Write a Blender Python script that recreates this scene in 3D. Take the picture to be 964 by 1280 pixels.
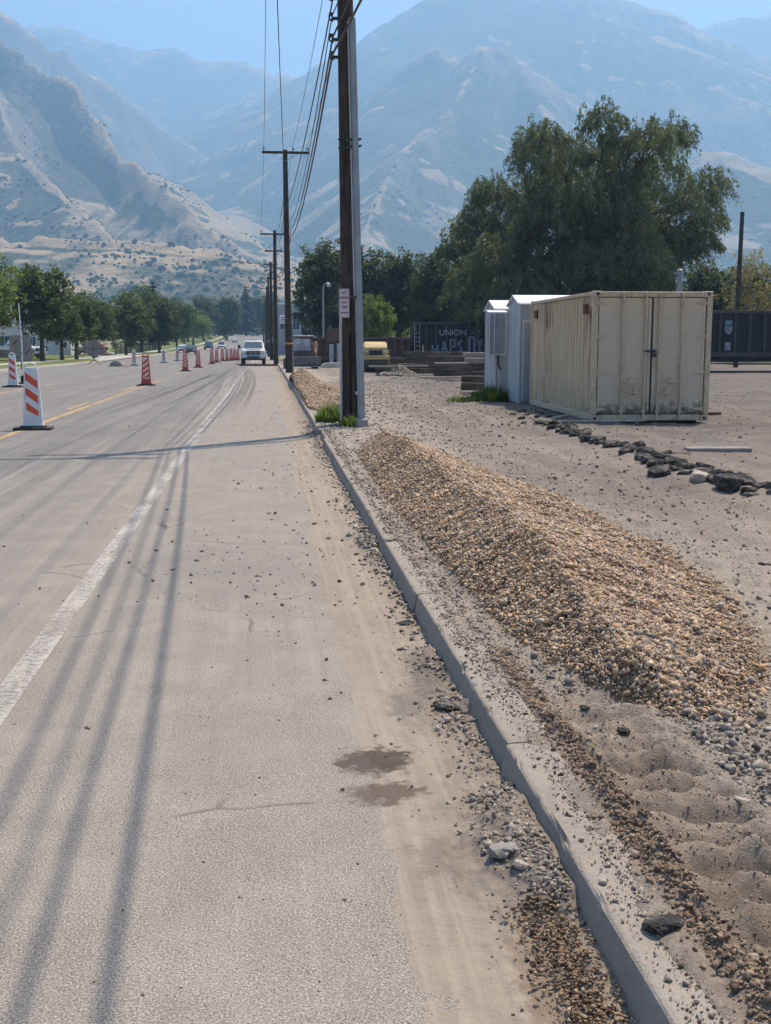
import bpy, bmesh, math, random
import numpy as np
from mathutils import Vector, Matrix, Euler

random.seed(7)
rng = np.random.default_rng(11)
R = math.radians
for o in list(bpy.data.objects):
    bpy.data.objects.remove(o)
scene = bpy.context.scene
COL = scene.collection

# ------------------------------------------------------------------ camera
cam_data = bpy.data.cameras.new('camera')
cam_data.sensor_fit = 'VERTICAL'
cam_data.sensor_height = 36.0
cam_data.lens = 36.0 * 1435.0 / 1280.0
cam_data.clip_start = 0.05
cam_data.clip_end = 40000.0
cam = bpy.data.objects.new('camera', cam_data)
cam.location = (0.0, 0.0, 1.7)
cam.rotation_euler = (R(90 - 8.482), 0.0, R(-5.903))
COL.objects.link(cam)
scene.camera = cam

# ------------------------------------------------------------------ sky, sun, exposure
SUN_ELEV, SUN_AZ = R(61), R(43)          # azimuth measured from +Y (along the road) towards +X
world = bpy.data.worlds.new('World')
scene.world = world
world.use_nodes = True
wn, wl = world.node_tree.nodes, world.node_tree.links
wn.clear()
sky_tex = wn.new('ShaderNodeTexSky')
sky_tex.sky_type = 'NISHITA'
sky_tex.sun_disc = False
sky_tex.sun_elevation = SUN_ELEV
sky_tex.sun_rotation = SUN_AZ
sky_tex.altitude = 1400.0
sky_tex.air_density = 1.0
sky_tex.dust_density = 6.0
sky_tex.ozone_density = 1.5
bg = wn.new('ShaderNodeBackground')
bg.inputs['Strength'].default_value = 0.115
wo = wn.new('ShaderNodeOutputWorld')
wl.new(sky_tex.outputs['Color'], bg.inputs['Color'])
wl.new(bg.outputs['Background'], wo.inputs['Surface'])

sun_data = bpy.data.lights.new('sun', 'SUN')
sun_data.energy = 5.0
sun_data.angle = R(0.53)
sun_data.color = (1.0, 0.87, 0.70)
sun = bpy.data.objects.new('sun', sun_data)
sdir = Vector((math.sin(SUN_AZ) * math.cos(SUN_ELEV), math.cos(SUN_AZ) * math.cos(SUN_ELEV), math.sin(SUN_ELEV)))
sun.rotation_euler = sdir.to_track_quat('Z', 'Y').to_euler()
sun.location = sdir * 60
COL.objects.link(sun)

scene.view_settings.view_transform = 'Standard'
scene.view_settings.look = 'None'
scene.view_settings.exposure = 0.77
scene.view_settings.gamma = 1.0
scene.render.engine = 'CYCLES'
scene.cycles.use_adaptive_sampling = True
scene.cycles.adaptive_threshold = 0.03
scene.cycles.use_denoising = True
scene.cycles.max_bounces = 6
scene.cycles.diffuse_bounces = 3
scene.cycles.volume_bounces = 2
scene.cycles.transparent_max_bounces = 8

# ------------------------------------------------------------------ helpers
def link(o, parent=None):
    COL.objects.link(o)
    if parent is not None:
        o.parent = parent
    return o

def thing(o, label, cat, group=None):
    o['label'] = label
    o['category'] = cat
    if group:
        o['group'] = group
    return o

def kind(o, k):
    o['kind'] = k
    return o

def empty(name, loc=(0, 0, 0), rz=0.0, label=None, cat=None, group=None):
    o = bpy.data.objects.new(name, None)
    o.empty_display_size = 0.2
    o.location = loc
    o.rotation_euler = (0, 0, rz)
    link(o)
    if label:
        thing(o, label, cat, group)
    return o

def copy_tree(o, parent=None):
    c = o.copy()
    COL.objects.link(c)
    if parent is not None:
        c.parent = parent
    for ch in list(o.children):
        copy_tree(ch, c)
    return c

def np_mesh(name, V, F, mats, parent=None, tint=None, smooth=False, midx=None):
    """V (n,3), F (m,3 or 4) -> one mesh object; tint is a per-vertex colour or mask that the material reads."""
    V = np.asarray(V, dtype=np.float32); F = np.asarray(F, dtype=np.int32)
    me = bpy.data.meshes.new(name)
    m, k = F.shape
    me.vertices.add(len(V)); me.vertices.foreach_set('co', V.ravel())
    me.loops.add(m * k); me.loops.foreach_set('vertex_index', F.ravel())
    me.polygons.add(m)
    me.polygons.foreach_set('loop_start', np.arange(0, m * k, k, dtype=np.int32))
    me.polygons.foreach_set('loop_total', np.full(m, k, dtype=np.int32))
    if midx is not None:
        me.polygons.foreach_set('material_index', np.asarray(midx, dtype=np.int32))
    if smooth:
        me.polygons.foreach_set('use_smooth', np.ones(m, dtype=bool))
    me.update(calc_edges=True)
    if tint is not None:
        a = me.color_attributes.new('tint', 'FLOAT_COLOR', 'POINT')
        t = np.ones((len(V), 4), dtype=np.float32); t[:, :3] = tint
        a.data.foreach_set('color', t.ravel())
    for mt in (mats if isinstance(mats, (list, tuple)) else [mats]):
        me.materials.append(mt)
    return link(bpy.data.objects.new(name, me), parent)

class MB:
    """collects simple solids into one mesh"""
    def __init__(s):
        s.v, s.f, s.m = [], [], []
    def add(s, verts, faces, mat=0):
        b = len(s.v)
        s.v.extend([tuple(p) for p in verts])
        for f in faces:
            s.f.append(tuple(i + b for i in f)); s.m.append(mat)
        return s
    def box(s, x0, x1, y0, y1, z0, z1, mat=0, M=None):
        P = [Vector(p) for p in ((x0,y0,z0),(x1,y0,z0),(x1,y1,z0),(x0,y1,z0),(x0,y0,z1),(x1,y0,z1),(x1,y1,z1),(x0,y1,z1))]
        if M is not None:
            P = [M @ p for p in P]
        return s.add(P, [(0,3,2,1),(4,5,6,7),(0,1,5,4),(1,2,6,5),(2,3,7,6),(3,0,4,7)], mat)
    def cbox(s, c, d, rz=0.0, mat=0, rx=0.0, ry=0.0):
        M = Matrix.Translation(c) @ Euler((rx, ry, rz)).to_matrix().to_4x4()
        return s.box(-d[0]/2, d[0]/2, -d[1]/2, d[1]/2, -d[2]/2, d[2]/2, mat, M)
    def tube(s, pts, rad, n=8, mat=0, cap=True):
        pts = [Vector(p) for p in pts]
        if not hasattr(rad, '__len__'):
            rad = [rad] * len(pts)
        rings = []
        prev = None
        for i, p in enumerate(pts):
            t = (pts[min(i+1, len(pts)-1)] - pts[max(i-1, 0)]).normalized()
            if prev is None:
                a = Vector((1,0,0)) if abs(t.x) < 0.8 else Vector((0,1,0))
                u = t.cross(a).normalized()
            else:
                u = (prev - t * prev.dot(t)).normalized()
            prev = u
            w = t.cross(u)
            rings.append([p + (u*math.cos(2*math.pi*k/n) + w*math.sin(2*math.pi*k/n))*rad[i] for k in range(n)])
        V = [q for r_ in rings for q in r_]
        F = []
        for i in range(len(pts)-1):
            for k in range(n):
                F.append((i*n+k, i*n+(k+1)%n, (i+1)*n+(k+1)%n, (i+1)*n+k))
        if cap:
            F.append(tuple(range(n-1, -1, -1)))
            F.append(tuple((len(pts)-1)*n+k for k in range(n)))
        return s.add(V, F, mat)
    def prism(s, prof, a0, a1, axis='x', mat=0):
        """profile (closed, list of 2D) swept along an axis: x -> (y,z), y -> (x,z), z -> (x,y)"""
        def p3(q, a):
            return {'x': (a, q[0], q[1]), 'y': (q[0], a, q[1]), 'z': (q[0], q[1], a)}[axis]
        n = len(prof)
        V = [p3(q, a0) for q in prof] + [p3(q, a1) for q in prof]
        F = [(i, (i+1)%n, n+(i+1)%n, n+i) for i in range(n)] + [tuple(range(n-1,-1,-1)), tuple(range(n, 2*n))]
        return s.add(V, F, mat)
    def disc(s, c, r, w, axis='x', n=20, mat=0):
        c = Vector(c); d = {'x': Vector((1,0,0)), 'y': Vector((0,1,0)), 'z': Vector((0,0,1))}[axis]
        return s.tube([c - d*w/2, c + d*w/2], r, n, mat)
    def build(s, name, mats, parent=None, bevel=0.0, smooth=False, seg=1):
        me = bpy.data.meshes.new(name)
        me.from_pydata(s.v, [], s.f)
        for mt in (mats if isinstance(mats, (list, tuple)) else [mats]):
            me.materials.append(mt)
        me.polygons.foreach_set('material_index', s.m)
        bm = bmesh.new(); bm.from_mesh(me)
        bmesh.ops.recalc_face_normals(bm, faces=bm.faces)
        if bevel > 0:
            eds = [e for e in bm.edges if len(e.link_faces) == 2 and e.calc_face_angle(0) > 0.6]
            bmesh.ops.bevel(bm, geom=eds, offset=bevel, segments=seg, affect='EDGES', clamp_overlap=True)
        if smooth:
            for f in bm.faces: f.smooth = True
            for e in bm.edges:
                if len(e.link_faces) == 2 and e.calc_face_angle(0) > 0.7: e.smooth = False
        bm.to_mesh(me); bm.free(); me.update()
        return link(bpy.data.objects.new(name, me), parent)

def text_mesh(o, mat):
    """turn a lettering curve into a plain mesh object with the same name and place"""
    bpy.context.view_layer.update()
    me = bpy.data.meshes.new_from_object(o.evaluated_get(bpy.context.evaluated_depsgraph_get()))
    me.materials.clear(); me.materials.append(mat)
    n = bpy.data.objects.new('lettering', me); COL.objects.link(n); n.parent = o.parent
    n.location = o.location; n.rotation_euler = o.rotation_euler; n.scale = o.scale
    cu = o.data; bpy.data.objects.remove(o); bpy.data.curves.remove(cu)
    return n

# numpy value noise
def _h(ix, iy, seed):
    n = (ix.astype(np.int64) * 374761393 + iy.astype(np.int64) * 668265263 + seed * 974634511) & 0x7fffffff
    n = ((n ^ (n >> 13)) * 1274126177) & 0x7fffffff
    n = n ^ (n >> 16)
    return (n & 0xffff) / 65535.0
def vnoise(x, y, seed=0):
    x = np.asarray(x, float); y = np.asarray(y, float)
    ix = np.floor(x); iy = np.floor(y)
    fx = x - ix; fy = y - iy
    fx = fx*fx*fx*(fx*(fx*6-15)+10); fy = fy*fy*fy*(fy*(fy*6-15)+10)
    a = _h(ix, iy, seed); b = _h(ix+1, iy, seed); c = _h(ix, iy+1, seed); d = _h(ix+1, iy+1, seed)
    return (a*(1-fx)+b*fx)*(1-fy) + (c*(1-fx)+d*fx)*fy - 0.5
def fbm(x, y, octv=4, seed=0, gain=0.5):
    s = 0.0; a = 1.0
    for i in range(octv):
        s = s + a*vnoise(np.asarray(x)*2**i + 13.7*i, np.asarray(y)*2**i - 7.1*i, seed+i); a *= gain
    return s
def sstep(a, b, x):
    t = np.clip((np.asarray(x, float)-a)/(b-a), 0, 1); return t*t*(3-2*t)

# ------------------------------------------------------------------ procedural materials
def new_mat(name):
    m = bpy.data.materials.new(name); m.use_nodes = True
    nt = m.node_tree; nt.nodes.clear()
    out = nt.nodes.new('ShaderNodeOutputMaterial')
    return m, nt, out
class NT:
    """tiny node builder"""
    def __init__(s, name):
        s.m, s.t, s.out = new_mat(name)
        s.n, s.l = s.t.nodes, s.t.links
    def node(s, typ, **kw):
        n = s.n.new(typ)
        for k, v in kw.items(): setattr(n, k, v)
        return n
    def set(s, sock, v):
        if hasattr(v, 'is_linked') or isinstance(v, bpy.types.NodeSocket): s.l.new(v, sock)
        elif isinstance(v, (tuple, list)) and len(v) == 3 and sock.type == 'RGBA': sock.default_value = (*v, 1)
        else: sock.default_value = v
    def pos(s):
        return s.node('ShaderNodeNewGeometry').outputs['Position']
    def obj(s):
        return s.node('ShaderNodeTexCoord').outputs['Object']
    def scale(s, vec, sc):
        n = s.node('ShaderNodeMapping'); s.l.new(vec, n.inputs['Vector'])
        n.inputs['Scale'].default_value = sc if hasattr(sc, '__len__') else (sc, sc, sc)
        return n.outputs['Vector']
    def noise(s, vec, sc, det=4, rough=0.55, dist=0.0):
        n = s.node('ShaderNodeTexNoise'); s.l.new(vec, n.inputs['Vector'])
        n.inputs['Scale'].default_value = sc; n.inputs['Detail'].default_value = det
        n.inputs['Roughness'].default_value = rough; n.inputs['Distortion'].default_value = dist
        return n.outputs['Fac']
    def voro(s, vec, sc, out='Distance', feat='F1'):
        n = s.node('ShaderNodeTexVoronoi', feature=feat); s.l.new(vec, n.inputs['Vector'])
        n.inputs['Scale'].default_value = sc
        return n.outputs[out]
    def ramp(s, fac, stops):
        n = s.node('ShaderNodeValToRGB'); s.l.new(fac, n.inputs['Fac'])
        cr = n.color_ramp
        while len(cr.elements) < len(stops): cr.elements.new(0.5)
        for e, (p, c) in zip(cr.elements, stops):
            e.position = p; e.color = (*c, 1) if hasattr(c, '__len__') else (c, c, c, 1)
        return n.outputs['Color']
    def mix(s, fac, a, b, blend='MIX'):
        n = s.node('ShaderNodeMix', data_type='RGBA', blend_type=blend)
        s.set(n.inputs[0], fac); s.set(n.inputs[6], a); s.set(n.inputs[7], b)
        return n.outputs[2]
    def math(s, op, a, b=0.0, c=0.0, clamp=False):
        n = s.node('ShaderNodeMath', operation=op, use_clamp=clamp)
        s.set(n.inputs[0], a); s.set(n.inputs[1], b); s.set(n.inputs[2], c)
        return n.outputs[0]
    def range(s, v, a, b, c=0.0, d=1.0):
        n = s.node('ShaderNodeMapRange', interpolation_type='SMOOTHSTEP')
        s.set(n.inputs[0], v); n.inputs[1].default_value = a; n.inputs[2].default_value = b
        n.inputs[3].default_value = c; n.inputs[4].default_value = d
        return n.outputs[0]
    def xyz(s, v):
        n = s.node('ShaderNodeSeparateXYZ'); s.l.new(v, n.inputs[0]); return n.outputs
    def attr(s, name):
        return s.node('ShaderNodeAttribute', attribute_name=name).outputs['Color']
    def bump(s, h, strength=0.5, dist=0.01, prev=None):
        n = s.node('ShaderNodeBump'); s.l.new(h, n.inputs['Height'])
        n.inputs['Strength'].default_value = strength; n.inputs['Distance'].default_value = dist
        if prev is not None: s.l.new(prev, n.inputs['Normal'])
        return n.outputs['Normal']
    def finish(s, color, rough=0.8, metal=0.0, normal=None, spec=0.3, alpha=None):
        p = s.node('ShaderNodeBsdfPrincipled')
        s.set(p.inputs['Base Color'], color); s.set(p.inputs['Roughness'], rough); s.set(p.inputs['Metallic'], metal)
        p.inputs['Specular IOR Level'].default_value = spec
        if normal is not None: s.l.new(normal, p.inputs['Normal'])
        if alpha is not None: s.set(p.inputs['Alpha'], alpha)
        s.l.new(p.outputs[0], s.out.inputs['Surface'])
        return s.m

_cache = {}
def paint(name, col, rough=0.5, metal=0.0, var=0.18, sc=3.0, dirt=(0.22, 0.18, 0.14), dirt_amt=0.25, bump=0.0, spec=0.4):
    """weathered paint / metal / plastic: colour varied by noise, with patches of dust"""
    if name in _cache: return _cache[name]
    b = NT(name); v = b.obj()
    n1 = b.noise(v, sc, 5, 0.6); n2 = b.noise(v, sc*6.3, 4, 0.65)
    dark = tuple(c*(1-var) for c in col); lite = tuple(min(1, c*(1+var)) for c in col)
    c = b.mix(b.range(n1, 0.3, 0.7), dark, lite)
    c = b.mix(b.math('MULTIPLY', b.range(n2, 0.45, 0.75), dirt_amt), c, dirt)
    nrm = b.bump(n2, bump, 0.01) if bump > 0 else None
    _cache[name] = b.finish(c, b.range(n2, 0.2, 0.8, rough-0.08, min(1, rough+0.1)), metal, nrm, spec)
    return _cache[name]

# ------------------------------------------------------------------ the lie of the land
_n = [(-60,0),(35,0),(60,-.08),(100,-.28),(150,-.38),(200,-.35),(260,-.15),(370,.67),(460,2.),(560,3.85),(650,5.),(760,5.3),(1000,5.),(1300,5)]
_ty = np.arange(-60, 1301.0)
_tz = np.convolve(np.pad(np.interp(_ty, *zip(*_n)), 12, mode='edge'), np.ones(25)/25, 'valid')
def zr(Y):
    """height of the road surface along the street"""
    return np.interp(Y, _ty, _tz)

CURB_X0, CURB_X1, CURB_H = 0.885, 1.09, 0.145
EDGE_L = -15.5

def grid_mesh(name, X, Y, Z, mats, smooth=True, tint=None):
    ny, nx = X.shape
    V = np.stack([X.ravel(), Y.ravel(), Z.ravel()], 1)
    i = np.arange(ny-1)[:, None]*nx + np.arange(nx-1)[None, :]
    F = np.stack([i, i+1, i+nx+1, i+nx], -1).reshape(-1, 4)
    return np_mesh(name, V, F, mats, smooth=smooth, tint=tint)

# ---- materials of the ground
def make_dirt():
    b = NT('dry_dirt'); p = b.pos(); x, y, z = b.xyz(p)
    big = b.noise(p, 0.55, 5, 0.6); mid = b.noise(p, 3.1, 6, 0.65); fine = b.noise(p, 34, 5, 0.7)
    peb = b.voro(p, 55); peb2 = b.noise(p, 60, 3, 0.7)
    c = b.mix(b.range(big, 0.32, 0.68), (0.27, 0.226, 0.186), (0.36, 0.303, 0.25))
    c = b.mix(b.range(mid, 0.42, 0.72), c, (0.24, 0.20, 0.17))
    c = b.mix(b.math('MULTIPLY', b.range(fine, 0.42, 0.62), 0.8), c, (0.43, 0.37, 0.31))
    pv = peb2
    c = b.mix(b.math('MULTIPLY', b.range(pv, 0.56, 0.66), 0.8), c, (0.115, 0.098, 0.084))
    c = b.mix(b.math('MULTIPLY', b.range(pv, 0.40, 0.30), 0.5), c, (0.43, 0.37, 0.31))
    # brown, freshly turned soil pressed by tracks beside the curb, in the nearest metres
    wob = b.math('ADD', x, b.range(mid, 0, 1, -0.12, 0.12))
    trk = b.math('MULTIPLY', b.range(wob, 1.0, 1.16), b.range(wob, 1.62, 1.4))
    trk = b.math('MULTIPLY', trk, b.range(y, 5.2, 3.6))
    trk = b.math('MULTIPLY', trk, b.range(fine, 0.25, 0.6, 0.35, 1.0))
    c = b.mix(b.math('MULTIPLY', trk, .85), c, b.mix(b.range(mid, .35, .65), (0.25, 0.19, 0.14), (0.35, 0.275, 0.21)))
    # grey, driven-on part of the yard
    grey = b.math('MULTIPLY', b.range(x, 1.9, 3.4), b.range(y, 6, 13))
    c = b.mix(b.math('MULTIPLY', grey, b.range(b.noise(b.scale(p, (1.6, .22, 1)), 1.0, 5, .65), .35, .6, .45, .85)), c, (0.17, 0.145, 0.125))
    # black cinder ballast about the rail yard further back
    yard = b.math('MULTIPLY', b.range(x, 4.0, 6.0), b.range(y, 12, 22))
    yard = b.math('MULTIPLY', yard, b.range(b.noise(b.scale(p, (.25, 1, 1)), 0.9, 5, 0.65), 0.38, 0.58, 0.5, 1.0))
    c = b.mix(b.math('MULTIPLY', yard, 0.85), c, (0.115, 0.10, 0.092))
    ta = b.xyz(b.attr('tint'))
    c = b.mix(ta[0], c, b.mix(b.range(fine, .3, .7), (0.22, 0.16, 0.105), (0.36, 0.27, 0.18)))
    c = b.mix(b.math('MULTIPLY', ta[1], .6), c, (0.16, 0.112, 0.078))  # painted shade: soil colour darkened between the cleat ridges
    fin2 = b.noise(p, 120, 5, 0.75)
    h = b.math('ADD', b.math('MULTIPLY', fine, 0.35), b.math('MULTIPLY', fin2, 0.5))
    h = b.math('ADD', h, b.math('MULTIPLY', mid, 0.8))
    return b.finish(c, 0.95, 0, b.bump(h, 1.0, 0.026), 0.15)
M_dirt = make_dirt()

def make_ground_far():
    b = NT('valley_ground'); p = b.pos()
    n1 = b.noise(p, 0.03, 5, 0.6); n2 = b.noise(p, 0.5, 5, 0.6)
    c = b.mix(b.range(n1, 0.4, 0.62), (0.29, 0.235, 0.165), (0.13, 0.14, 0.07))
    c = b.mix(b.range(n2, 0.4, 0.7), c, (0.23, 0.2, 0.16))
    return b.finish(c, 0.95, 0, b.bump(n2, 0.5, 0.1), 0.1)
M_ground = make_ground_far()

def make_asphalt():
    b = NT('dusty_asphalt'); p = b.pos(); x, y, z = b.xyz(p)
    big = b.noise(p, 0.4, 5, 0.6); mid = b.noise(p, 2.3, 5, 0.6)
    lng = b.noise(b.scale(p, (1.6, 0.06, 1)), 2.0, 4, 0.55)
    fine = b.noise(p, 95, 3, 0.7); agg = b.voro(p, 120); _u = 0
    # lane asphalt (grey) and the dust-covered shoulder (beige)
    lane = b.mix(b.range(lng, 0.3, 0.7), (0.105, 0.101, 0.099), (0.165, 0.157, 0.149))
    dust = b.mix(b.range(mid, 0.35, 0.7), (0.222, 0.194, 0.166), (0.285, 0.247, 0.209))
    wob = b.math('ADD', x, b.range(lng, 0, 1, -1.1, 1.1))
    near = b.range(y, 26, 3.0, 0.0, 2.2)
    f = b.range(b.math('ADD', wob, near), -2.6, -0.6, 0.06, 1.0)
    c = b.mix(f, lane, dust)
    c = b.mix(b.math('MULTIPLY', b.range(big, 0.48, 0.66), 0.5), c, (0.205, 0.183, 0.162))
    sw = b.noise(b.scale(p, (5, 0.12, 1)), 2.0, 5, 0.65)
    c = b.mix(b.math('MULTIPLY', b.range(sw, 0.52, 0.68), 0.4), c, (0.33, 0.288, 0.244))
    c = b.mix(b.math('MULTIPLY', b.range(sw, 0.46, 0.32), 0.4), c, (0.16, 0.145, 0.13))
    # exposed aggregate: dark pits and pale chips
    sp = b.noise(p, 150, 3, 0.7); sp2 = b.noise(p, 70, 4, 0.7); gr = b.xyz(b.voro(p, 210, 'Color'))[0]
    pat = b.range(b.noise(p, 0.9, 5, 0.7), .36, .62, .3, 1.0); c = b.mix(b.math('MULTIPLY', b.range(gr, .62, 1.0, 0, .62), pat), c, (0.08, 0.071, 0.066)); c = b.mix(b.math('MULTIPLY', b.range(gr, .36, 0, 0, .5), pat), c, (0.43, 0.385, 0.345))
    c = b.mix(b.math('MULTIPLY', b.range(sp, 0.50, 0.34), 0.95), c, (0.075, 0.068, 0.065))
    c = b.mix(b.math('MULTIPLY', b.range(sp, 0.54, 0.66), 0.8), c, (0.52, 0.46, 0.41))
    c = b.mix(b.math('MULTIPLY', b.range(sp2, 0.66, 0.74), 0.8), c, (0.075, 0.068, 0.064))
    # fine hairline cracks
    w = b.node('ShaderNodeTexNoise'); b.l.new(p, w.inputs['Vector']); w.inputs['Scale'].default_value = 1.3
    wv = b.node('ShaderNodeMixRGB') if False else None
    crack = b.voro(b.mix(0.25, p, w.outputs['Color']), 0.55, 'Distance', 'DISTANCE_TO_EDGE')
    cm = b.math('MULTIPLY', b.range(crack, 0.008, 0.001), b.range(mid, 0.48, 0.6))
    c = b.mix(b.math('MULTIPLY', cm, 0.55), c, (0.07, 0.065, 0.06))
    # oil-dark wheel paths worn in the lanes
    for wx in (-3.75, -2.2, -7.6, -6.0, -11.3, -9.9):
        d = b.math('ABSOLUTE', b.math('SUBTRACT', b.math('ADD', x, b.range(mid, 0, 1, -.15, .15)), wx))
        c = b.mix(b.range(d, 0.5, 0.1, 0.0, 0.22), c, (0.12, 0.118, 0.12))
    # damp / oily stain patches near the gutter
    def stain(cx, cy, rx, ry, amt, col, c):
        dx = b.math('DIVIDE', b.math('SUBTRACT', x, cx), rx); dy = b.math('DIVIDE', b.math('SUBTRACT', y, cy), ry)
        d = b.math('SQRT', b.math('ADD', b.math('MULTIPLY', dx, dx), b.math('MULTIPLY', dy, dy)))
        d = b.math('ADD', d, b.range(b.noise(p, 16, 5, 0.75), 0, 1, -0.75, 0.75))
        return b.mix(b.math('MULTIPLY', b.range(d, 1.05, 0.55), amt), c, col)
    c = stain(0.42, 4.47, 0.19, 0.17, 0.95, (0.075, 0.06, 0.05), c)
    c = stain(0.43, 4.13, 0.18, 0.13, 0.85, (0.095, 0.07, 0.056), c)
    c = stain(0.53, 3.53, 0.11, 0.16, 0.45, (0.15, 0.125, 0.105), c)
    c = stain(0.62, 5.15, 0.12, 0.25, 0.5, (0.14, 0.12, 0.105), c)
    c = stain(-0.35, 8.6, 0.9, 1.2, 0.35, (0.17, 0.155, 0.14), c)
    h = b.math('ADD', b.math('MULTIPLY', fine, 0.6), b.math('MULTIPLY', agg, -0.8))
    return b.finish(c, 0.85, 0, b.bump(h, 0.45, 0.005), 0.25)
M_asphalt = make_asphalt()

def make_concrete(name, c0, c1, dusty=0.5):
    b = NT(name); p = b.pos()
    n1 = b.noise(p, 2.2, 5, 0.6); n2 = b.noise(p, 26, 5, 0.7); v = b.voro(p, 90)
    c = b.mix(b.range(n1, 0.35, 0.7), c0, c1)
    c = b.mix(b.math('MULTIPLY', b.range(n2, 0.42, 0.62), dusty), c, (0.30, 0.25, 0.205))
    c = b.mix(b.math('MULTIPLY', b.range(v, 0.1, 0.0), 0.5), c, (0.12, 0.11, 0.10))
    return b.finish(c, 0.9, 0, b.bump(b.math('ADD', n2, b.math('MULTIPLY', v, 0.5)), 0.5, 0.008), 0.2)
M_curb = make_concrete('curb_concrete', (0.235, 0.208, 0.182), (0.29, 0.26, 0.225), .75)
M_walk = make_concrete('sidewalk_concrete', (0.36, 0.345, 0.31), (0.47, 0.45, 0.41), 0.3)

def make_gutter():
    b = NT('gutter_dust'); p = b.pos(); x, y, z = b.xyz(p)
    n1 = b.noise(p, 1.7, 5, 0.6); n2 = b.noise(p, 30, 5, 0.7); pb = b.noise(p, 85, 3, 0.7)
    lng = b.noise(b.scale(p, (26, 0.35, 1)), 1.0, 3, 0.5)
    c = b.mix(b.range(n1, 0.35, 0.7), (0.285, 0.235, 0.188), (0.24, 0.2, 0.163))
    c = b.mix(b.range(lng, 0.42, 0.68, 0, 0.5), c, (0.36, 0.305, 0.248))
    c = b.mix(b.math('MULTIPLY', b.range(n2, 0.5, 0.75), 0.5), c, (0.22, 0.185, 0.155))
    pv = pb
    c = b.mix(b.math('MULTIPLY', b.range(pv, 0.62, 0.72), 0.6), c, (0.14, 0.12, 0.105))
    def stain(cx, cy, rx, ry, amt, col, c):
        dx = b.math('DIVIDE', b.math('SUBTRACT', x, cx), rx); dy = b.math('DIVIDE', b.math('SUBTRACT', y, cy), ry)
        d = b.math('SQRT', b.math('ADD', b.math('MULTIPLY', dx, dx), b.math('MULTIPLY', dy, dy)))
        d = b.math('ADD', d, b.range(b.noise(p, 16, 5, 0.75), 0, 1, -0.75, 0.75))
        return b.mix(b.math('MULTIPLY', b.range(d, 1.05, 0.55), amt), c, col)
    c = stain(0.42, 4.47, 0.19, 0.17, 0.95, (0.075, 0.06, 0.05), c)
    c = stain(0.43, 4.13, 0.18, 0.13, 0.85, (0.095, 0.07, 0.056), c)
    c = stain(0.55, 3.53, 0.11, 0.16, 0.5, (0.15, 0.125, 0.105), c)
    c = stain(0.64, 5.15, 0.12, 0.25, 0.55, (0.14, 0.12, 0.105), c)
    c = b.mix(b.math('MULTIPLY', b.xyz(b.attr('tint'))[0], .85), c, b.mix(b.range(n2, .35, .65), (0.125, 0.10, 0.082), (0.235, 0.195, 0.16)))
    c = stain(0.78, 5.6, 0.10, 0.5, 0.7, (0.12, 0.105, 0.09), c)
    c = stain(0.74, 2.75, 0.12, 0.45, 0.65, (0.17, 0.12, 0.085), c)
    return b.finish(c, 0.95, 0, b.bump(b.math('ADD', n2, b.math('MULTIPLY', pv, 0.25)), 0.7, 0.012), 0.15)
M_gutter = make_gutter()

def tinted(name, rough=0.9, bump=0.4, sc=30):
    b = NT(name); p = b.pos()
    n = b.noise(p, sc, 4, 0.65)
    c = b.mix(b.range(n, 0.3, 0.75, 0.0, 0.25), b.attr('tint'), (0.2, 0.17, 0.14))
    return b.finish(c, rough, 0, b.bump(n, bump, 0.01), 0.2)
M_stone = tinted('stone_tinted')

def make_marking(name, col, wear=0.5):
    b = NT(name); p = b.pos()
    n1 = b.noise(p, 1.4, 5, 0.65); n2 = b.noise(p, 32, 4, 0.75); n3 = b.noise(b.scale(p, (3, 0.5, 1)), 3, 3, .6)
    w = b.math('ADD', b.math('MULTIPLY', n2, 0.6), b.math('MULTIPLY', n1, 0.5))
    a = b.range(w, wear+0.16, wear-0.08, 0.12, 0.92)
    c = b.mix(b.range(n3, 0.4, 0.65), col, tuple(q*0.78 for q in col))
    return b.finish(c, 0.8, 0, None, 0.2, a)
M_white = make_marking('worn_white_paint', (0.44, 0.405, 0.365), 0.56)
M_yellow = make_marking('worn_yellow_paint', (0.47, 0.33, 0.17), 0.60)

# ---- ground: one sheet to the foot of the hills
def ground():
    ys = np.concatenate([np.arange(-40, 120, 4.0), np.arange(120, 760, 10.0)])
    xs = np.concatenate([np.arange(-420, -40, 20.0), np.arange(-40, -16, 4.0), [EDGE_L-0.3, EDGE_L+0.1], np.arange(-14, 1.0, 4.8),
                         [0.55, 1.0], np.arange(2, 40, 4.0), np.arange(40, 460, 20.0)])
    xs = np.unique(np.round(xs, 3))
    X, Y = np.meshgrid(xs, ys)
    Z = zr(Y) + 0.0
    road = (X > EDGE_L-0.01) & (X < 1.0)
    Z = np.where(road, Z-0.09, Z)
    Z = np.where(X <= EDGE_L-0.25, Z+0.10+0.02*np.clip(-X-24, 0, 30), Z)
    Z = np.where(X >= 1.0, Z-0.02, Z)
    Z = np.where((X >= 1.0) & (X < 37) & (Y < 96), Z-0.22, Z)
    return kind(grid_mesh('ground', X, Y, Z, M_ground), 'structure')
ground()

# ---- road sheet
def road():
    ys = np.concatenate([np.arange(-8, 40, 1.0), np.arange(40, 760, 4.0)])
    xs = np.array([EDGE_L, -12, -8.6, -4.6, -1.25, 0.3, 0.6])
    X, Y = np.meshgrid(xs, ys)
    return kind(grid_mesh('road', X, Y, zr(Y), M_asphalt), 'structure')
road()

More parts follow.
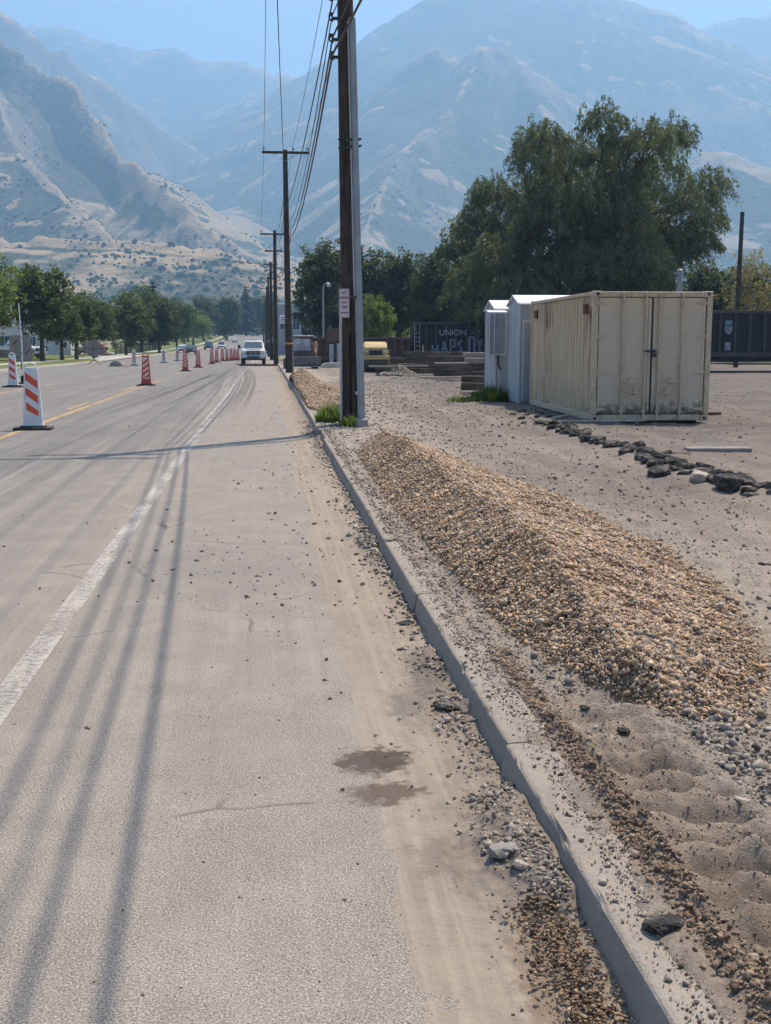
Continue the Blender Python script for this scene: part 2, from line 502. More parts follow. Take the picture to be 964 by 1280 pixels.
def strip(name, x0, x1, y0, y1, mat, dz=0.004, curve=None, step=2.0):
    n = max(2, int((y1-y0)/step)+1)
    ys = np.linspace(y0, y1, n)
    cx = (lambda y: 0.0) if curve is None else curve
    L = np.array([[x0+cx(y), y, zr(y)+dz] for y in ys]); Rr = np.array([[x1+cx(y), y, zr(y)+dz] for y in ys])
    V = np.concatenate([L, Rr]); i = np.arange(n-1)
    F = np.stack([i, i+n, i+n+1, i+1], 1)
    return kind(np_mesh(name, V, F, mat), 'structure')
strip('edge_line', -1.34, -1.20, -6, 560, M_white)
strip('centre_line', -4.74, -4.60, -4, 52, M_yellow)
for k in range(12):
    strip('dashed_line', -5.03, -4.91, 18.0+k*11.6-5.0*(k < 0), 21.6+k*11.6, M_yellow)
strip('turn_lane_line', -8.84, -8.70, 8, 44.5, M_yellow)
for k in range(8):
    strip('dashed_line', -8.6, -8.48, 46+k*11.6, 50+k*11.6, M_yellow)
for k in range(9):
    strip('lane_dash', -12.2, -12.07, 40+k*12, 43.2+k*12, M_white)
strip('centre_line', -4.70, -4.58, 190, 600, M_yellow, step=6)

# ---- tyre marks: thin dark rubber curves from vehicles swerving round the works
def make_rubber():
    b = NT('tyre_rubber_mark'); p = b.pos()
    n = b.noise(b.scale(p, (8, 1.2, 1)), 3, 4, 0.6); n2 = b.noise(p, 60, 3, 0.7)
    a = b.math('MULTIPLY', b.range(n, 0.3, 0.7, 0.10, 0.42), b.range(n2, 0.25, 0.6, 0.5, 1.0))
    yy = b.xyz(p)[1]
    a = b.math('MULTIPLY', a, b.math('MULTIPLY', b.range(yy, 22, 40), b.range(yy, 90, 62)))
    return b.finish((0.06, 0.058, 0.06), 0.85, 0, None, 0.2, a)
M_rubber = make_rubber()
def skid(xa, xb, xm, y0, y1, w):
    def cv(y):
        t = (y-y0)/(y1-y0)
        return (1-t)**2*xa + 2*t*(1-t)*xm + t*t*xb
    kind(strip('tyre_mark', -w/2, w/2, y0, y1, M_rubber, 0.007, cv, 1.0), 'structure')
skid(-1.05, -1.75, -0.45, 26, 84, 0.17); skid(-0.92, -1.5, -0.25, 24, 84, 0.14); skid(-0.72, -1.28, -0.05, 23, 82, 0.15)
skid(-2.7, -2.5, -1.9, 30, 84, 0.16); skid(-3.5, -3.2, -2.6, 30, 80, 0.16)
skid(-4.2, -2.2, -3.9, 19, 68, 0.12); skid(-4.0, -2.6, -3.2, 20, 66, 0.10)

# ---- right-hand curb: cast sections with joints, its outer edge lost in dirt
curb = kind(empty('curb'), 'structure')
def curb_section(y0, y1, jx):
    prof = [(CURB_X0, -0.1), (CURB_X0+0.002, 0.0), (CURB_X0+0.026, CURB_H-0.022), (CURB_X0+0.030, CURB_H-0.009), (CURB_X0+0.037, CURB_H-0.003), (CURB_X0+0.048, CURB_H),
            (CURB_X1, CURB_H+0.004), (CURB_X1, -0.1)]
    n = max(2, int((y1-y0)/0.045)) if y1 < 14 else max(2, int((y1-y0)/0.6))
    V, F = [], []
    ys = np.linspace(y0+0.007, y1-0.007, n+1)
    k = len(prof)
    for i, y in enumerate(ys):
        e = 0.007 if i in (0, n) else 0.0
        for j, (px, pz) in enumerate(prof):
            chip = 0.035*max(0.0, float(fbm(y*9.3+j*.15, 4.2, 3, 5))-0.24) if 2 <= j <= 4 else 0.0
            wv = 0.002*float(vnoise(y*2.1, 1.7, 9))
            V.append((px + jx + chip + wv + (e if j < 6 else 0), y, zr(y) + pz - chip - (e if j > 3 and j < 7 else 0)))
    for i in range(n):
        for j in range(k-1):
            F.append((i*k+j, i*k+j+1, (i+1)*k+j+1, (i+1)*k+j))
    for i in (0, n):
        F.append(tuple(range(i*k, i*k+k)))
    mb = MB(); mb.add(V, F); mb.build('curb_section', M_curb, curb)
cy = [-3.0, 1.15, 4.25, 6.95, 9.9, 12.9, 16.0, 18.6, 20.4, 22.9, 25.9, 29.0]
while cy[-1] < 150: cy.append(cy[-1] + 3.05)
for a, b_ in zip(cy[:-1], cy[1:]):
    curb_section(a, b_, random.uniform(-0.008, 0.008) + (0.03 if 18.5 < a < 20.3 else 0))

# ---- gutter: concrete pan buried in dust, with heaps of spoil against the curb
def gutter_heap(X, Y):
    t = np.clip((X-0.42)/(CURB_X0-0.42), 0, 1.1)
    heap = np.interp(Y, [0, 1.9, 2.35, 2.6, 3.05, 3.35, 3.55, 3.85, 4.1, 4.6, 5.0, 5.25, 5.5, 5.8, 6.2, 7, 8.6, 9.4, 10.2, 14, 17, 19, 20, 40, 90],
                     [.05, .06, .045, .02, .055, .135, .14, .09, .035, .04, .075, .04, .06, .035, .025, .02, .03, .06, .03, .02, .04, .035, .05, .04, .04])
    hn = 0.8 + 0.7*fbm(X*6, Y*4, 3, 31) + 0.22*fbm(X*26, Y*24, 2, 33)
    return np.minimum(heap*np.clip(hn, 0.2, 1.25)*t**1.5, 0.085)
def gutter():
    ys = 1.2*np.exp(np.linspace(0, math.log(150/1.2), 950))
    xs = np.concatenate([np.linspace(0.30, 0.55, 18), np.linspace(0.565, 0.93, 44)])
    X, Y = np.meshgrid(xs, ys)
    edge = sstep(0.30, 0.46, X + 0.05*fbm(Y*0.9, X*0+2, 3, 3))
    fade = 1/(1+(Y/14)**2)
    Z = zr(Y) - 0.004 + edge*(0.008) + gutter_heap(X, Y) + edge*0.012*fade*(fbm(X*9, Y*7, 4, 21)+0.1) + edge*0.006*fade*fbm(X*45, Y*45, 2, 22)
    hm = np.clip((gutter_heap(X, Y)-.008)/.03, 0, 1)
    return kind(grid_mesh('gutter', X, Y, Z, M_gutter, True, np.stack([hm, hm*0, hm*0], -1).reshape(-1, 3)), 'structure')
gutter()

# ---- worked dirt beside the curb
def pile_h(X, Y):
    """the long windrow of road gravel and the small heap by the pole"""
    Yp = [4.3, 4.9, 5.8, 7.0, 8.6, 11.0, 13.5, 15.5, 16.8, 17.6]
    xl = np.interp(Y, Yp, [1.70, 1.42, 1.26, 1.20, 1.17, 1.15, 1.16, 1.20, 1.35, 1.75])
    xr = np.interp(Y, Yp, [2.00, 2.45, 2.72, 3.00, 3.10, 3.00, 2.80, 2.55, 2.35, 1.95])
    xc = np.interp(Y, Yp, [1.80, 1.60, 1.60, 1.65, 1.68, 1.66, 1.62, 1.60, 1.68, 1.78])
    hc = np.interp(Y, Yp, [0.0, 0.14, 0.29, 0.38, 0.40, 0.38, 0.37, 0.34, 0.21, 0.0])
    hc = hc*(1+0.35*fbm(Y*0.8, Y*0+1, 2, 71))
    l = np.clip((X-xl)/(xc-xl), 0, 1); r_ = np.clip((xr-X)/(xr-xc), 0, 1)
    r_ = 0.45*r_+0.55*r_**2.4
    t = np.minimum(l, r_)
    h1 = hc*np.where(t > 0, t*(1.0-0.06*t) + 0.05*np.sin(X*9+Y*3)*t*(1-t), 0)
    h1 = h1 + 0.03*np.clip(t*4, 0, 1)*fbm(X*3.5, Y*3.5, 3, 72)
    d2 = ((X-1.62)/0.95)**2 + ((Y-33)/9.5)**2
    d2b = ((X-1.35)/0.75)**2 + ((Y-43)/7.0)**2
    h2 = 0.34*np.clip(1-np.sqrt(d2), 0, 1)
    h3 = 0.58*np.clip(1-np.sqrt(d2b), 0, 1)
    return np.maximum(np.maximum(h1, h2), h3)
def dirt_h(X, Y):
    z = 0.137 + 0.055*fbm(X*0.8, Y*0.6, 3, 41)*np.clip((X-1.1)*2, 0, 1)
    near = 1/(1+(Y/16)**2)
    lump = fbm(X*6, Y*6, 4, 43)
    z = z + 0.05*fbm(X*1.9, Y*1.1, 4, 61)*np.clip((X-1.15)*2, 0, 1)*sstep(70, 40, Y)
    # broad tyre lugs pressed into the haul track
    lug = np.exp(-((X-3.35-.1*np.sin(Y*.3))/.2)**2)+np.exp(-((X-4.5-.12*np.sin(Y*.3))/.22)**2)
    z = z - .03*lug*np.clip(np.sin((Y+.5*np.abs(X-3.9))*2*np.pi/.42)*1.6, -.4, 1)*sstep(5, 7, Y)*sstep(34, 22, Y)*(.6+fbm(X*2, Y*1.5, 2, 62))
    z = z + near*0.05*lump*np.clip((X-1.12)*5, 0.0, 1) + near*0.03*np.abs(fbm(X*17, Y*17, 4, 45))*np.clip((X-1.08)*8, 0, 1)
    # dust thrown over the curb top
    over = np.clip(1-np.abs(X-1.07)/0.11, 0, 1)
    z = z + over*(0.010+0.030*np.clip(fbm(X*5, Y*3.2, 4, 46)+0.12, -.3, 1)+0.012*fbm(X*28, Y*28, 3, 52))
    # track cleat marks beside the curb and on the right
    cl = sstep(1.18, 1.26, X)*sstep(1.64, 1.54, X)*sstep(5.2, 4.0, Y)
    ph = (Y + 0.18*(X-1.4) + 0.03*fbm(X*3, Y*2, 2, 47))/0.205
    z = z - cl*0.05 + cl*0.092*np.abs(np.sin(np.pi*ph))**1.3*(0.8+.6*fbm(X*7, Y*5, 3, 48))
    z = z + cl*(0.008*fbm(X*30, Y*30, 4, 63)+0.006*fbm(X*9, Y*11, 3, 64))
    z = z + 0.05*sstep(1.06, 1.15, X)*sstep(1.26, 1.18, X)*sstep(5.0, 4.2, Y)*(0.5+1.2*fbm(X*14, Y*12, 3, 49))
    c2 = sstep(2.05, 2.12, X)*sstep(2.75, 2.6, X)*sstep(4.6, 4.2, Y)
    ph2 = (Y - 0.12*X)/0.19
    z = z - c2*0.03 + c2*0.055*np.abs(np.sin(np.pi*ph2))**1.25
    c3 = sstep(1.5, 1.6, X)*sstep(2.3, 2.1, X)*sstep(2.55, 2.3, Y)
    z = z + c3*0.06*np.abs(np.sin(np.pi*(Y-0.1*X)/0.21))**2.5
    # ruts of the haul track between pile and rubble row
    for rx in (3.5, 4.25):
        z = z - 0.035*np.exp(-((X-rx-0.15*np.sin(Y*0.25))/0.16)**2)*sstep(5, 8, Y)*sstep(34, 24, Y)
    # yard sinks slightly towards the rails
    z = z - 0.08*sstep(5.2, 8, X)
    z = z + 0.16*np.exp(-((X-5.6)/0.9)**2 - ((Y-46)/5)**2)
    # low bank under the rubble row
    xr = np.interp(Y, [8, 11.3, 12.5, 15, 17, 19.4, 24], [5.6, 5.2, 4.9, 5.05, 5.05, 5.1, 5.4])
    z = z + 0.06*np.exp(-((X-xr)/0.28)**2)*sstep(6, 9, Y)*sstep(26, 20, Y)
    return z
def ground_z(X, Y):
    """top of the dirt and gravel at a point"""
    X = np.asarray(X, float); Y = np.asarray(Y, float)
    return zr(Y) + dirt_h(X, Y) + pile_h(X, Y)
def dirt_yard():
    ys = 1.25*np.exp(np.linspace(0, math.log(97/1.25), 760))
    xs = np.concatenate([np.arange(0.95, 1.7, 0.0135), np.arange(1.7, 3.3, 0.024), 3.3*np.exp(np.linspace(0, math.log(38/3.3), 150))])
    X, Y = np.meshgrid(xs, ys)
    Z = zr(Y) + dirt_h(X, Y) + pile_h(X, Y)*0.98 - 0.012*(pile_h(X, Y) > 0.02)
    e0 = 0.97+0.05*(fbm(Y*2.1, Y*0+3, 3, 57)+.1)+0.012*vnoise(Y*17, X*9, 58)
    Z = Z - (1-sstep(e0, e0+.022, X))*0.03
    Z = Z - 0.5*sstep(36.5, 38, X) - 0.3*sstep(94, 97, Y)
    pm = np.clip(pile_h(X, Y)/.03, 0, 1)
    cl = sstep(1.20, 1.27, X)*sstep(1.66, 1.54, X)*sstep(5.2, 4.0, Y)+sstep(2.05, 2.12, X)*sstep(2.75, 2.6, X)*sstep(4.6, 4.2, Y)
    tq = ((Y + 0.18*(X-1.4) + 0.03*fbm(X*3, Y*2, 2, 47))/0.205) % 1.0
    tr = cl*np.clip(1-np.minimum(tq, 1-tq)/.16, 0, 1)  # mask of the troughs where shade is put into the colour
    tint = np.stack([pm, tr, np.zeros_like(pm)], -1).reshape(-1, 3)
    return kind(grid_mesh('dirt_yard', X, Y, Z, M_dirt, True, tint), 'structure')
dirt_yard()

# ---- loose stones (real geometry, past counting): cheap angular pebbles
_oct_v = np.array([[1,0,0],[-1,0,0],[0,1,0],[0,-1,0],[0,0,1],[0,0,-1]], float)
_oct_f = np.array([[0,2,4],[2,1,4],[1,3,4],[3,0,4],[2,0,5],[1,2,5],[3,1,5],[0,3,5]])
_t = (1+5**.5)/2
_ico_v = np.array([[-1,_t,0],[1,_t,0],[-1,-_t,0],[1,-_t,0],[0,-1,_t],[0,1,_t],[0,-1,-_t],[0,1,-_t],[_t,0,-1],[_t,0,1],[-_t,0,-1],[-_t,0,1]])/math.sqrt(1+_t*_t)
_ico_f = np.array([[0,11,5],[0,5,1],[0,1,7],[0,7,10],[0,10,11],[1,5,9],[5,11,4],[11,10,2],[10,7,6],[7,1,8],[3,9,4],[3,4,2],[3,2,6],[3,6,8],[3,8,9],[4,9,5],[2,4,11],[6,2,10],[8,6,7],[9,8,1]])
_box_v = np.array([[x,y,z] for z in (-1,1) for y in (-1,1) for x in (-1,1)], float)*.72
_box_f = np.array([[0,2,3],[0,3,1],[4,5,7],[4,7,6],[0,1,5],[0,5,4],[2,6,7],[2,7,3],[0,4,6],[0,6,2],[1,3,7],[1,7,5]])
def rand_rot(n):
    q = rng.normal(size=(n, 4)); q /= np.linalg.norm(q, axis=1)[:, None]
    w, x, y, z = q.T
    return np.stack([np.stack([1-2*(y*y+z*z), 2*(x*y-z*w), 2*(x*z+y*w)], -1),
                     np.stack([2*(x*y+z*w), 1-2*(x*x+z*z), 2*(y*z-x*w)], -1),
                     np.stack([2*(x*z-y*w), 2*(y*z+x*w), 1-2*(x*x+y*y)], -1)], 1)
def stones(name, P, S, tint, ico='block', flat=0.65, mat=None, parent=None, jit=0.28):
    n = len(P)
    bv, bf = {True: (_ico_v, _ico_f), False: (_oct_v, _oct_f), 'block': (_box_v, _box_f)}[ico]
    k = len(bv)
    sc = S[:, None, None]*np.stack([rng.uniform(.8, 1.3, n), rng.uniform(.6, 1.0, n), rng.uniform(.4, .8, n)], -1)[:, None, :]
    V = (bv[None]*(1+rng.uniform(-jit, jit, (n, k, 1))) + rng.uniform(-.5*jit, .5*jit, (n, k, 3)))*sc
    V = np.einsum('nij,nkj->nki', rand_rot(n), V)
    V[:, :, 2] *= flat/0.65
    V = V + P[:, None, :]
    F = (bf[None] + (np.arange(n)*k)[:, None, None]).reshape(-1, 3)
    T = np.repeat(tint, k, axis=0)
    return np_mesh(name, V.reshape(-1, 3), F, mat or M_stone, parent, tint=T)
def palette(n, cols, var=0.15):
    cols = np.array(cols); c = cols[rng.integers(0, len(cols), n)]
    return c*rng.uniform(1-var, 1+var, (n, 1))*rng.uniform(0.96, 1.04, (n, 3))
TAN = [(0.33,0.235,0.15),(0.29,0.205,0.13),(0.36,0.265,0.175),(0.30,0.23,0.165),(0.25,0.19,0.14),(0.34,0.255,0.175),(0.21,0.165,0.13),(0.34,0.215,0.115),(0.27,0.215,0.17),(0.23,0.17,0.12),(0.40,0.31,0.22)]
GREY = [(0.30,0.26,0.22),(0.36,0.31,0.26),(0.25,0.215,0.19),(0.33,0.29,0.25),(0.20,0.175,0.155),(0.40,0.35,0.30)]
DARK = [(0.10,0.088,0.078),(0.14,0.12,0.105),(0.17,0.145,0.125),(0.08,0.072,0.066),(0.2,0.17,0.14)]

def scatter(n, fx, fy):
    return fx(n), fy(n)
def gravel_pile():
    # sample area by rejection, denser close by
    N = 380000
    Y = 4.2*np.exp(rng.uniform(0, math.log(17.8/4.2), N)); X = rng.uniform(1.05, 3.25, N)
    h = pile_h(X, Y)
    keep = (h > 0.012) & (rng.random(N) < 0.6*np.clip(h/.075, .12, 1))
    X, Y, h = X[keep], Y[keep], h[keep]
    n = len(X)
    S = np.clip(rng.lognormal(math.log(0.0049), 0.52, n), 0.0026, 0.021)*np.clip(0.85+Y/30, 0.95, 1.35)
    toe = np.clip(1-h/0.2, 0, 1)
    S *= 1+0.35*toe*rng.random(n)
    Z = ground_z(X, Y) + S*0.12
    kind(stones('gravel_pile', np.stack([X, Y, Z], 1), S, palette(n, TAN, .16)*np.array([1.36, 1.34, 1.36]), jit=.3), 'stuff')
    # big cobbles rolled to the toe
    m = 500
    Y2 = 4.2*np.exp(rng.uniform(0, math.log(17/4.2), m)); X2 = rng.uniform(1.1, 3.2, m); h2 = pile_h(X2, Y2)
    k2 = (h2 < 0.2) & (h2 > 0.005); X2, Y2 = X2[k2], Y2[k2]
    S2 = rng.uniform(0.012, 0.026, len(X2))
    kind(stones('gravel_cobbles', np.stack([X2, Y2, ground_z(X2, Y2)+S2*0.25], 1), S2, palette(len(X2), TAN[:4]+GREY[:3])), 'stuff')
    # the second heap beyond the pole
    m = 16000
    X3 = rng.uniform(0.98, 2.7, m); Y3 = rng.uniform(23, 50, m); h3 = pile_h(X3, Y3)
    k3 = h3 > 0.02; X3, Y3 = X3[k3], Y3[k3]
    S3 = rng.uniform(0.022, 0.05, len(X3))
    kind(stones('gravel_heap', np.stack([X3, Y3, ground_z(X3, Y3)+S3*.2], 1), S3, palette(len(X3), TAN)), 'stuff')
gravel_pile()

def dirt_pebbles():
    N = 40000
    Y = 1.9*np.exp(rng.uniform(0, math.log(46/1.9), N)); X = 1.07+rng.exponential(0.16, N)*np.clip(Y, 2, 40)
    ok = (X < 18) & (pile_h(X, Y) < 0.015) & ~((X < 1.64) & (Y < 4.8) & (rng.random(N) < .93)); X, Y = X[ok], Y[ok]
    n = len(X)
    S = np.clip(rng.lognormal(math.log(0.0014), 0.6, n), 0.0008, 0.0075)*np.clip(Y, 2.4, 40)**0.8
    S = np.minimum(S*np.clip(1.1-Y/26, .55, 1), 0.035)
    col = np.where((rng.random(n) < 0.06)[:, None], palette(n, DARK), palette(n, GREY)*.85)
    kind(stones('dirt_pebbles', np.stack([X, Y, ground_z(X, Y)+S*0.15], 1), S, col), 'stuff')
    # dark clods: a belt of crumbly spoil beside the track marks, and a moist strip along the curb's back
    m = 8000
    Y = rng.uniform(2.0, 5.6, m); X = 1.145 + 0.032*rng.normal(size=m)
    S = np.clip(rng.lognormal(math.log(0.0040), 0.5, m), 0.0018, 0.014)
    kind(stones('dirt_clods', np.stack([X, Y, ground_z(X, Y)+S*.3], 1), S, palette(m, [(0.19,0.13,0.09),(0.24,0.165,0.115),(0.14,0.10,0.075),(0.27,0.2,0.14)])), 'stuff')
    m = 7000
    Y = 2.1*np.exp(rng.uniform(0, math.log(5.2/2.1), m)); X = rng.uniform(1.16, 1.72, m)
    S = np.clip(rng.lognormal(math.log(0.0019), 0.55, m), 0.001, 0.006)
    kind(stones('soil_crumbs', np.stack([X, Y, ground_z(X, Y)+S*.15], 1), S, palette(m, [(0.24,0.17,0.12),(0.32,0.235,0.165),(0.18,0.13,0.095),(0.36,0.28,0.21)])), 'stuff')
    # crumbs along the ragged edge where the dirt laps over the curb
    m = 7000
    Y = 2.0*np.exp(rng.uniform(0, math.log(22/2.0), m)); X = 1.035+.035*rng.normal(size=m)
    S = np.clip(rng.lognormal(math.log(0.0021), 0.6, m), 0.0011, 0.010)*np.clip(Y/5, .9, 2)
    kind(stones('edge_crumbs', np.stack([X, Y, zr(Y)+CURB_H+.004+S*.3], 1), S, palette(m, GREY+DARK[2:])*np.array([1.05, .98, .92])), 'stuff')
    m = 2600
    t = rng.random(m); Y = 2.2 + 3.0*t; X = 1.66 + 0.03*(Y-2.2) + np.abs(0.26*rng.normal(size=m))-.06
    S = np.clip(rng.lognormal(math.log(0.0058), 0.65, m), 0.0025, 0.026)
    kind(stones('spoil_stones', np.stack([X, Y, ground_z(X, Y)+S*.3], 1), S, palette(m, GREY+DARK[2:])), 'stuff')
dirt_pebbles()

def road_crumbs():
    N = 9000
    Y = 1.7*np.exp(rng.uniform(0, math.log(40/1.7), N)); X = rng.uniform(-4.2, 0.75, N)
    band = np.exp(-((Y-8.6)/1.3)**2)*np.exp(-((X+0.15)/0.75)**2)
    right = 0.25*sstep(-1.0, 0.6, X)
    ok = rng.random(N) < 0.05*np.exp(-np.clip(Y-9,0,99)/8)+0.9*band+right; X, Y = X[ok], Y[ok]; n = len(X)
    S = np.clip(rng.lognormal(math.log(0.00085), 0.6, n), 0.0004, 0.0026)*np.clip(Y, 2.5, 9)
    zz = zr(Y) + np.where(X > 0.3, 0.006+gutter_heap(X, Y), 0)
    kind(stones('road_crumbs', np.stack([X, Y, zz+S*0.15], 1), S, palette(n, DARK+GREY[:3])), 'stuff')
    # debris in the gutter against the curb
    m = 16000
    Y = 1.9*np.exp(rng.uniform(0, math.log(24/1.9), m)); X = CURB_X0 - np.abs(rng.normal(size=m))*0.11
    hp = gutter_heap(X, Y)
    ok = rng.random(m) < np.clip((hp/0.06)**1.5, 0.03, 1); X, Y, hp = X[ok], Y[ok], hp[ok]; n = len(X)
    S = np.clip(rng.lognormal(math.log(0.0058), 0.5, n), 0.0025, 0.02)*np.clip(Y/5, 0.8, 1.6)
    col = palette(n, GREY+DARK)
    kind(stones('gutter_debris', np.stack([X, Y, zr(Y)+0.004+hp+S*.2], 1), S, col), 'stuff')
    # crumbs on top of the curb
    m = 5200
    Y = 1.9*np.exp(rng.uniform(0, math.log(20/1.9), m)); X = rng.uniform(CURB_X0+0.05, CURB_X1+0.05, m)
    ok = rng.random(m) < np.clip(0.25+1.6*fbm(X*2, Y*1.4, 2, 91)+(X-1.0)*3, 0.03, 1); X, Y = X[ok], Y[ok]; n = len(X)
    S = np.clip(rng.lognormal(math.log(0.0028), 0.6, n), 0.0013, 0.014)*np.clip(Y/5, 0.8, 2)
    kind(stones('curb_crumbs', np.stack([X, Y, zr(Y)+CURB_H+0.004+S*.2], 1), S, palette(n, GREY)), 'stuff')
    # brown wood mulch chips lying in the gutter close by
    m = 1500
    Y = rng.uniform(2.15, 3.15, m); X = 0.79+0.05*rng.normal(size=m)-0.03*(Y-2.6)
    ok = X < CURB_X0-0.005; X, Y = X[ok], Y[ok]; n = len(X)
    S = rng.uniform(0.004, 0.010, n)
    kind(stones('mulch_chips', np.stack([X, Y, zr(Y)+0.01+gutter_heap(X, Y)+rng.uniform(0, .02, n)], 1), S,
                palette(n, [(0.17,0.11,0.07),(0.24,0.16,0.10),(0.12,0.085,0.06),(0.33,0.25,0.17)]), False, 0.5, None, None, 0.6), 'stuff')
road_crumbs()

# ---- left side: curb, park strip, sidewalk
def left_side():
    def ribbon(name, xa, xb, za, zb, mat, y0=20, y1=620, step=5.0, k='structure'):
        ys = np.arange(y0, y1, step)
        X = np.stack([np.full_like(ys, xa), np.full_like(ys, xb)], 1); Y = np.stack([ys, ys], 1)
        Z = zr(Y) + np.stack([np.full_like(ys, za), np.full_like(ys, zb)], 1)
        return kind(grid_mesh(name, X, Y, Z, mat, False), k)
    mb = MB()
    ys = np.arange(20, 620, 3.0)
    for a, b_ in zip(ys[:-1], ys[1:]):
        za, zb = zr(a), zr(b_)
        V = [(EDGE_L, a, za-.05), (EDGE_L-.03, a, za+.14), (EDGE_L-.45, a, za+.15), (EDGE_L-.45, a, za-.05),
             (EDGE_L, b_-.015, zb-.05), (EDGE_L-.03, b_-.015, zb+.14), (EDGE_L-.45, b_-.015, zb+.15), (EDGE_L-.45, b_-.015, zb-.05)]
        mb.add(V, [(0,1,5,4),(1,2,6,5),(2,3,7,6),(0,3,2,1),(4,5,6,7)])
    kind(mb.build('opposite_curb', M_walk), 'structure')
    b = NT('lawn'); p = b.pos(); n = b.noise(p, 0.6, 5, .6); n2 = b.noise(p, 9, 4, .7)
    c = b.mix(b.range(n, .4, .65), (0.075, 0.115, 0.03), (0.16, 0.165, 0.055))
    c = b.mix(b.range(n2, .4, .7, 0, .5), c, (0.22, 0.19, 0.09))
    lawn = b.finish(c, .95, 0, b.bump(n2, .8, .05), .1)
    ribbon('lawn', EDGE_L-.45, EDGE_L-3.4, .145, .17, lawn)
    ribbon('sidewalk', EDGE_L-3.4, EDGE_L-5.0, .175, .18, M_walk)
    ribbon('front_lawn', EDGE_L-5.0, EDGE_L-16, .175, .5, lawn)
    # concrete driveway apron between the trees and the road
    mb = MB(); mb.box(EDGE_L-9, EDGE_L+0.02, 112, 158, -.25, -.165); kind(mb.build('driveway', M_walk), 'structure')
left_side()

# ------------------------------------------------------------------ mountains: crest lines surveyed in metres, slopes eroded into gullies
RIDGES = {
    'far_ridge': [(-2353,7600,1762), (-1871,7600,1960), (-1380,7500,1892), (-1197,7400,1880), (-1035,7400,1816), (-767,7300,1720), (-530,7300,1754), (-385,7200,1661), (-126,7200,1653), (61,7100,1558), (273,7100,1554), (620,7000,1423), (1000,7000,1295)],
    'left_ridge': [(-1572,4300,1301), (-1104,4300,1249), (-907,4350,1148), (-797,4400,1084), (-696,4450,1027), (-549,4500,930), (-416,4600,843), (-244,4700,732), (-94,4800,595)],
    'main': [(-790,6700,929), (-476,6400,1109), (-110,6100,1211), (207,5900,1276), (391,5700,1368), (646,5600,1507), (801,5500,1575), (1079,5500,1667), (1379,5500,1652), (1627,5500,1606), (1763,5500,1561), (1899,5500,1529), (2057,5500,1455), (2413,5500,1327), (3051,5500,1135)],
    'right_far': [(2487,7400,1786), (2690,7400,1926), (2922,7400,2019), (3232,7400,2056), (3954,7400,2144), (4770,7400,2187)],
    'spur': [(-417,4700,633), (-144,4500,714), (135,4300,782), (312,4150,827), (462,4000,904), (576,3950,969), (649,3900,916), (706,3850,950), (771,3850,947), (838,3850,904), (932,3850,854), (1041,3900,813), (1194,3950,764), (1440,4000,682), (1774,4000,588)],
    'spur_front': [(713,3820,928), (563,3450,690), (464,3250,581), (363,3050,494), (282,2800,367), (216,2550,236)],
    'spur_front_b': [(828,3800,882), (814,3300,596), (779,2900,390), (738,2600,245)],
    'cliff': [(-995,2900,811), (-702,2850,729), (-587,2800,685), (-545,2780,647), (-484,2750,593), (-411,2690,570), (-382,2600,507), (-325,2480,438), (-271,2330,353), (-189,2150,288), (-118,1980,220), (-49,1820,150), (-1,1680,90), (14,1560,42)],
    'cliff_front': [(-565,2600,546), (-452,2250,360), (-362,2050,269), (-273,1880,199), (-209,1740,135)],
    'knoll': [(-177,3300,257), (-99,3250,343), (-47,3250,329), (31,3200,208)],
    'bench': [(-509,1480,122), (-376,1470,121), (-259,1450,123), (-124,1430,118), (-43,1400,108), (4,1330,72)],
    'right_hill': [(807,2700,200), (953,2800,351), (1107,2900,473), (1159,2900,478), (1202,2850,447), (1296,2800,394), (1474,2700,317)],
}
#           slope, concavity, gully amplitude, gully spacing, crest raggedness
RSHAPE = {'far_ridge': (0.72, 1, 0.25, 420, 14), 'left_ridge': (1.15, 1, 0.26, 230, 22), 'main': (0.68, 1, 0.26, 330, 16),
          'right_far': (0.6, 1, 0.2, 400, 14), 'spur': (0.72, 1, 0.28, 230, 16), 'spur_front': (0.70, 1, 0.26, 150, 10),
          'spur_front_b': (0.70, 1, 0.26, 160, 10), 'cliff': (0.62, 1, 0.18, 140, 18), 'cliff_front': (0.52, 1, 0.25, 120, 7),
          'knoll': (0.5, 1, 0.2, 150, 6), 'right_hill': (0.5, 1, 0.26, 160, 8), 'bench': (0.34, 1, 0.14, 110, 5)}
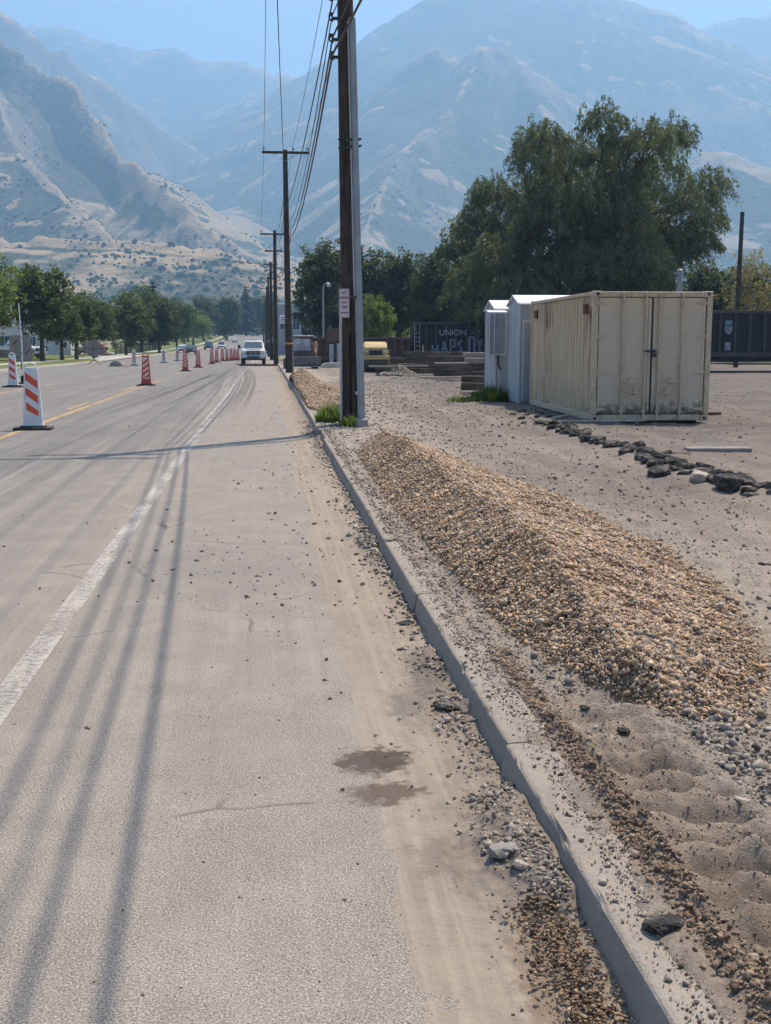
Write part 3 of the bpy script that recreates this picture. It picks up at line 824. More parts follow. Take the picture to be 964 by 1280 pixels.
# rocky crowns: how far the ground drops within each distance of the crest
CLIFF = {'bench': ([0, 12, 24, 60, 2000], [0, 6, 6.5, 0, 0]), 'cliff': ([0, 22, 55, 110, 150, 300, 700, 2000], [0, 8, 75, 110, 145, 175, 150, 100]), 'spur': ([0, 25, 60, 120, 400], [0, 5, 55, 62, 30]), 'left_ridge': ([0, 30, 90, 200, 500], [0, 8, 70, 85, 40])}
ASYM = {'cliff': 3.2, 'cliff_front': 2.2}     # the canyon side falls away far more steeply
def base_h(rr):
    return np.interp(rr, [0, 640, 760, 1000, 1300, 1700, 2200, 3000, 5000, 9000], [5, 4.6, 5, 9, 22, 55, 85, 105, 115, 140])
def mountain_h(X, Y):
    X = np.asarray(X, float); Y = np.asarray(Y, float)
    rr = np.hypot(X, Y)
    zb = base_h(rr) + 10*fbm(X/260, Y/260, 4, 3)*sstep(900, 1700, rr)
    Z = zb.copy()
    wx = X + 55*fbm(X/230, Y/230, 3, 17); wy = Y + 55*fbm(X/230, Y/230, 3, 19)
    small = fbm(X/70, Y/70, 5, 23)
    for si, (name, pts) in enumerate(RIDGES.items()):
        k, pw, ga, gs, rag = RSHAPE[name]
        P = np.array(pts, float); acc = 0.0
        best = np.full(X.shape, -1e9)
        for a, b in zip(P[:-1], P[1:]):
            d = b[:2]-a[:2]; L = np.hypot(*d); u = d/L
            tx = (wx-a[0])*u[0]+(wy-a[1])*u[1]
            t = np.clip(tx/L, 0, 1)
            # measure the true distance near the crest (so the skyline stays put), the warped one further down
            qx = a[0]+t*d[0]; qy = a[1]+t*d[1]
            dist = np.hypot(wx-qx, wy-qy)
            t0 = np.clip(((X-a[0])*u[0]+(Y-a[1])*u[1])/L, 0, 1)
            dist0 = np.hypot(X-a[0]-t0*d[0], Y-a[1]-t0*d[1])
            w = sstep(40, 260, dist0)
            side = (u[0]*(Y-a[1])-u[1]*(X-a[0]))/(dist0+1)
            ks = k*(1+(ASYM.get(name, 1.0)-1)*sstep(-.2, .5, side))
            dd = dist0*(1-w)+dist*w
            s = acc + (t0*(1-w)+t*w)*L
            g = np.abs(2*vnoise(s/gs, dd/900, 60+si))
            g2 = np.abs(2*vnoise(s/(gs*.37), dd/400, 80+si))
            ch = a[2]+(t0*(1-w)+t*w)*(b[2]-a[2])
            z = ch - (np.interp(dd+28*fbm(X/60, Y/60, 3, 33), CLIFF[name][0], CLIFF[name][1]) if name in CLIFF else 0.0)*np.clip(.85+.9*vnoise(s/150, s*0+si, 44), .4, 1.3) - ks*dd**pw*(1+ga*(0.42-g)+0.35*ga*(0.42-g2)) + rag*0.6*vnoise(s/45, s*0+si, 90+si)*np.exp(-dd/120)
            best = np.maximum(best, z); acc += L
        Z = np.maximum(Z, best + small*(8+0.012*np.clip(best, 0, 900))*np.clip((best-zb)/120, 0, 1))
    # benches of an old lake shore: a nearly level terrace cut across the lower slopes
    lv = 190 + 6*vnoise(X/300, Y/300, 5)
    bt = np.exp(-((Z-lv)/16)**2)*sstep(2300, 2000, rr)
    Z = Z - (Z-lv)*0.55*bt
    return Z
def mountains():
    az = np.radians(np.linspace(-27, 34, 760))
    rr = 640*np.exp(np.linspace(0, math.log(8600/640), 430))
    A, RR = np.meshgrid(az, rr)
    X = RR*np.sin(A); Y = RR*np.cos(A)
    Z = mountain_h(X, Y)
    b = NT('mountain_slopes'); p = b.pos(); x, y, z = b.xyz(p)
    nz = b.xyz(b.node('ShaderNodeNewGeometry').outputs['True Normal'])[2]
    n1 = b.noise(p, 0.0042, 6, 0.62); n2 = b.noise(p, 0.021, 6, 0.65); n3 = b.noise(p, 0.09, 4, 0.7)
    grass = b.mix(b.range(n2, .35, .65), (0.37, 0.275, 0.175), (0.28, 0.215, 0.14))
    scrub = b.mix(b.range(n3, .35, .65), (0.048, 0.058, 0.038), (0.09, 0.09, 0.058))
    rock = b.mix(b.range(n3, .35, .65), (0.11, 0.095, 0.085), (0.21, 0.185, 0.165))
    cover = b.math('ADD', b.math('MULTIPLY', n1, 0.75), b.math('MULTIPLY', n2, 0.45))
    high = b.range(z, 170, 620, -0.11, 0.13)
    tn = b.xyz(b.attr('tint'))
    cover = b.math('ADD', b.math('ADD', cover, high), b.range(tn[0], .3, .72, -.14, .16))
    c = b.mix(b.range(cover, 0.57, 0.68), grass, scrub)
    c = b.mix(b.math('MULTIPLY', tn[1], b.range(n2, .3, .5, .5, 1.0)), c, rock)
    m = b.finish(c, 1.0, 0, b.bump(b.math('ADD', n2, b.math('MULTIPLY', n3, .4)), 0.8, 14), 0.05)
    # scrub in the hollows between the spurs, its dark colour painting in relief shade; bare rock where the ground is steepest
    def blur(a, k):
        for ax in (0, 1):
            q = np.concatenate([np.repeat(np.take(a, [0], ax), k, ax), a, np.repeat(np.take(a, [-1], ax), k, ax)], ax)
            cs = np.cumsum(q, ax); n_ = a.shape[ax]
            a = (np.take(cs, np.arange(n_)+2*k, ax)-np.take(cs, np.arange(n_), ax))/(2*k)
        return a
    hollow = np.clip((blur(Z, 9)-Z)/14+.5, 0, 1)*.55+np.clip((blur(Z, 3)-Z)/4+.5, 0, 1)*.45
    gy, gx = np.gradient(Z); dr = np.gradient(RR)[0]; da = np.gradient(A)[1]*RR
    steep = np.hypot(gy/dr, gx/da)
    band = .5+.5*np.sin(Z/17+3*vnoise(X/120, Y/120, 7))
    rockm = np.clip((steep-.78+.18*band+.5*fbm(X/160, Y/160, 4, 8))*2.2, 0, 1)*sstep(230, 420, Z)
    tint = np.stack([hollow, rockm, np.zeros_like(Z)], -1).reshape(-1, 3)
    o = kind(grid_mesh('mountains', X, Y, Z, m, True, tint), 'structure')
    return o
mountains()

def hill_shrubs():
    """oak brush and junipers dotted over the near foothills: far past counting"""
    N = 75000
    a = np.radians(rng.uniform(-21, 28, N)); r_ = rng.uniform(720, 2950, N)
    X = r_*np.sin(a); Y = r_*np.cos(a)
    den = sstep(-0.02, 0.25, fbm(X/110, Y/110, 4, 301)) * 0.9 + 0.06
    ok = rng.random(N) < den*0.5; X, Y = X[ok], Y[ok]
    Z = mountain_h(X, Y); n = len(X)
    S = np.clip(rng.lognormal(math.log(1.7), .5, n), .8, 5)
    V = _ico_v[None]*(1+rng.uniform(-.3, .3, (n, 12, 1)))*S[:, None, None]*np.array([1, 1, .8])
    V = V + np.stack([X, Y, Z+S*.3], 1)[:, None, :]
    F = (_ico_f[None]+(np.arange(n)*12)[:, None, None]).reshape(-1, 3)
    T = np.repeat(palette(n, [(.055,.07,.035),(.075,.085,.045),(.09,.10,.06),(.05,.06,.04)]), 12, axis=0)
    kind(np_mesh('hillside_shrubs', V.reshape(-1, 3), F, M_leafy, tint=T), 'stuff')
def make_leafy():
    b = NT('far_foliage'); return b.finish(b.attr('tint'), 0.95, 0, None, 0.05)
M_leafy = make_leafy()
hill_shrubs()

# ------------------------------------------------------------------ the dusty summer air
def haze():
    m, nt, out = new_mat('summer_haze')
    v = nt.nodes.new('ShaderNodeVolumePrincipled')
    v.inputs['Color'].default_value = (0.335, 0.59, 0.89, 1)
    v.inputs['Density'].default_value = 0.00025
    v.inputs['Density Attribute'].default_value = ''
    v.inputs['Anisotropy'].default_value = 0.25
    nt.links.new(v.outputs[0], out.inputs['Volume'])
    mb = MB(); mb.box(-5600, 6900, -1200, 9400, -3, 1950)
    kind(mb.build('haze', m), 'stuff')

# ------------------------------------------------------------------ trees
def leaf_mat(name, cols, trans=0.35):
    b = NT(name); p = b.obj()
    n = b.noise(p, 1.1, 3, 0.6)
    c = b.mix(b.range(n, .3, .7), cols[0], cols[1])
    c = b.mix(0.5, c, b.attr('tint'), 'MULTIPLY')
    d = b.node('ShaderNodeBsdfPrincipled'); b.l.new(c, d.inputs['Base Color']); d.inputs['Roughness'].default_value = 0.55
    d.inputs['Specular IOR Level'].default_value = 0.35
    t = b.node('ShaderNodeBsdfTranslucent')
    b.l.new(b.mix(1.0, c, (1.5, 1.6, 0.7), 'MULTIPLY'), t.inputs['Color'])
    m = b.node('ShaderNodeMixShader'); m.inputs[0].default_value = trans
    b.l.new(d.outputs[0], m.inputs[1]); b.l.new(t.outputs[0], m.inputs[2]); b.l.new(m.outputs[0], b.out.inputs['Surface'])
    return b.m
L_street = leaf_mat('leaf_street', ((0.062, 0.088, 0.03), (0.095, 0.125, 0.042)))
L_lime = leaf_mat('leaf_lime', ((0.12, 0.17, 0.045), (0.17, 0.21, 0.065)))
L_dark = leaf_mat('leaf_dark', ((0.05, 0.072, 0.032), (0.085, 0.105, 0.045)), 0.3)
L_willow = leaf_mat('leaf_grey_green', ((0.095, 0.115, 0.065), (0.14, 0.158, 0.085)), 0.3)
L_conifer = leaf_mat('needle_dark', ((0.035, 0.05, 0.03), (0.055, 0.07, 0.04)), 0.15)
L_straw = leaf_mat('leaf_straw', ((0.20, 0.17, 0.085), (0.27, 0.22, 0.11)), 0.3)
L_weed = leaf_mat('leaf_weed', ((0.11, 0.16, 0.045), (0.17, 0.22, 0.07)), 0.35)

def bark_mat():
    b = NT('bark'); p = b.obj()
    n = b.noise(b.scale(p, (6, 6, 1.2)), 3, 5, .65)
    c = b.mix(b.range(n, .3, .7), (0.075, 0.06, 0.048), (0.15, 0.125, 0.10))
    return b.finish(c, .95, 0, b.bump(n, .8, .03), .1)
M_bark = bark_mat()

def leaf_cloud(C, N, size, aspect, up=0.35, droop=None):
    """leaf-shaped faces (two triangles folded along the midrib) centred on C with normals N"""
    n = len(C)
    a = rng.normal(size=(n, 3))
    if droop is not None:
        ax = droop + 0.35*a
    else:
        ax = a - np.sum(a*N, 1)[:, None]*N
    ax /= np.linalg.norm(ax, axis=1)[:, None]+1e-9
    sd = np.cross(N, ax); sd /= np.linalg.norm(sd, axis=1)[:, None]+1e-9
    L = size*rng.uniform(.65, 1.35, n)[:, None]
    W = L*aspect
    fold = 0.25*W*N
    V = np.stack([C-ax*L*.5, C+sd*W*.5+fold, C+ax*L*.5, C-sd*W*.5+fold], 1)
    F = np.stack([np.stack([np.arange(n)*4, np.arange(n)*4+1, np.arange(n)*4+2], 1), np.stack([np.arange(n)*4, np.arange(n)*4+2, np.arange(n)*4+3], 1)], 1).reshape(-1, 3)
    return V.reshape(-1, 3), F

def limb(mb, a, b, r0, r1, wig, n=6, seg=5):
    a = Vector(a); b = Vector(b); pts, rad = [], []
    d = (b-a).length
    off = [Vector((random.gauss(0, 1), random.gauss(0, 1), random.gauss(0, .5)))*wig*d for _ in range(2)]
    for i in range(seg+1):
        t = i/seg
        p = a.lerp(b, t) + off[0]*math.sin(math.pi*t)*0.6 + off[1]*math.sin(2*math.pi*t)*0.3 + Vector((0, 0, 0.10*d*math.sin(math.pi*t)))
        pts.append(p); rad.append(r0*(1-t)+r1*t)
    mb.tube(pts, rad, n, 0)
    return pts

def tree_meshes(lobes, H, trunk_top, trunk_r, nleaf, lsize, aspect, mat, droopy=False, lean=(0, 0), fork=None):
    """returns (trunk mesh object, crown mesh object) still unparented; lobes: list of (x,y,z,r)"""
    mb = MB()
    top = Vector((lean[0], lean[1], trunk_top))
    mb.tube([(0, 0, -.25), (lean[0]*.1, lean[1]*.1, .12*trunk_top), (lean[0]*.5, lean[1]*.5, trunk_top*.55), top], [trunk_r*1.5, trunk_r*1.08, trunk_r*.92, trunk_r*.8], 9)
    forks = fork or [top + Vector((random.uniform(-.5, .5), random.uniform(-.5, .5), random.uniform(.12, .3)*(H-trunk_top)))*1.0 for _ in range(3)]
    for f in forks:
        limb(mb, top-Vector((0, 0, .1)), f, trunk_r*.62, trunk_r*.42, .06)
    Cs, Ns, Ds, Ts = [], [], [], []
    tot = sum(l[3]**2 for l in lobes)
    for (x, y, z, r) in lobes:
        c = Vector((x, y, z))
        f = min(forks, key=lambda q: (q-c).length)
        end = f.lerp(c, .92)
        pts = limb(mb, f, end, trunk_r*.36, trunk_r*.10, .07)
        for _ in range(4):
            q = c + Vector((random.gauss(0, 1), random.gauss(0, 1), random.gauss(0, .8))).normalized()*r*.75
            limb(mb, pts[random.randint(2, 5)], q, trunk_r*.11, trunk_r*.03, .08, 4, 3)
        n = int(nleaf*r*r/tot)
        if not droopy:
            # leaf sprigs: small tufts on the lobe's skin and inside it
            nt = max(8, int(n/26))
            d = rng.normal(size=(nt, 3)); d /= np.linalg.norm(d, axis=1)[:, None]
            rad = r*(0.45+0.6*rng.random(nt)**0.6)*(1+0.25*rng.normal(size=nt))
            tc = np.array([x, y, z])+d*rad[:, None]*np.array([1, 1, .85])
            ti = rng.integers(0, nt, n)
            C = tc[ti]+rng.normal(size=(n, 3))*r*.15
            Nn = d[ti]*0.6+rng.normal(size=(n, 3))*.7+np.array([0, 0, .45])
            tt = rng.uniform(.62, 1.25, nt)[ti]
            D = None
        else:
            # hanging sprays: each starts on the upper skin, bows outward and falls
            ns = max(10, int(n/34))
            d = rng.normal(size=(ns, 3)); d[:, 2] = np.abs(d[:, 2])*0.9-.25; d /= np.linalg.norm(d, axis=1)[:, None]
            st = np.array([x, y, z])+d*(r*rng.uniform(.35, 1.0, ns))[:, None]
            ln = rng.uniform(.4, 1.0, ns)*r*.85
            si = rng.integers(0, ns, n); t = rng.random(n)
            out = d.copy(); out[:, 2] = 0
            C = st[si]+out[si]*(ln[si]*.45*t)[:, None]+np.array([0, 0, 1.0])*(ln[si]*(.25*t-1.0*t*t))[:, None]+rng.normal(size=(n, 3))*.05*r
            D = out[si]*.45+np.array([0, 0, 1.0])*(.25-2*t)[:, None]
            D /= np.linalg.norm(D, axis=1)[:, None]+1e-9
            Nn = rng.normal(size=(n, 3))+out[si]*.5
            tt = rng.uniform(.6, 1.25, ns)[si]
        Nn /= np.linalg.norm(Nn, axis=1)[:, None]+1e-9
        Cs.append(C); Ns.append(Nn); Ts.append(tt)
        if D is not None: Ds.append(D)
    C = np.concatenate(Cs); Nn = np.concatenate(Ns); T = np.concatenate(Ts)
    V, F = leaf_cloud(C, Nn, lsize, aspect, droop=np.concatenate(Ds) if Ds else None)
    tint = np.repeat(T[:, None]*np.array([[1, 1, 1]]), 4, axis=0)*1.0
    crown = np_mesh('crown', V, F, mat, None, tint)
    trunk = mb.build('trunk', M_bark, None, 0, True)
    return trunk, crown

def round_lobes(H, z0, Rx, n, seed, top_round=1.0, flat=1.0):
    rr = random.Random(seed); out = []
    zc = (H+z0)/2; hz = (H-z0)/2
    for i in range(n):
        th = i*2.399963+rr.uniform(-.4, .4); u = -0.85+1.75*(i+.5)/n
        s = math.sqrt(max(0.05, 1-u*u))*rr.uniform(.5, .82)
        r = Rx*rr.uniform(.36, .52)
        out.append((Rx*s*math.cos(th), Rx*flat*s*math.sin(th), min(H-r*.8, max(z0+r*.4, zc+hz*u*.82)), r))
    out.append((0, 0, zc, Rx*.5))
    return out

_protos = {}
def plant(name, label, cat, x, y, H, Rx, key, zb=None, group=None, seed=1, rz=0.0, **kw):
    """one tree = Empty > trunk, crown. Trees of one key share meshes, each turned and scaled for itself"""
    z = zr(y)+0.12 if zb is None else zb
    e = empty(name, (x, y, z), rz, label, cat, group)
    if key not in _protos:
        t, c = kw['make'](seed)
        t.parent = e; c.parent = e
        _protos[key] = (t, c, kw['H0'], kw['R0'])
        H0, R0 = kw['H0'], kw['R0']
    else:
        t0, c0, H0, R0 = _protos[key]
        for q in (t0, c0):
            k = q.copy(); COL.objects.link(k); k.parent = e
    e.scale = (Rx/R0, Rx/R0, H/H0)
    return e
def mk(H, z0, Rx, n, tt, tr, nl, ls, mat, asp=.62):
    return dict(H0=H, R0=Rx, make=lambda seed: tree_meshes(round_lobes(H, z0, Rx, n, seed), H, tt, tr, nl, ls, asp, mat))
K_lime = mk(9.4, 2.4, 3.3, 20, 2.6, .22, 15000, .30, L_lime)
K_street = mk(8.0, 2.1, 2.5, 18, 2.3, .20, 13000, .25, L_street)
K_street2 = mk(6.0, 1.9, 2.2, 15, 2.1, .19, 11000, .24, L_street)
K_broad = mk(9.2, 1.9, 4.0, 22, 2.2, .24, 13000, .36, L_street)
K_dark = mk(12.0, 1.2, 3.4, 26, 2.4, .26, 16000, .34, L_dark)
K_bush = mk(4.0, 0.2, 1.8, 14, .6, .09, 7000, .22, L_lime)
K_straw = mk(9.5, 1.5, 2.6, 16, 2.4, .17, 4200, .24, L_straw, .4)

G_left = 'street trees along the far side of the road'
plant('street_tree', 'big lime green tree cut off by the left edge of the photo', 'tree', -24.6, 103, 9.6, 3.5, 'lime', seed=3, group=G_left, **K_lime)
plant('street_tree', 'rounded tree behind the thin white marker post, over the parked white truck', 'tree', -20.2, 108, 8.7, 2.75, 'street', seed=4, group=G_left, **K_street)
plant('street_tree', 'small dark street tree just right of the parked white truck', 'tree', -19.5, 114, 6.2, 2.1, 'street2', seed=5, group=G_left, **K_street2)
plant('street_tree', 'small dark street tree in front of the white building, behind the diamond sign', 'tree', -19.0, 119.5, 6.1, 2.1, 'street2', rz=2.1, group=G_left, **K_street2)
plant('street_tree', 'low dark street tree over the heap of stone slabs', 'tree', -19.4, 136, 6.3, 2.3, 'street2', rz=4.0, group=G_left, **K_street2)
plant('street_tree', 'wide bushy street tree behind the iron fence, nearest of the dense clump', 'tree', -18.6, 158, 7.6, 3.5, 'broad', seed=6, group=G_left, **K_broad)
plant('street_tree', 'tall street tree at the back of the dense clump, under the conifer tip', 'tree', -20.5, 196, 10.2, 4.2, 'broad', rz=1.3, group=G_left, **K_broad)
plant('street_tree', 'dark tall street tree at the right side of the dense clump', 'tree', -16.9, 188, 9.2, 2.9, 'dark', seed=8, group=G_left, **K_dark)
plant('street_tree', 'street tree on the right edge of the clump, beside the road to the hill', 'tree', -18.4, 245, 10.0, 3.6, 'broad', rz=3.0, group=G_left, **K_broad)
plant('street_tree', 'dark round tree behind the left end of the iron fence', 'tree', -28, 178, 9.0, 4.2, 'broad', rz=5.1, group=G_left, **K_broad)
plant('street_tree', 'pale round shade tree leaning over the road before the hill', 'tree', -20.5, 335, 8.4, 4.6, 'lime', rz=.7, group=G_left, **K_lime)

def conifer_meshes(H, Rb, n, mat):
    mb = MB(); mb.tube([(0, 0, -.2), (0, 0, H*.97)], [.02*H, .02], 7)
    z = H*(1-rng.random(n)**.62*.9); th = rng.uniform(0, 2*math.pi, n)
    lay = np.round(z/(H*.055))*H*.055
    z = z*.45+lay*.55
    rad = Rb*(1-z/H)**.85*rng.random(n)**.45*(1+.28*np.sin(th*5+z*3))
    C = np.stack([rad*np.cos(th), rad*np.sin(th), z-.18*rad], 1)
    N = np.stack([np.cos(th)*.3, np.sin(th)*.3, np.ones(n)], 1)+rng.normal(size=(n, 3))*.4
    N /= np.linalg.norm(N, axis=1)[:, None]
    D = np.stack([np.cos(th), np.sin(th), -.35*np.ones(n)], 1)
    V, F = leaf_cloud(C, N, .06*H, .3, droop=D)
    crown = np_mesh('crown', V, F, mat, None, np.repeat(rng.uniform(.6, 1.2, (n, 1))*np.ones((1, 3)), 4, axis=0))
    return mb.build('trunk', M_bark, None, 0, True), crown
K_con = dict(H0=16., R0=3.2, make=lambda s: conifer_meshes(16., 3.2, 7000, L_conifer))
G_far = 'trees on the hill at the end of the road'
plant('conifer_tree', 'dark conifer whose pointed tip rises above the dense clump of street trees', 'tree', -22.5, 240, 13.5, 3.0, 'con', group=G_left, **K_con)
FAR = [('tree with a wide dark crown left of the hill road', -22, 420, 16, 5.2, 'dark'), ('dark tree with the broadest crown above the hill road', -15, 455, 17, 6.2, 'dark'),
       ('bushy green tree on the left slope beside the hill road', -26, 395, 12, 6.5, 'broad'), ('dark tree behind the white pickup on the hill', -4.0, 600, 20, 7.0, 'dark'),
       ('dark spruce at the head of the hill road', -9.5, 585, 24, 6.4, 'con'), ('spruce beside the far utility poles on the hill', 3.5, 560, 21, 5.4, 'con'),
       ('broad tree behind the far utility poles', 9, 430, 13, 6.0, 'dark'), ('green tree at the crest of the hill road, left verge', -20, 560, 14, 7.0, 'broad'),
       ('tree right of the far utility poles on the hill', 15, 360, 12, 6, 'dark'), ('slim spruce on the left verge halfway up the hill', -17.5, 500, 16, 4.2, 'con')]
for i, (lab, x, y, h, r_, k) in enumerate(FAR):
    plant('conifer_tree' if k == 'con' else 'shade_tree', lab, 'tree', x, y, h, r_, k, rz=i*1.7, group=G_far, **{'con': K_con, 'broad': K_broad, 'dark': K_dark}[k])

G_right = 'trees behind the rail yard'
RT = [('tall dark tree behind the skid steer loader, left of the near utility pole', 6.5, 128, 12.6, 3.5, 'dark'),
      ('dark tree just right of the near utility pole, above the yellow roller', 10.6, 132, 12.2, 3.4, 'dark'),
      ('leafy tree behind the grey containers in the rail yard', 15.4, 130, 12.0, 3.2, 'dark'),
      ('leafy tree above the navy railcar, next to the big drooping tree', 18.6, 124, 11.2, 3.3, 'dark'),
      ('dark tree low behind the navy railcar', 21.5, 118, 9.5, 3.2, 'dark')]
for i, (lab, x, y, h, r_, k) in enumerate(RT):
    plant('shade_tree', lab, 'tree', x, y, h, r_, k, rz=1.1+i*1.9, group=G_right, **K_dark)
plant('young_tree', 'pale yellow green young tree right of the near utility pole', 'tree', 10.4, 112, 6.3, 1.9, 'bush', seed=12, group=G_right, **K_bush)
plant('bush', 'yellow green bush under the dark trees behind the brown railcar', 'bush', 14.4, 106, 3.4, 1.8, 'bush', rz=2.0, group=G_right, **K_bush)
plant('shade_tree', 'grey green tree behind the black railcar at the right edge', 'tree', 43.5, 112, 9.6, 3.0, 'dark', rz=.4, group=G_right, **K_dark)
plant('shade_tree', 'dull green tree cut off by the right edge of the photo', 'tree', 49.5, 116, 9.8, 3.2, 'dark', rz=2.6, group=G_right, **K_dark)
plant('dry_tree', 'sparse straw coloured tree above the black railcar at the right edge', 'tree', 46.0, 106, 10.6, 2.9, 'straw', seed=15, group=G_right, **K_straw)
plant('dry_tree', 'small straw coloured tree behind the right end of the big drooping tree', 'tree', 40.5, 118, 9.4, 1.7, 'straw', rz=1.9, group=G_right, **K_straw)

def big_willow():
    L = [(572,288,27),(600,262,32),(622,226,32),(655,178,32),(688,160,32),(722,158,30),(742,186,32),(700,215,34),(652,262,40),(612,316,42),(585,342,34),
         (662,328,42),(722,285,42),(772,182,34),(812,170,34),(846,186,34),(876,222,32),(886,262,27),(842,248,42),(792,238,40),(768,310,42),(822,312,36),
         (862,296,24),(722,345,34),(632,362,40),(690,372,34),(560,302,18),(782,352,36),(672,224,30),(590,385,32),(640,398,34),(640,205,30),(705,188,32),(682,242,40),(735,232,38),(762,212,34),(815,218,38),(845,282,36),(800,272,38),(748,262,38),(640,285,38),(715,320,36),(745,180,26)]
    Yc = 93.0; SC = Yc/47.0; lobes = []
    rr = random.Random(5)
    x0 = 25.6
    for (px, py, pr) in L:
        X = (px-332)/1435*Yc*1.005; Z = 1.7+(426-py)/1435*Yc
        u = (px-725)/180.0
        dep = math.sqrt(max(.05, 1-u*u))*3.3*SC
        dy = rr.uniform(-1, 1)*dep
        if rr.random() < .45: dy = -abs(dy)
        lobes.append((X-x0, dy, Z-.55*SC, pr/1435*Yc*1.02))
    for _ in range(30):        # the far half and the middle of the crown
        px = rr.uniform(590, 870); u = (px-725)/180.0
        py = rr.uniform(190+80*abs(u), 350)
        lobes.append(((px-332)/1435*Yc-x0, SC*rr.uniform(-1.6, 3.4)*math.sqrt(max(.05, 1-u*u)), .8+(426-py)/1435*Yc, 1.15*SC))
    fork = [Vector(q)*SC for q in ((-2.6, -.4, 4.2), (-.9, .5, 5.6), (1.4, -.3, 5.4), (2.6, .6, 4.4), (-4.0, .3, 3.2))]
    t, c = tree_meshes(lobes, 11.5*SC, 1.7*SC, .30*SC, 300000, .135*SC, .30, L_willow, True, (0.1, 0), fork)
    e = empty('willow_tree', (x0, Yc, zr(Yc)+.1), 0, 'huge grey green tree with drooping sprays behind the cream container and the railcars', 'tree')
    t.parent = e; c.parent = e
big_willow()

def far_woods():
    """the belt of valley trees at the foot of the mountains: reads as one mass"""
    n = 900
    y = rng.uniform(430, 900, n); x = rng.uniform(-.42, .75, n)*y
    ok = (np.abs(x+7) > 16) | (y > 660); x, y = x[ok], y[ok]; n = len(x)
    s = rng.uniform(3.0, 7.0, n); m = 90
    d = rng.normal(size=(n, m, 3)); d /= np.linalg.norm(d, axis=2)[:, :, None]
    C = np.stack([x, y, zr(y)+s*.75], 1)[:, None, :]+d*(s[:, None]*rng.uniform(.5, 1.0, (n, m)))[:, :, None]*np.array([.95, .95, .9])
    C = C.reshape(-1, 3); N = d.reshape(-1, 3)+rng.normal(size=(n*m, 3))*.5; N /= np.linalg.norm(N, axis=1)[:, None]
    V, F = leaf_cloud(C, N, 2.0, .7)
    T = np.repeat(np.repeat(rng.uniform(.7, 1.3, (n, 1))*np.ones((1, 3)), m, axis=0), 4, axis=0)
    kind(np_mesh('far_woods', V, F, L_dark, None, T), 'stuff')
far_woods()

def weeds(name, label, x, y, n, rad, h, mat, z):
    a = rng.uniform(0, 2*math.pi, n); r_ = rad*np.sqrt(rng.random(n)); V, F = [], []
    px = x+r_*np.cos(a); py = y+r_*np.sin(a)*.8
    hh = h*rng.uniform(.4, 1.15, n)*(1-.5*(r_/rad)**2)
    la = rng.uniform(0, 2*math.pi, n); ln = hh*rng.uniform(.1, .6, n); w = rng.uniform(.006, .016, n)
    P0 = np.stack([px, py, np.full(n, z)-.02], 1)
    mid = P0+np.stack([np.cos(la)*ln*.35, np.sin(la)*ln*.35, hh*.6], 1)
    tip = P0+np.stack([np.cos(la)*ln, np.sin(la)*ln, hh], 1)
    sd = np.stack([-np.sin(la), np.cos(la), np.zeros(n)], 1)*w[:, None]
    V = np.stack([P0-sd*.7, P0+sd*.7, mid+sd, mid-sd, tip], 1).reshape(-1, 3)
    b = np.arange(n)*5
    F = np.concatenate([np.stack([b, b+1, b+2], 1), np.stack([b, b+2, b+3], 1), np.stack([b+3, b+2, b+4], 1)])
    o = np_mesh(name, V, F, mat, None, np.repeat(rng.uniform(.7, 1.25, (n, 1))*np.ones((1, 3)), 5, axis=0))
    thing(o, label, 'weeds')
    return o
weeds('weed_clump', 'bright green weeds growing between the curb and the near utility pole', 1.26, 22.3, 650, .33, .42, L_weed, 0.13)
weeds('weed_clump', 'small dusty green weeds at the foot of the near utility pole', 1.55, 21.15, 260, .22, .27, L_weed, 0.13)
weeds('weed_clump', 'green weeds at the foot of the louvred box on the small shed', 5.95, 30.3, 700, .5, .55, L_street, 0.08)
weeds('weed_clump', 'low dusty weeds between the old timbers and the small shed', 5.2, 30.0, 260, .5, .25, L_weed, 0.1)

# ------------------------------------------------------------------ utility poles, wires, signs on them
def wood_pole_mat():
    b = NT('creosote_pole'); p = b.obj()
    g = b.noise(b.scale(p, (30, 30, 1.0)), 1.5, 5, .65); n = b.noise(p, 1.3, 4, .6)
    c = b.mix(b.range(g, .3, .7), (0.032, 0.024, 0.021), (0.095, 0.072, 0.06))
    c = b.mix(b.math('MULTIPLY', b.range(n, .5, .7), .5), c, (0.15, 0.12, 0.10))
    return b.finish(c, .92, 0, b.bump(g, .9, .02), .15)
M_pole = wood_pole_mat()
M_galv = paint('galvanised_steel', (0.27, 0.28, 0.29), .5, .35, .15, 2.5, (0.3, 0.27, 0.24), .3)
M_dkmetal = paint('dark_iron', (0.045, 0.045, 0.05), .6, .3, .2)
M_insul = paint('insulator_glaze', (0.16, 0.15, 0.15), .25, 0, .1)
M_cable = paint('cable_sheath', (0.03, 0.03, 0.032), .6, 0, .1)
M_alu = paint('bare_wire', (0.12, 0.12, 0.13), .5, .5, .1)
M_whiteplastic = paint('pale_plastic', (0.5, 0.49, 0.47), .5, 0, .1)
M_rubberblk = paint('black_rubber', (0.025, 0.024, 0.024), .75, 0, .2, 5, (0.16, 0.14, 0.12), .35)

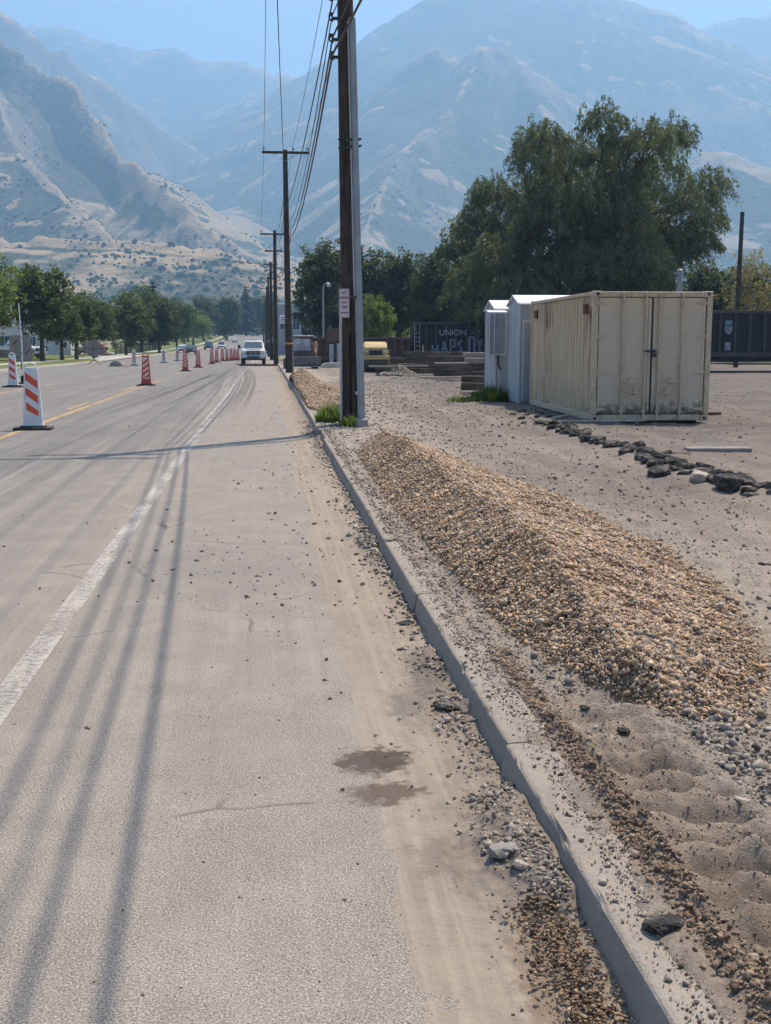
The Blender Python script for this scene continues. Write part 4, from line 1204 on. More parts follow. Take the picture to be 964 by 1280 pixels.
def pole_body(e, top, r0, r1, lean=(0, 0)):
    mb = MB(); n = 14
    pts = [(lean[0]*t, lean[1]*t, -.4+(top+.4)*t) for t in [i/n for i in range(n+1)]]
    mb.tube(pts, [r0+(r1-r0)*i/n for i in range(n+1)], 14)
    return mb.build('pole', M_pole, e, 0, True)
def crossarm(e, z, off, y=-.17, half=1.2, ins=(-1.1, .37, 1.1), x0=0.0, side=True):
    mb = MB(); mb.box(x0+off-half, x0+off+half, y-.05, y+.05, z-.06, z+.06); a = mb.build('crossarm', M_pole, e, .012)
    mb = MB()
    for s in (-1, 1):
        mb.tube([(x0+off*.0+s*.62+off*.3, y+.0, z-.05), (x0, y+.06, z-.42)], .016, 5)
    mb.build('arm_brace', M_galv, a)
    for q in ins:
        mb = MB(); mb.tube([(x0+off+q, y, z+.06), (x0+off+q, y, z+.16)], .014, 6)
        mb.tube([(x0+off+q, y, z+.13), (x0+off+q, y, z+.165), (x0+off+q, y, z+.18), (x0+off+q, y, z+.22), (x0+off+q, y, z+.25), (x0+off+q, y, z+.29)], [.055, .06, .042, .058, .03, .034], 10)
        mb.build('insulator', M_insul, a, 0, True)
    return a
G_pole = 'utility poles along the right side of the road'
def small_pole(name_label, x, y, top, lean, arms):
    e = empty('utility_pole', (x, y, zr(y)+.08), 0, name_label, 'utility pole', G_pole)
    pole_body(e, top, .19, .12, lean)
    for (z, o_, h_) in arms:
        crossarm(e, z, o_, -.16, h_, (-h_+.1, .37, h_-.1) if h_ > 1 else (-h_+.1, h_-.1), lean[0]*z/top)
    mb = MB(); mb.box(-.26, -.17, -.06, .06, 1.7, 2.2); mb.box(.17, .24, -.05, .05, 0, 3.0); mb.build('conduit', M_galv, e, .01)
    return e

# the near pole: big, dark, with conduits, straps, hooks and tags
def near_pole():
    x, y = 1.60, 21.6
    e = empty('utility_pole', (x, y, .12), 0, 'nearest dark wooden utility pole, carrying the sign, cut off at the top', 'utility pole', G_pole)
    top = 11.0; lean = (-.13, 0)
    pole_body(e, top, .185, .125, lean)
    lx = lambda z: lean[0]*(z+.4)/(top+.4)
    crossarm(e, 10.75, -.22, -.17, 1.3, (-1.2, .37, 1.15), lx(10.7))
    crossarm(e, 9.3, -.45, -.17, 1.0, (-.9, .8), lx(9.3))
    # telecom hooks on the road side
    for z in (7.62, 7.28, 6.92, 6.62):
        mb = MB(); mb.cbox((lx(z)-.19, -.02, z), (.12, .05, .05)); mb.tube([(lx(z)-.22, -.02, z-.05), (lx(z)-.29, -.02, z-.02), (lx(z)-.29, -.02, z+.05)], .018, 6)
        mb.cbox((lx(z)-.26, -.02, z+.07), (.07, .09, .05)); mb.build('cable_clamp', M_dkmetal, e, .004)
    # wide wooden and steel cable covers over the lower shaft
    for (dx, w, z0, z1, m, nm) in ((-.205, .05, .05, 2.02, M_whiteplastic, 'cable_guard'), (.02, .07, .0, 2.2, M_pole, 'cable_moulding'), (.115, .05, .0, 2.55, M_dkmetal, 'conduit'),
                                   (-.085, .055, .0, 1.75, M_pole, 'cable_moulding'), (.175, .045, .0, 3.3, M_pole, 'cable_moulding')):
        mb = MB(); yy = -math.sqrt(max(0.001, .185**2-min(abs(dx), .18)**2))
        mb.box(dx-w/2, dx+w/2, yy-.05, yy+.05, z0, z1); mb.build(nm, m, e, .012)
    for z in (2.55, 5.05, 5.2, 1.45, .72):
        mb = MB(); r_ = .19-.0045*z; n = 16
        ring = [(lx(z)+r_*math.cos(2*math.pi*k/n), r_*math.sin(2*math.pi*k/n), z) for k in range(n+1)]
        mb.tube(ring, .011, 5, 0, False); mb.build('strap', M_dkmetal, e)
    mb = MB(); mb.cbox((lx(1.8)+.06, -.215, 1.83), (.055, .012, .19)); mb.build('tag', M_whiteplastic, e, .003)
    mb = MB(); mb.cbox((.065, -.225, .62), (.05, .012, .06)); mb.build('tag', M_whiteplastic, e, .003)
    for z in (3.2, 4.2, 4.75, 6.1, 5.6):
        mb = MB(); mb.disc((lx(z)+.06, -.16, z), .035, .05, 'y', 10); mb.build('bolt', M_dkmetal, e, 0, True)
    mb = MB(); mb.tube([(.02, -.2, 4.6), (.03, -.19, 3.9)], .012, 5); mb.build('ground_wire', M_cable, e); mb = MB(); mb.tube([(.10, -.2, 2.2), (.16, -.22, 2.5), (.30, -.2, 2.62), (.34, -.16, 2.8), (.29, -.14, 2.9)], .012, 5)
    mb.build('ground_wire', M_cable, e)
    # loose soil mound at the foot
    P = np.stack([x+rng.normal(size=240)*.22, y-.1+rng.normal(size=240)*.2, np.full(240, .12)], 1); P[:, 2] = zr(P[:, 1])+.135+.05*np.exp(-((P[:, 0]-x)**2+(P[:, 1]-y)**2)/.06)
    kind(stones('soil_clods', P, rng.uniform(.012, .04, 240), palette(240, GREY+DARK[2:]), True), 'stuff')
near_pole()

# the leaning metal post strapped to it
def steel_post():
    b0 = Vector((1.73, 20.95, .05)); t0 = Vector((1.605, 21.33, 7.35))
    e = empty('metal_post', tuple(b0), 0, 'leaning pale grey metal post strapped to the nearest utility pole', 'post')
    d = t0-b0
    M = Matrix.Translation((0, 0, 0)) @ d.to_track_quat('Z', 'X').to_matrix().to_4x4()
    L = d.length; prof = [(-.068, -.05), (.068, -.05), (.068, .05), (.05, .05), (.05, -.025), (-.05, -.025), (-.05, .05), (-.068, .05)]
    mb = MB(); mb.prism([(-.062, -.04), (-.04, -.058), (.04, -.058), (.062, -.04), (.062, .05), (-.062, .05)], -.2, L, 'z')
    mb.v = [tuple(M @ Vector(p)) for p in mb.v]; mb.build('shaft', M_galv, e, .006)
    mb = MB(); mb.prism([(-.05, -.072), (-.012, -.08), (.0, -.066), (-.05, -.066)], 2.4, L-.05, 'z')
    mb.v = [tuple(M @ Vector(p)) for p in mb.v]; mb.build('rib', M_whiteplastic, e, .003)
    for z in (2.45, 5.1, 5.22):
        p = M @ Vector((-.04, .0, z)); mb = MB(); mb.cbox(p, (.24, .17, .035), .25, 0, 0, -.12); mb.build('bracket', M_dkmetal, e, .006)
    mb = MB(); p = M @ Vector((0, 0, .0)); mb.cbox((p.x, p.y, .07), (.19, .17, .34), 0.2); mb.build('foot', M_galv, e, .01)
steel_post()

def no_parking_sign():
    e = empty('parking_sign', (1.44, 21.27, 2.12), R(-6), 'narrow white sign on the nearest utility pole reading NO PARKING ANY TIME', 'sign')
    w, h = .19, .52
    mb = MB(); mb.box(-w/2, w/2, -.004, .004, 0, h); mb.build('sign_plate', paint('sign_white', (0.62, 0.61, 0.60), .45, 0, .06, 4, (0.3, .27, .24), .2), e, .003)
    red = paint('sign_red', (0.30, 0.035, 0.045), .5, 0, .1)
    mb = MB()
    for (x0, x1, z0, z1) in ((-w/2+.008, w/2-.008, .008, .013), (-w/2+.008, w/2-.008, h-.013, h-.008), (-w/2+.008, -w/2+.013, .013, h-.013), (w/2-.013, w/2-.008, .013, h-.013)):
        mb.box(x0, x1, -.0065, -.0042, z0, z1)
    mb.build('border', red, e)
    def text(s, z, size, wide=1.0):
        cu = bpy.data.curves.new('lettering', 'FONT'); cu.body = s; cu.size = size; cu.align_x = 'CENTER'; cu.align_y = 'CENTER'; cu.extrude = .001; cu.offset = .0022
        o = link(bpy.data.objects.new('lettering', cu), e); o.location = (0, -.0058, z); o.rotation_euler = (R(90), 0, 0); o.scale = (wide, 1, 1)
        return text_mesh(o, red)
    text('NO', .445, .085, .8); text('PARKING', .355, .062, .68); text('ANY', .27, .065, .85); text('TIME', .185, .065, .85)
    mb = MB(); mb.add([(-.07, -.0062, .085), (-.045, -.0062, .108), (-.045, -.0062, .096), (.045, -.0062, .096), (.045, -.0062, .108), (.07, -.0062, .085), (.045, -.0062, .062), (.045, -.0062, .074), (-.045, -.0062, .074), (-.045, -.0062, .062)],
                      [(0, 1, 2, 8, 9), (2, 3, 7, 8), (3, 4, 5, 6, 7)]); mb.build('arrow', red, e)
    for z in (.12, .38):
        mb = MB(); mb.box(-.03, .03, .004, .04, z, z+.04); mb.build('bracket', M_galv, e)
no_parking_sign()

small_pole('second utility pole, with one T shaped crossarm, beside the skid steer loader', 1.20, 60.3, 11.25, (-.07, 0), [(11.1, 0.03, 1.2)])
P3 = small_pole('third utility pole, just right of the white pickup', .80, 93.5, 10.5, (.05, 0), [(10.2, -.15, 1.0), (8.9, -.1, .7)])
P4 = small_pole('fourth utility pole, holding the long street lamp arm', .62, 123, 10.1, (.03, 0), [(9.85, .0, .75)])
def far_pole(src, label, x, y, rz):
    c = copy_tree(src); c.location = (x, y, zr(y)+.08); c.rotation_euler = (0, 0, rz); c['label'] = label; return c
far_pole(P4, 'fifth utility pole along the road, counted from the front', .44, 151, .05)
far_pole(P3, 'sixth utility pole along the road, counted from the front', .25, 186, .02)
far_pole(P4, 'seventh utility pole along the road, counted from the front', .0, 231, -.03)
far_pole(P3, 'eighth utility pole, last in the row, at the bottom of the hill', -.5, 290, 0)

def hang(pts, sag, n=14):
    out = []
    for a, b in zip(pts[:-1], pts[1:]):
        a = Vector(a); b = Vector(b)
        for i in range(n):
            t = i/n; p = a.lerp(b, t); p.z -= 4*sag*t*(1-t); out.append(p)
    out.append(Vector(pts[-1])); return out
WL = [('power_wire', .0095, M_alu, .35, [(.35, -17, 11.2), (.18, 21.43, 11.14), (.07, 60.14, 11.46), (-.25, 93.3, 10.35), (0.0, 122.8, 9.95), (-.1, 151, 9.9)], 'thin power wire on the road side end of the crossarms'),
      ('power_wire', .0095, M_alu, .4, [(1.9, -17, 11.2), (1.75, 21.43, 11.14), (1.53, 60.14, 11.46), (1.02, 93.3, 10.35), (1.2, 122.8, 9.95)], 'power wire on the middle insulators of the crossarms'),
      ('power_wire', .0095, M_alu, .35, [(2.6, -17, 11.2), (2.4, 21.43, 11.14), (2.25, 60.14, 11.46), (1.55, 93.3, 10.35), (1.3, 122.8, 9.95)], 'power wire on the yard side end of the crossarms'),
      ('power_wire', .012, M_cable, .5, [(.2, -17, 9.5), (.25, 21.43, 9.62), (1.1, 60.1, 9.3), (.75, 93.3, 8.95), (.6, 122.8, 8.6)], 'power wire from the lower crossarm of the nearest pole'),
      ('telephone_cable', .015, M_cable, .55, [(2.5, -17, 7.7), (1.30, 21.58, 7.80), (1.05, 60.1, 8.2), (.68, 93.3, 7.6), (.5, 122.8, 7.4)], 'topmost of the telephone cables on the road side of the poles'),
      ('telephone_cable', .011, M_cable, .65, [(2.5, -17, 7.4), (1.27, 21.58, 7.44), (1.36, 60.1, 7.75), (.95, 93.3, 7.2), (.78, 122.8, 7.0)], 'second telephone cable from the top, thinner than its neighbours'),
      ('telephone_cable', .017, M_cable, .6, [(2.5, -17, 7.0), (1.28, 21.58, 7.08), (1.38, 60.1, 7.3), (.97, 93.3, 6.8), (.79, 122.8, 6.6)], 'third telephone cable from the top, a thick bundle'),
      ('telephone_cable', .020, M_cable, .65, [(2.65, -17, 6.6), (1.27, 21.58, 6.78), (1.37, 60.1, 6.95), (.96, 93.3, 6.4), (.78, 122.8, 6.2)], 'lowest and thickest of the telephone cables')]
for nm, r_, m, sag, pts, lab in WL:
    mb = MB(); mb.tube(hang(pts, sag), r_, 5, 0, False); o = mb.build(nm, m, None, 0, True)
    thing(o, lab, 'wire', 'wires strung along the utility poles')

def street_lamp_arm():
    e = empty('street_lamp', (.5, 122.8, zr(123)+9.2), 0, 'long curved street lamp arm reaching over the road from the fourth pole', 'street lamp', 'street lamps')
    mb = MB(); mb.tube([(0, 0, .1), (-.7, 0, .6), (-1.7, 0, .85), (-2.6, 0, .92)], [.05, .045, .04, .04], 8); mb.build('arm', M_galv, e, 0, True)
    mb = MB(); mb.tube([(-2.55, 0, .92), (-2.75, 0, .93), (-3.1, 0, .90), (-3.2, 0, .87)], [.05, .12, .11, .03], 8); mb.build('lamp_head', M_galv, e, 0, True)
street_lamp_arm()
def street_lamp():
    e = empty('street_lamp', (4.98, 100, zr(100)+.08), 0, 'grey street lamp standing against the dark trees behind the skid steer loader', 'street lamp', 'street lamps')
    mb = MB(); mb.tube([(0, 0, 0), (0, 0, 6.3), (.08, 0, 6.62), (.3, 0, 6.75)], [.11, .08, .06, .05], 8); mb.build('post', M_galv, e, 0, True)
    mb = MB(); mb.tube([(.25, 0, 6.75), (.35, 0, 6.74), (.45, 0, 6.66), (.48, 0, 6.45)], [.05, .12, .17, .14], 10); mb.build('lamp_head', M_whiteplastic, e, 0, True)
street_lamp()
def lone_pole():
    e = empty('bare_pole', (31.45, 75, zr(75)), 0, 'bare leaning wooden pole standing behind the black railcar', 'pole')
    mb = MB(); mb.tube([(0, 0, -.2), (-.06, 0, 5), (-.02, 0, 10.2)], [.17, .155, .13], 10); mb.build('shaft', M_pole, e, 0, True)
    mb = MB(); mb.tube([(-.02, 0, 10.15), (-.02, 0, 10.25)], .145, 10); mb.build('cap', M_dkmetal, e, 0, True)
lone_pole()
def vent_pipe():
    e = empty('vent_pipe', (16.4, 45, .05), 0, 'short grey vent pipe standing up behind the cream container', 'pipe')
    mb = MB(); mb.tube([(0, 0, 0), (0, 0, 4.3)], .10, 10); mb.build('pipe', M_galv, e, 0, True)
    mb = MB(); mb.tube([(0, 0, 4.28), (0, 0, 4.42), (0, 0, 4.47)], [.13, .13, .08], 10); mb.build('cap', M_galv, e, 0, True)
vent_pipe()

# ------------------------------------------------------------------ rail yard things
def cream_paint(name, lower_band):
    """old cream paint: chalky, rust streaks running down, bare rust low down; the doors repainted below a wavy line"""
    b = NT(name); p = b.obj(); x, y, z = b.xyz(p)
    n = b.noise(p, 1.6, 5, .6); n2 = b.noise(p, 7, 5, .7); st = b.noise(b.scale(p, (9, 9, .6)), 2, 5, .65)
    c = b.mix(b.range(n, .3, .7), (0.56, 0.43, 0.28), (0.64, 0.51, 0.345))
    if lower_band:
        edge = b.math('ADD', z, b.range(b.noise(b.scale(p, (1, 1, 0)), 1.1, 2, .5), 0, 1, -.12, .12))
        c = b.mix(b.range(edge, 2.17, 2.14), c, b.mix(b.range(n2, .3, .7), (0.53, 0.425, 0.31), (0.58, 0.48, 0.355)))
        c = b.mix(b.math('MULTIPLY', b.range(b.math('ADD', z, b.range(n2, 0, 1, -.25, .25)), .42, .12), .85), c, (0.06, 0.045, 0.04))
    else:
        up = b.range(z, 1.5, 2.45)
        rs = b.math('MULTIPLY', b.range(st, .44, .58), b.math('ADD', b.math('MULTIPLY', up, .75), .35))
        zone = b.math('ADD', b.range(b.math('ABSOLUTE', b.math('SUBTRACT', y, 4.15)), .75, .15), b.range(b.math('ABSOLUTE', b.math('SUBTRACT', y, .55)), .5, .1))
        c = b.mix(b.math('MULTIPLY', rs, b.math('ADD', b.math('MULTIPLY', zone, 1.1), .16), 0, True), c, (0.20, 0.085, 0.04))
        low = b.math('MULTIPLY', b.range(z, .9, .2), b.range(n2, .56, .66))
        c = b.mix(b.math('MULTIPLY', low, .8), c, (0.09, 0.055, 0.04))
    spots = b.range(b.noise(p, 13, 4, .75), .68, .74)
    c = b.mix(b.math('MULTIPLY', spots, .7), c, (0.15, 0.075, 0.045))
    return b.finish(c, .7, 0, b.bump(n2, .15, .01), .3)
M_cream = cream_paint('cream_side_paint', False)
M_door = cream_paint('cream_door_paint', True)
M_trim = paint('cream_trim', (0.57, 0.45, 0.30), .65, 0, .12, 3, (0.16, 0.08, 0.045), .55)
M_rust = paint('rust_brown', (0.13, 0.06, 0.038), .9, 0, .35, 8, (0.05, 0.035, 0.03), .5, .3)
M_seal = paint('door_seal', (0.05, 0.045, 0.042), .8, 0, .2)

def container():
    W, L, H = 2.44, 6.06, 2.59
    e = empty('shipping_container', (6.49, 22.62, .09), R(-1.3), 'cream shipping container with closed double doors facing the road, rust streaks on its side', 'container')
    for (x, y) in ((0, 0), (W-.11, 0), (0, L-.11), (W-.11, L-.11)):
        mb = MB(); mb.box(x, x+.11, y, y+.11, .12, H-.12); mb.build('corner_post', M_trim, e, .012)
    for (x, y) in ((0, 0), (W-.178, 0), (0, L-.162), (W-.178, L-.162)):
        for z in (0, H-.118):
            mb = MB(); mb.box(x-.004, x+.182, y-.006, y+.166, z, z+.118); c = mb.build('corner_casting', M_trim, e, .01)
            mb = MB(); mb.tube([(x+.089, y-.0075 if y < 1 else y+.168, z+.06), (x+.089, y-.0085 if y < 1 else y+.169, z+.06)], .034, 12); mb.build('opening', M_seal, c)
    for (a, z0, z1) in ((0.0, .0, .14), (0.0, H-.10, H-.012), (W-.06, .0, .14), (W-.06, H-.10, H-.012)):
        mb = MB(); mb.box(a+.004, a+.056, .165, L-.165, z0+.015, z1); mb.build('side_rail', M_trim, e, .008)
    for (y, z0, z1, n) in ((.01, .012, .13, 'door_sill'), (.01, H-.115, H-.01, 'door_header'), (L-.09, .012, .13, 'end_rail'), (L-.09, H-.115, H-.01, 'end_rail')):
        mb = MB(); mb.box(.184, W-.184, y, y+.08, z0, z1); mb.build(n, M_trim, e, .008)
    def corr(a0, a1, n, depth, flat=()):
        pts = []; p = (a1-a0)/n
        for i in range(n):
            s = a0+i*p
            if i in flat: pts += [(s, 0), (s+p, 0)]; continue
            pts += [(s, 0), (s+p*.28, 0), (s+p*.42, depth), (s+p*.80, depth), (s+p*.94, 0)]
        pts.append((a1, 0)); return pts
    for (nm, x, sg) in (('side_panel', .022, 1), ('side_panel', W-.022, -1)):
        pr = corr(.11, L-.11, 22, .05, (1, 20)); V, F = [], []
        for (s, d) in pr:
            V += [(x+sg*d, s, .135), (x+sg*d, s, H-.095)]
        for i in range(len(pr)-1): F.append((2*i, 2*i+2, 2*i+3, 2*i+1))
        mb = MB(); mb.add(V, F); mb.build(nm, M_cream, e)
    pr = corr(.11, W-.11, 9, .034); V, F = [], []
    for (s, d) in pr: V += [(s, L-.03-d, .13), (s, L-.03-d, H-.11)]
    for i in range(len(pr)-1): F.append((2*i, 2*i+2, 2*i+3, 2*i+1))
    mb = MB(); mb.add(V, F); mb.build('end_panel', M_cream, e)
    pr = corr(.08, L-.08, 20, .02); V, F = [], []
    for (s, d) in pr: V += [(.03, s, H-.035+d), (W-.03, s, H-.035+d)]
    for i in range(len(pr)-1): F.append((2*i, 2*i+1, 2*i+3, 2*i+2))
    mb = MB(); mb.add(V, F); mb.build('roof', M_cream, e)
    mb = MB(); mb.box(.06, W-.06, .1, L-.1, .14, .17); mb.build('floor', M_pole, e)
    for (y, z) in ((.62, 2.25), (5.42, 2.25)):
        mb = MB(); mb.box(-.012, .02, y-.15, y+.15, z-.1, z+.1)
        for k in range(5): mb.box(-.02, -.01, y-.14, y+.14, z-.085+k*.04, z-.065+k*.04)
        mb.build('vent', M_rust, e, .003)
    # doors
    for s in (0, 1):
        x0, x1 = (.115, W/2-.006) if s == 0 else (W/2+.006, W-.115)
        mb = MB(); mb.box(x0+.012, x1-.012, .028, .06, .145, H-.13)
        d = mb.build('door', M_door, e, .006)
        mb = MB()
        for (a, b_, c_, f_) in ((x0, x0+.012, .145, H-.13), (x1-.012, x1, .145, H-.13), (x0, x1, .131, .145), (x0, x1, H-.13, H-.117)):
            mb.box(a, b_, .034, .062, c_, f_)
        mb.build('seal', M_seal, d)
        mb = MB()
        for f in ((x0+.02, x0+.075), (x1-.075, x1-.02)): mb.box(f[0], f[1], .016, .029, .17, H-.16)
        mb.build('door_frame', M_door, d, .004)
        hx = x0 if s == 0 else x1
        for z in (.24, .98, 1.70, 2.36):
            sg = 1 if s == 0 else -1
            mb = MB(); mb.cbox((hx-sg*.035, .012, z), (.075, .055, .115)); mb.prism([(hx, z+.045), (hx, z-.045), (hx+sg*.20, z-.012), (hx+sg*.20, z+.018)], .004, .022, 'y')
            mb.tube([(hx-sg*.01, -.008, z-.07), (hx-sg*.01, -.008, z+.07)], .016, 8)
            mb.build('hinge', M_trim, d, .003)
        rods = (.30*1.0+x0+.18, x1-.135) if s == 0 else (x0+.135, x1-.48)
        rods = (x0+.50, x1-.135) if s == 0 else (x0+.135, x1-.50)
        for i, rx in enumerate(rods):
            mb = MB(); mb.tube([(rx, -.018, .055), (rx, -.018, H-.05)], .023, 10)
            for z in (.05, H-.06): mb.cbox((rx, -.012, z), (.06, .05, .07))
            for z in (.20, 1.12, H-.22): mb.cbox((rx, -.006, z), (.085, .045, .06))
            mb.cbox((rx, -.006, H-.24), (.07, .04, .13))
            mb.build('locking_bar', M_trim, d, .003)
            hz = .80 if (i == 0) == (s == 0) else .585
            dr = 1 if (s == 0 and i == 0) or (s == 1 and i == 0) else -1
            mb = MB(); mb.tube([(rx, -.05, hz), (rx+dr*.12, -.06, hz-.03), (rx+dr*.40, -.055, hz+.01)], [.014, .013, .011], 7)
            mb.cbox((rx+dr*.19, -.035, hz+.02), (.045, .05, .17)); mb.cbox((rx+dr*.19, -.04, hz+.0), (.11, .03, .05))
            mb.build('handle', M_trim, d, .003)
    o = MB(); o.cbox((.0, -.03, .0), (.09, .05, .085)); o.tube([(-.03, -.03, .04), (-.03, -.03, .085), (.0, -.03, .105), (.03, -.03, .085), (.03, -.03, .04)], .010, 6)
    o.cbox((-.09, -.02, .075), (.22, .02, .035))
    p = o.build('padlock', M_dkmetal, None, .004); p.location = (6.49+W/2+.03, 22.57, 1.42); thing(p, 'dark padlock with hasp holding the cream container doors shut', 'padlock')
container()
M_timber = None
def timber_mat():
    b = NT('old_timber'); p = b.obj()
    g = b.noise(b.scale(p, (1.0, 14, 14)), 2.2, 5, .65); n = b.noise(p, 1.0, 3, .6)
    c = b.mix(b.range(g, .3, .7), (0.05, 0.038, 0.031), (0.15, 0.118, 0.095))
    c = b.mix(b.math('MULTIPLY', b.range(n, .5, .75), .6), c, (0.22, 0.19, 0.16))
    return b.finish(c, .95, 0, b.bump(g, .8, .02), .1)
M_timber = timber_mat()
M_paletimber = paint('pale_timber', (0.30, 0.26, 0.21), .9, 0, .25, 6, (0.14, 0.12, 0.1), .4, .3)

def beam(name, label, c, d, rz, mat, cat, group, bev=.012, rx=0, ry=0):
    mb = MB(); mb.cbox((0, 0, 0), d)
    o = mb.build(name, mat, None, bev)
    for v in o.data.vertices:
        v.co += Vector((vnoise(v.co.x*2+c[0], v.co.y*9, 3), vnoise(v.co.y*7+c[1], v.co.z*9, 4), vnoise(v.co.x*1.5+c[1], v.co.z*7, 5)))*float(min(d)*.12)
    o.location = c; o.rotation_euler = (rx, ry, rz)
    return thing(o, label, cat, group)
for k, y in enumerate((23.1, 25.6, 28.2)):
    beam('sleeper', ['old timber block under the front end of the cream container', 'old timber block under the middle of the cream container', 'old timber block under the rear end of the cream container'][k],
         (7.55, y, .035), (2.55, .24, .12), R(-1.3), M_timber, 'timber', 'timbers the container stands on')
# planks and a bar lying beside the container
beam('plank', 'pale plank lying in the shade along the front of the cream container', (6.55, 21.9, .145), (1.7, .13, .04), R(4), M_paletimber, 'plank', 'planks lying by the container')
beam('plank', 'thin grey plank beside the left corner of the cream container', (5.9, 23.0, .15), (1.5, .12, .035), R(60), M_paletimber, 'plank', 'planks lying by the container')
beam('plank', 'dark plank lying along the long side of the cream container', (6.08, 25.2, .12), (2.2, .14, .05), R(85), M_timber, 'plank', 'planks lying by the container')

# small utility sheds
M_shed = paint('pale_blue_grey_metal', (0.36, 0.39, 0.42), .5, .1, .10, 2, (0.3, .27, .24), .2)
M_shedw = paint('white_metal', (0.60, 0.61, 0.62), .45, .1, .06, 2, (0.4, .36, .32), .2)
def shed(label, x, y, z, w, dep, eave, ridge):
    e = empty('metal_shed', (x, y, z), 0, label, 'shed', 'small metal sheds behind the container')
    mb = MB(); mb.box(0, w, 0, .04, .05, eave); mb.build('front_wall', M_shed, e, .004)
    mb = MB(); mb.box(0, w, dep-.04, dep, .05, eave); mb.build('rear_wall', M_shed, e, .004)
    for (a, b_) in ((0.0, .035), (w-.035, w)):
        mb = MB(); mb.prism([(.04, .05), (dep-.04, .05), (dep-.04, eave), (dep/2, ridge), (.04, eave)], a+.002, b_+.002, 'x'); mb.build('side_wall', M_shed, e, .003)
        mb = MB()
        for k in range(1, 5): mb.box(a-.006 if a == 0 else b_+.003, a+.001 if a == 0 else b_+.009, dep*k/5-.02, dep*k/5+.02, .07, eave-.03)
        mb.build('seam', M_shedw, e)
    for s in (0, 1):
        y0, y1 = (-.05, dep/2) if s == 0 else (dep+.05, dep/2)
        mb = MB(); q = eave-(ridge-eave)*.2/dep*1.0
        mb.add([(-.05, y0, q), (w+.05, y0, q), (w+.05, y1, ridge+.03), (-.05, y1, ridge+.03), (-.05, y0, q-.05), (w+.05, y0, q-.05), (w+.05, y1, ridge-.02), (-.05, y1, ridge-.02)],
               [(0, 1, 2, 3), (4, 7, 6, 5), (0, 4, 5, 1), (1, 5, 6, 2), (2, 6, 7, 3), (3, 7, 4, 0)]); mb.build('roof_slope', M_shedw, e, .004)
    mb = MB()
    for xx in (0.0, w): mb.box(xx-.03, xx+.03, -.02, .03, .03, eave)
    mb.build('corner_trim', M_shedw, e, .004)
    mb = MB(); mb.box(.12, .85, -.03, -.003, .12, 2.1); d = mb.build('door', M_shed, e, .004)
    mb = MB(); mb.box(.08, .12, -.035, -.001, .1, 2.14); mb.box(.85, .89, -.035, -.001, .1, 2.14); mb.box(.12, .85, -.035, -.001, 2.1, 2.14); mb.build('door_frame', M_shedw, d, .003)
    mb = MB(); mb.cbox((.78, -.06, 1.05), (.03, .04, .14)); mb.build('handle', M_dkmetal, d, .003)
    mb = MB(); mb.box(.02, w-.02, .02, dep-.02, -.12, .05); mb.build('base', M_timber, e)
    return e
shed('pale blue metal shed with bright white roof, half hidden by the cream container', 6.40, 28.95, .08, 2.0, 1.35, 2.58, 2.76)
s2 = shed('rear pale grey metal shed, with the louvred box on its corner', 6.20, 31.0, .08, 1.7, 1.5, 2.50, 2.70)
def louver_box():
    e = empty('louvred_unit', (5.95, 30.62, 1.32), 0, 'light blue grey louvred cooling box mounted on the corner of the rear metal shed', 'cooling unit')
    w, d, h = .47, .36, 1.12
    mb = MB(); mb.box(.02, w-.02, .02, d, .02, h-.02); mb.build('casing', M_shed, e, .01)
    for k in range(15):
        z = .05+k*(h-.1)/15
        mb = MB(); mb.cbox((w/2+.075, .008, z+.035), (w-.20, .03, .05), 0, 0, R(28)); mb.build('slat', M_shed, e)
        mb = MB(); mb.cbox((.075, .008, z+.035), (.11, .03, .05), 0, 0, R(28)); mb.build('slat', M_shed, e)
        mb = MB(); mb.cbox((.008, d/2, z+.035), (.03, d-.05, .05), 0, 0, 0, R(-28)); mb.build('slat', M_shed, e)
    mb = MB(); mb.box(.13, .16, -.012, .02, .0, h)
    for (a, b_) in ((0, .022), (w-.022, w)): mb.box(a, b_, -.014, .022, .0, h)
    mb.box(0.022, w-.022, -.013, .021, h-.03, h+.001); mb.box(.022, w-.022, -.013, .021, -.001, .03); mb.build('frame', M_shedw, e, .003)
    mb = MB(); mb.prism([(-.02, h), (d+.02, h+.06), (d+.02, h+.08), (-.02, h+.02)], -.03, w+.03, 'x'); mb.build('hood', M_shedw, e, .003)
    mb = MB(); mb.tube([(.33, d-.05, .03), (.33, d-.05, -.25), (.40, d-.02, -.4)], .025, 7); mb.build('pipe', M_dkmetal, e, 0, True)
louver_box()

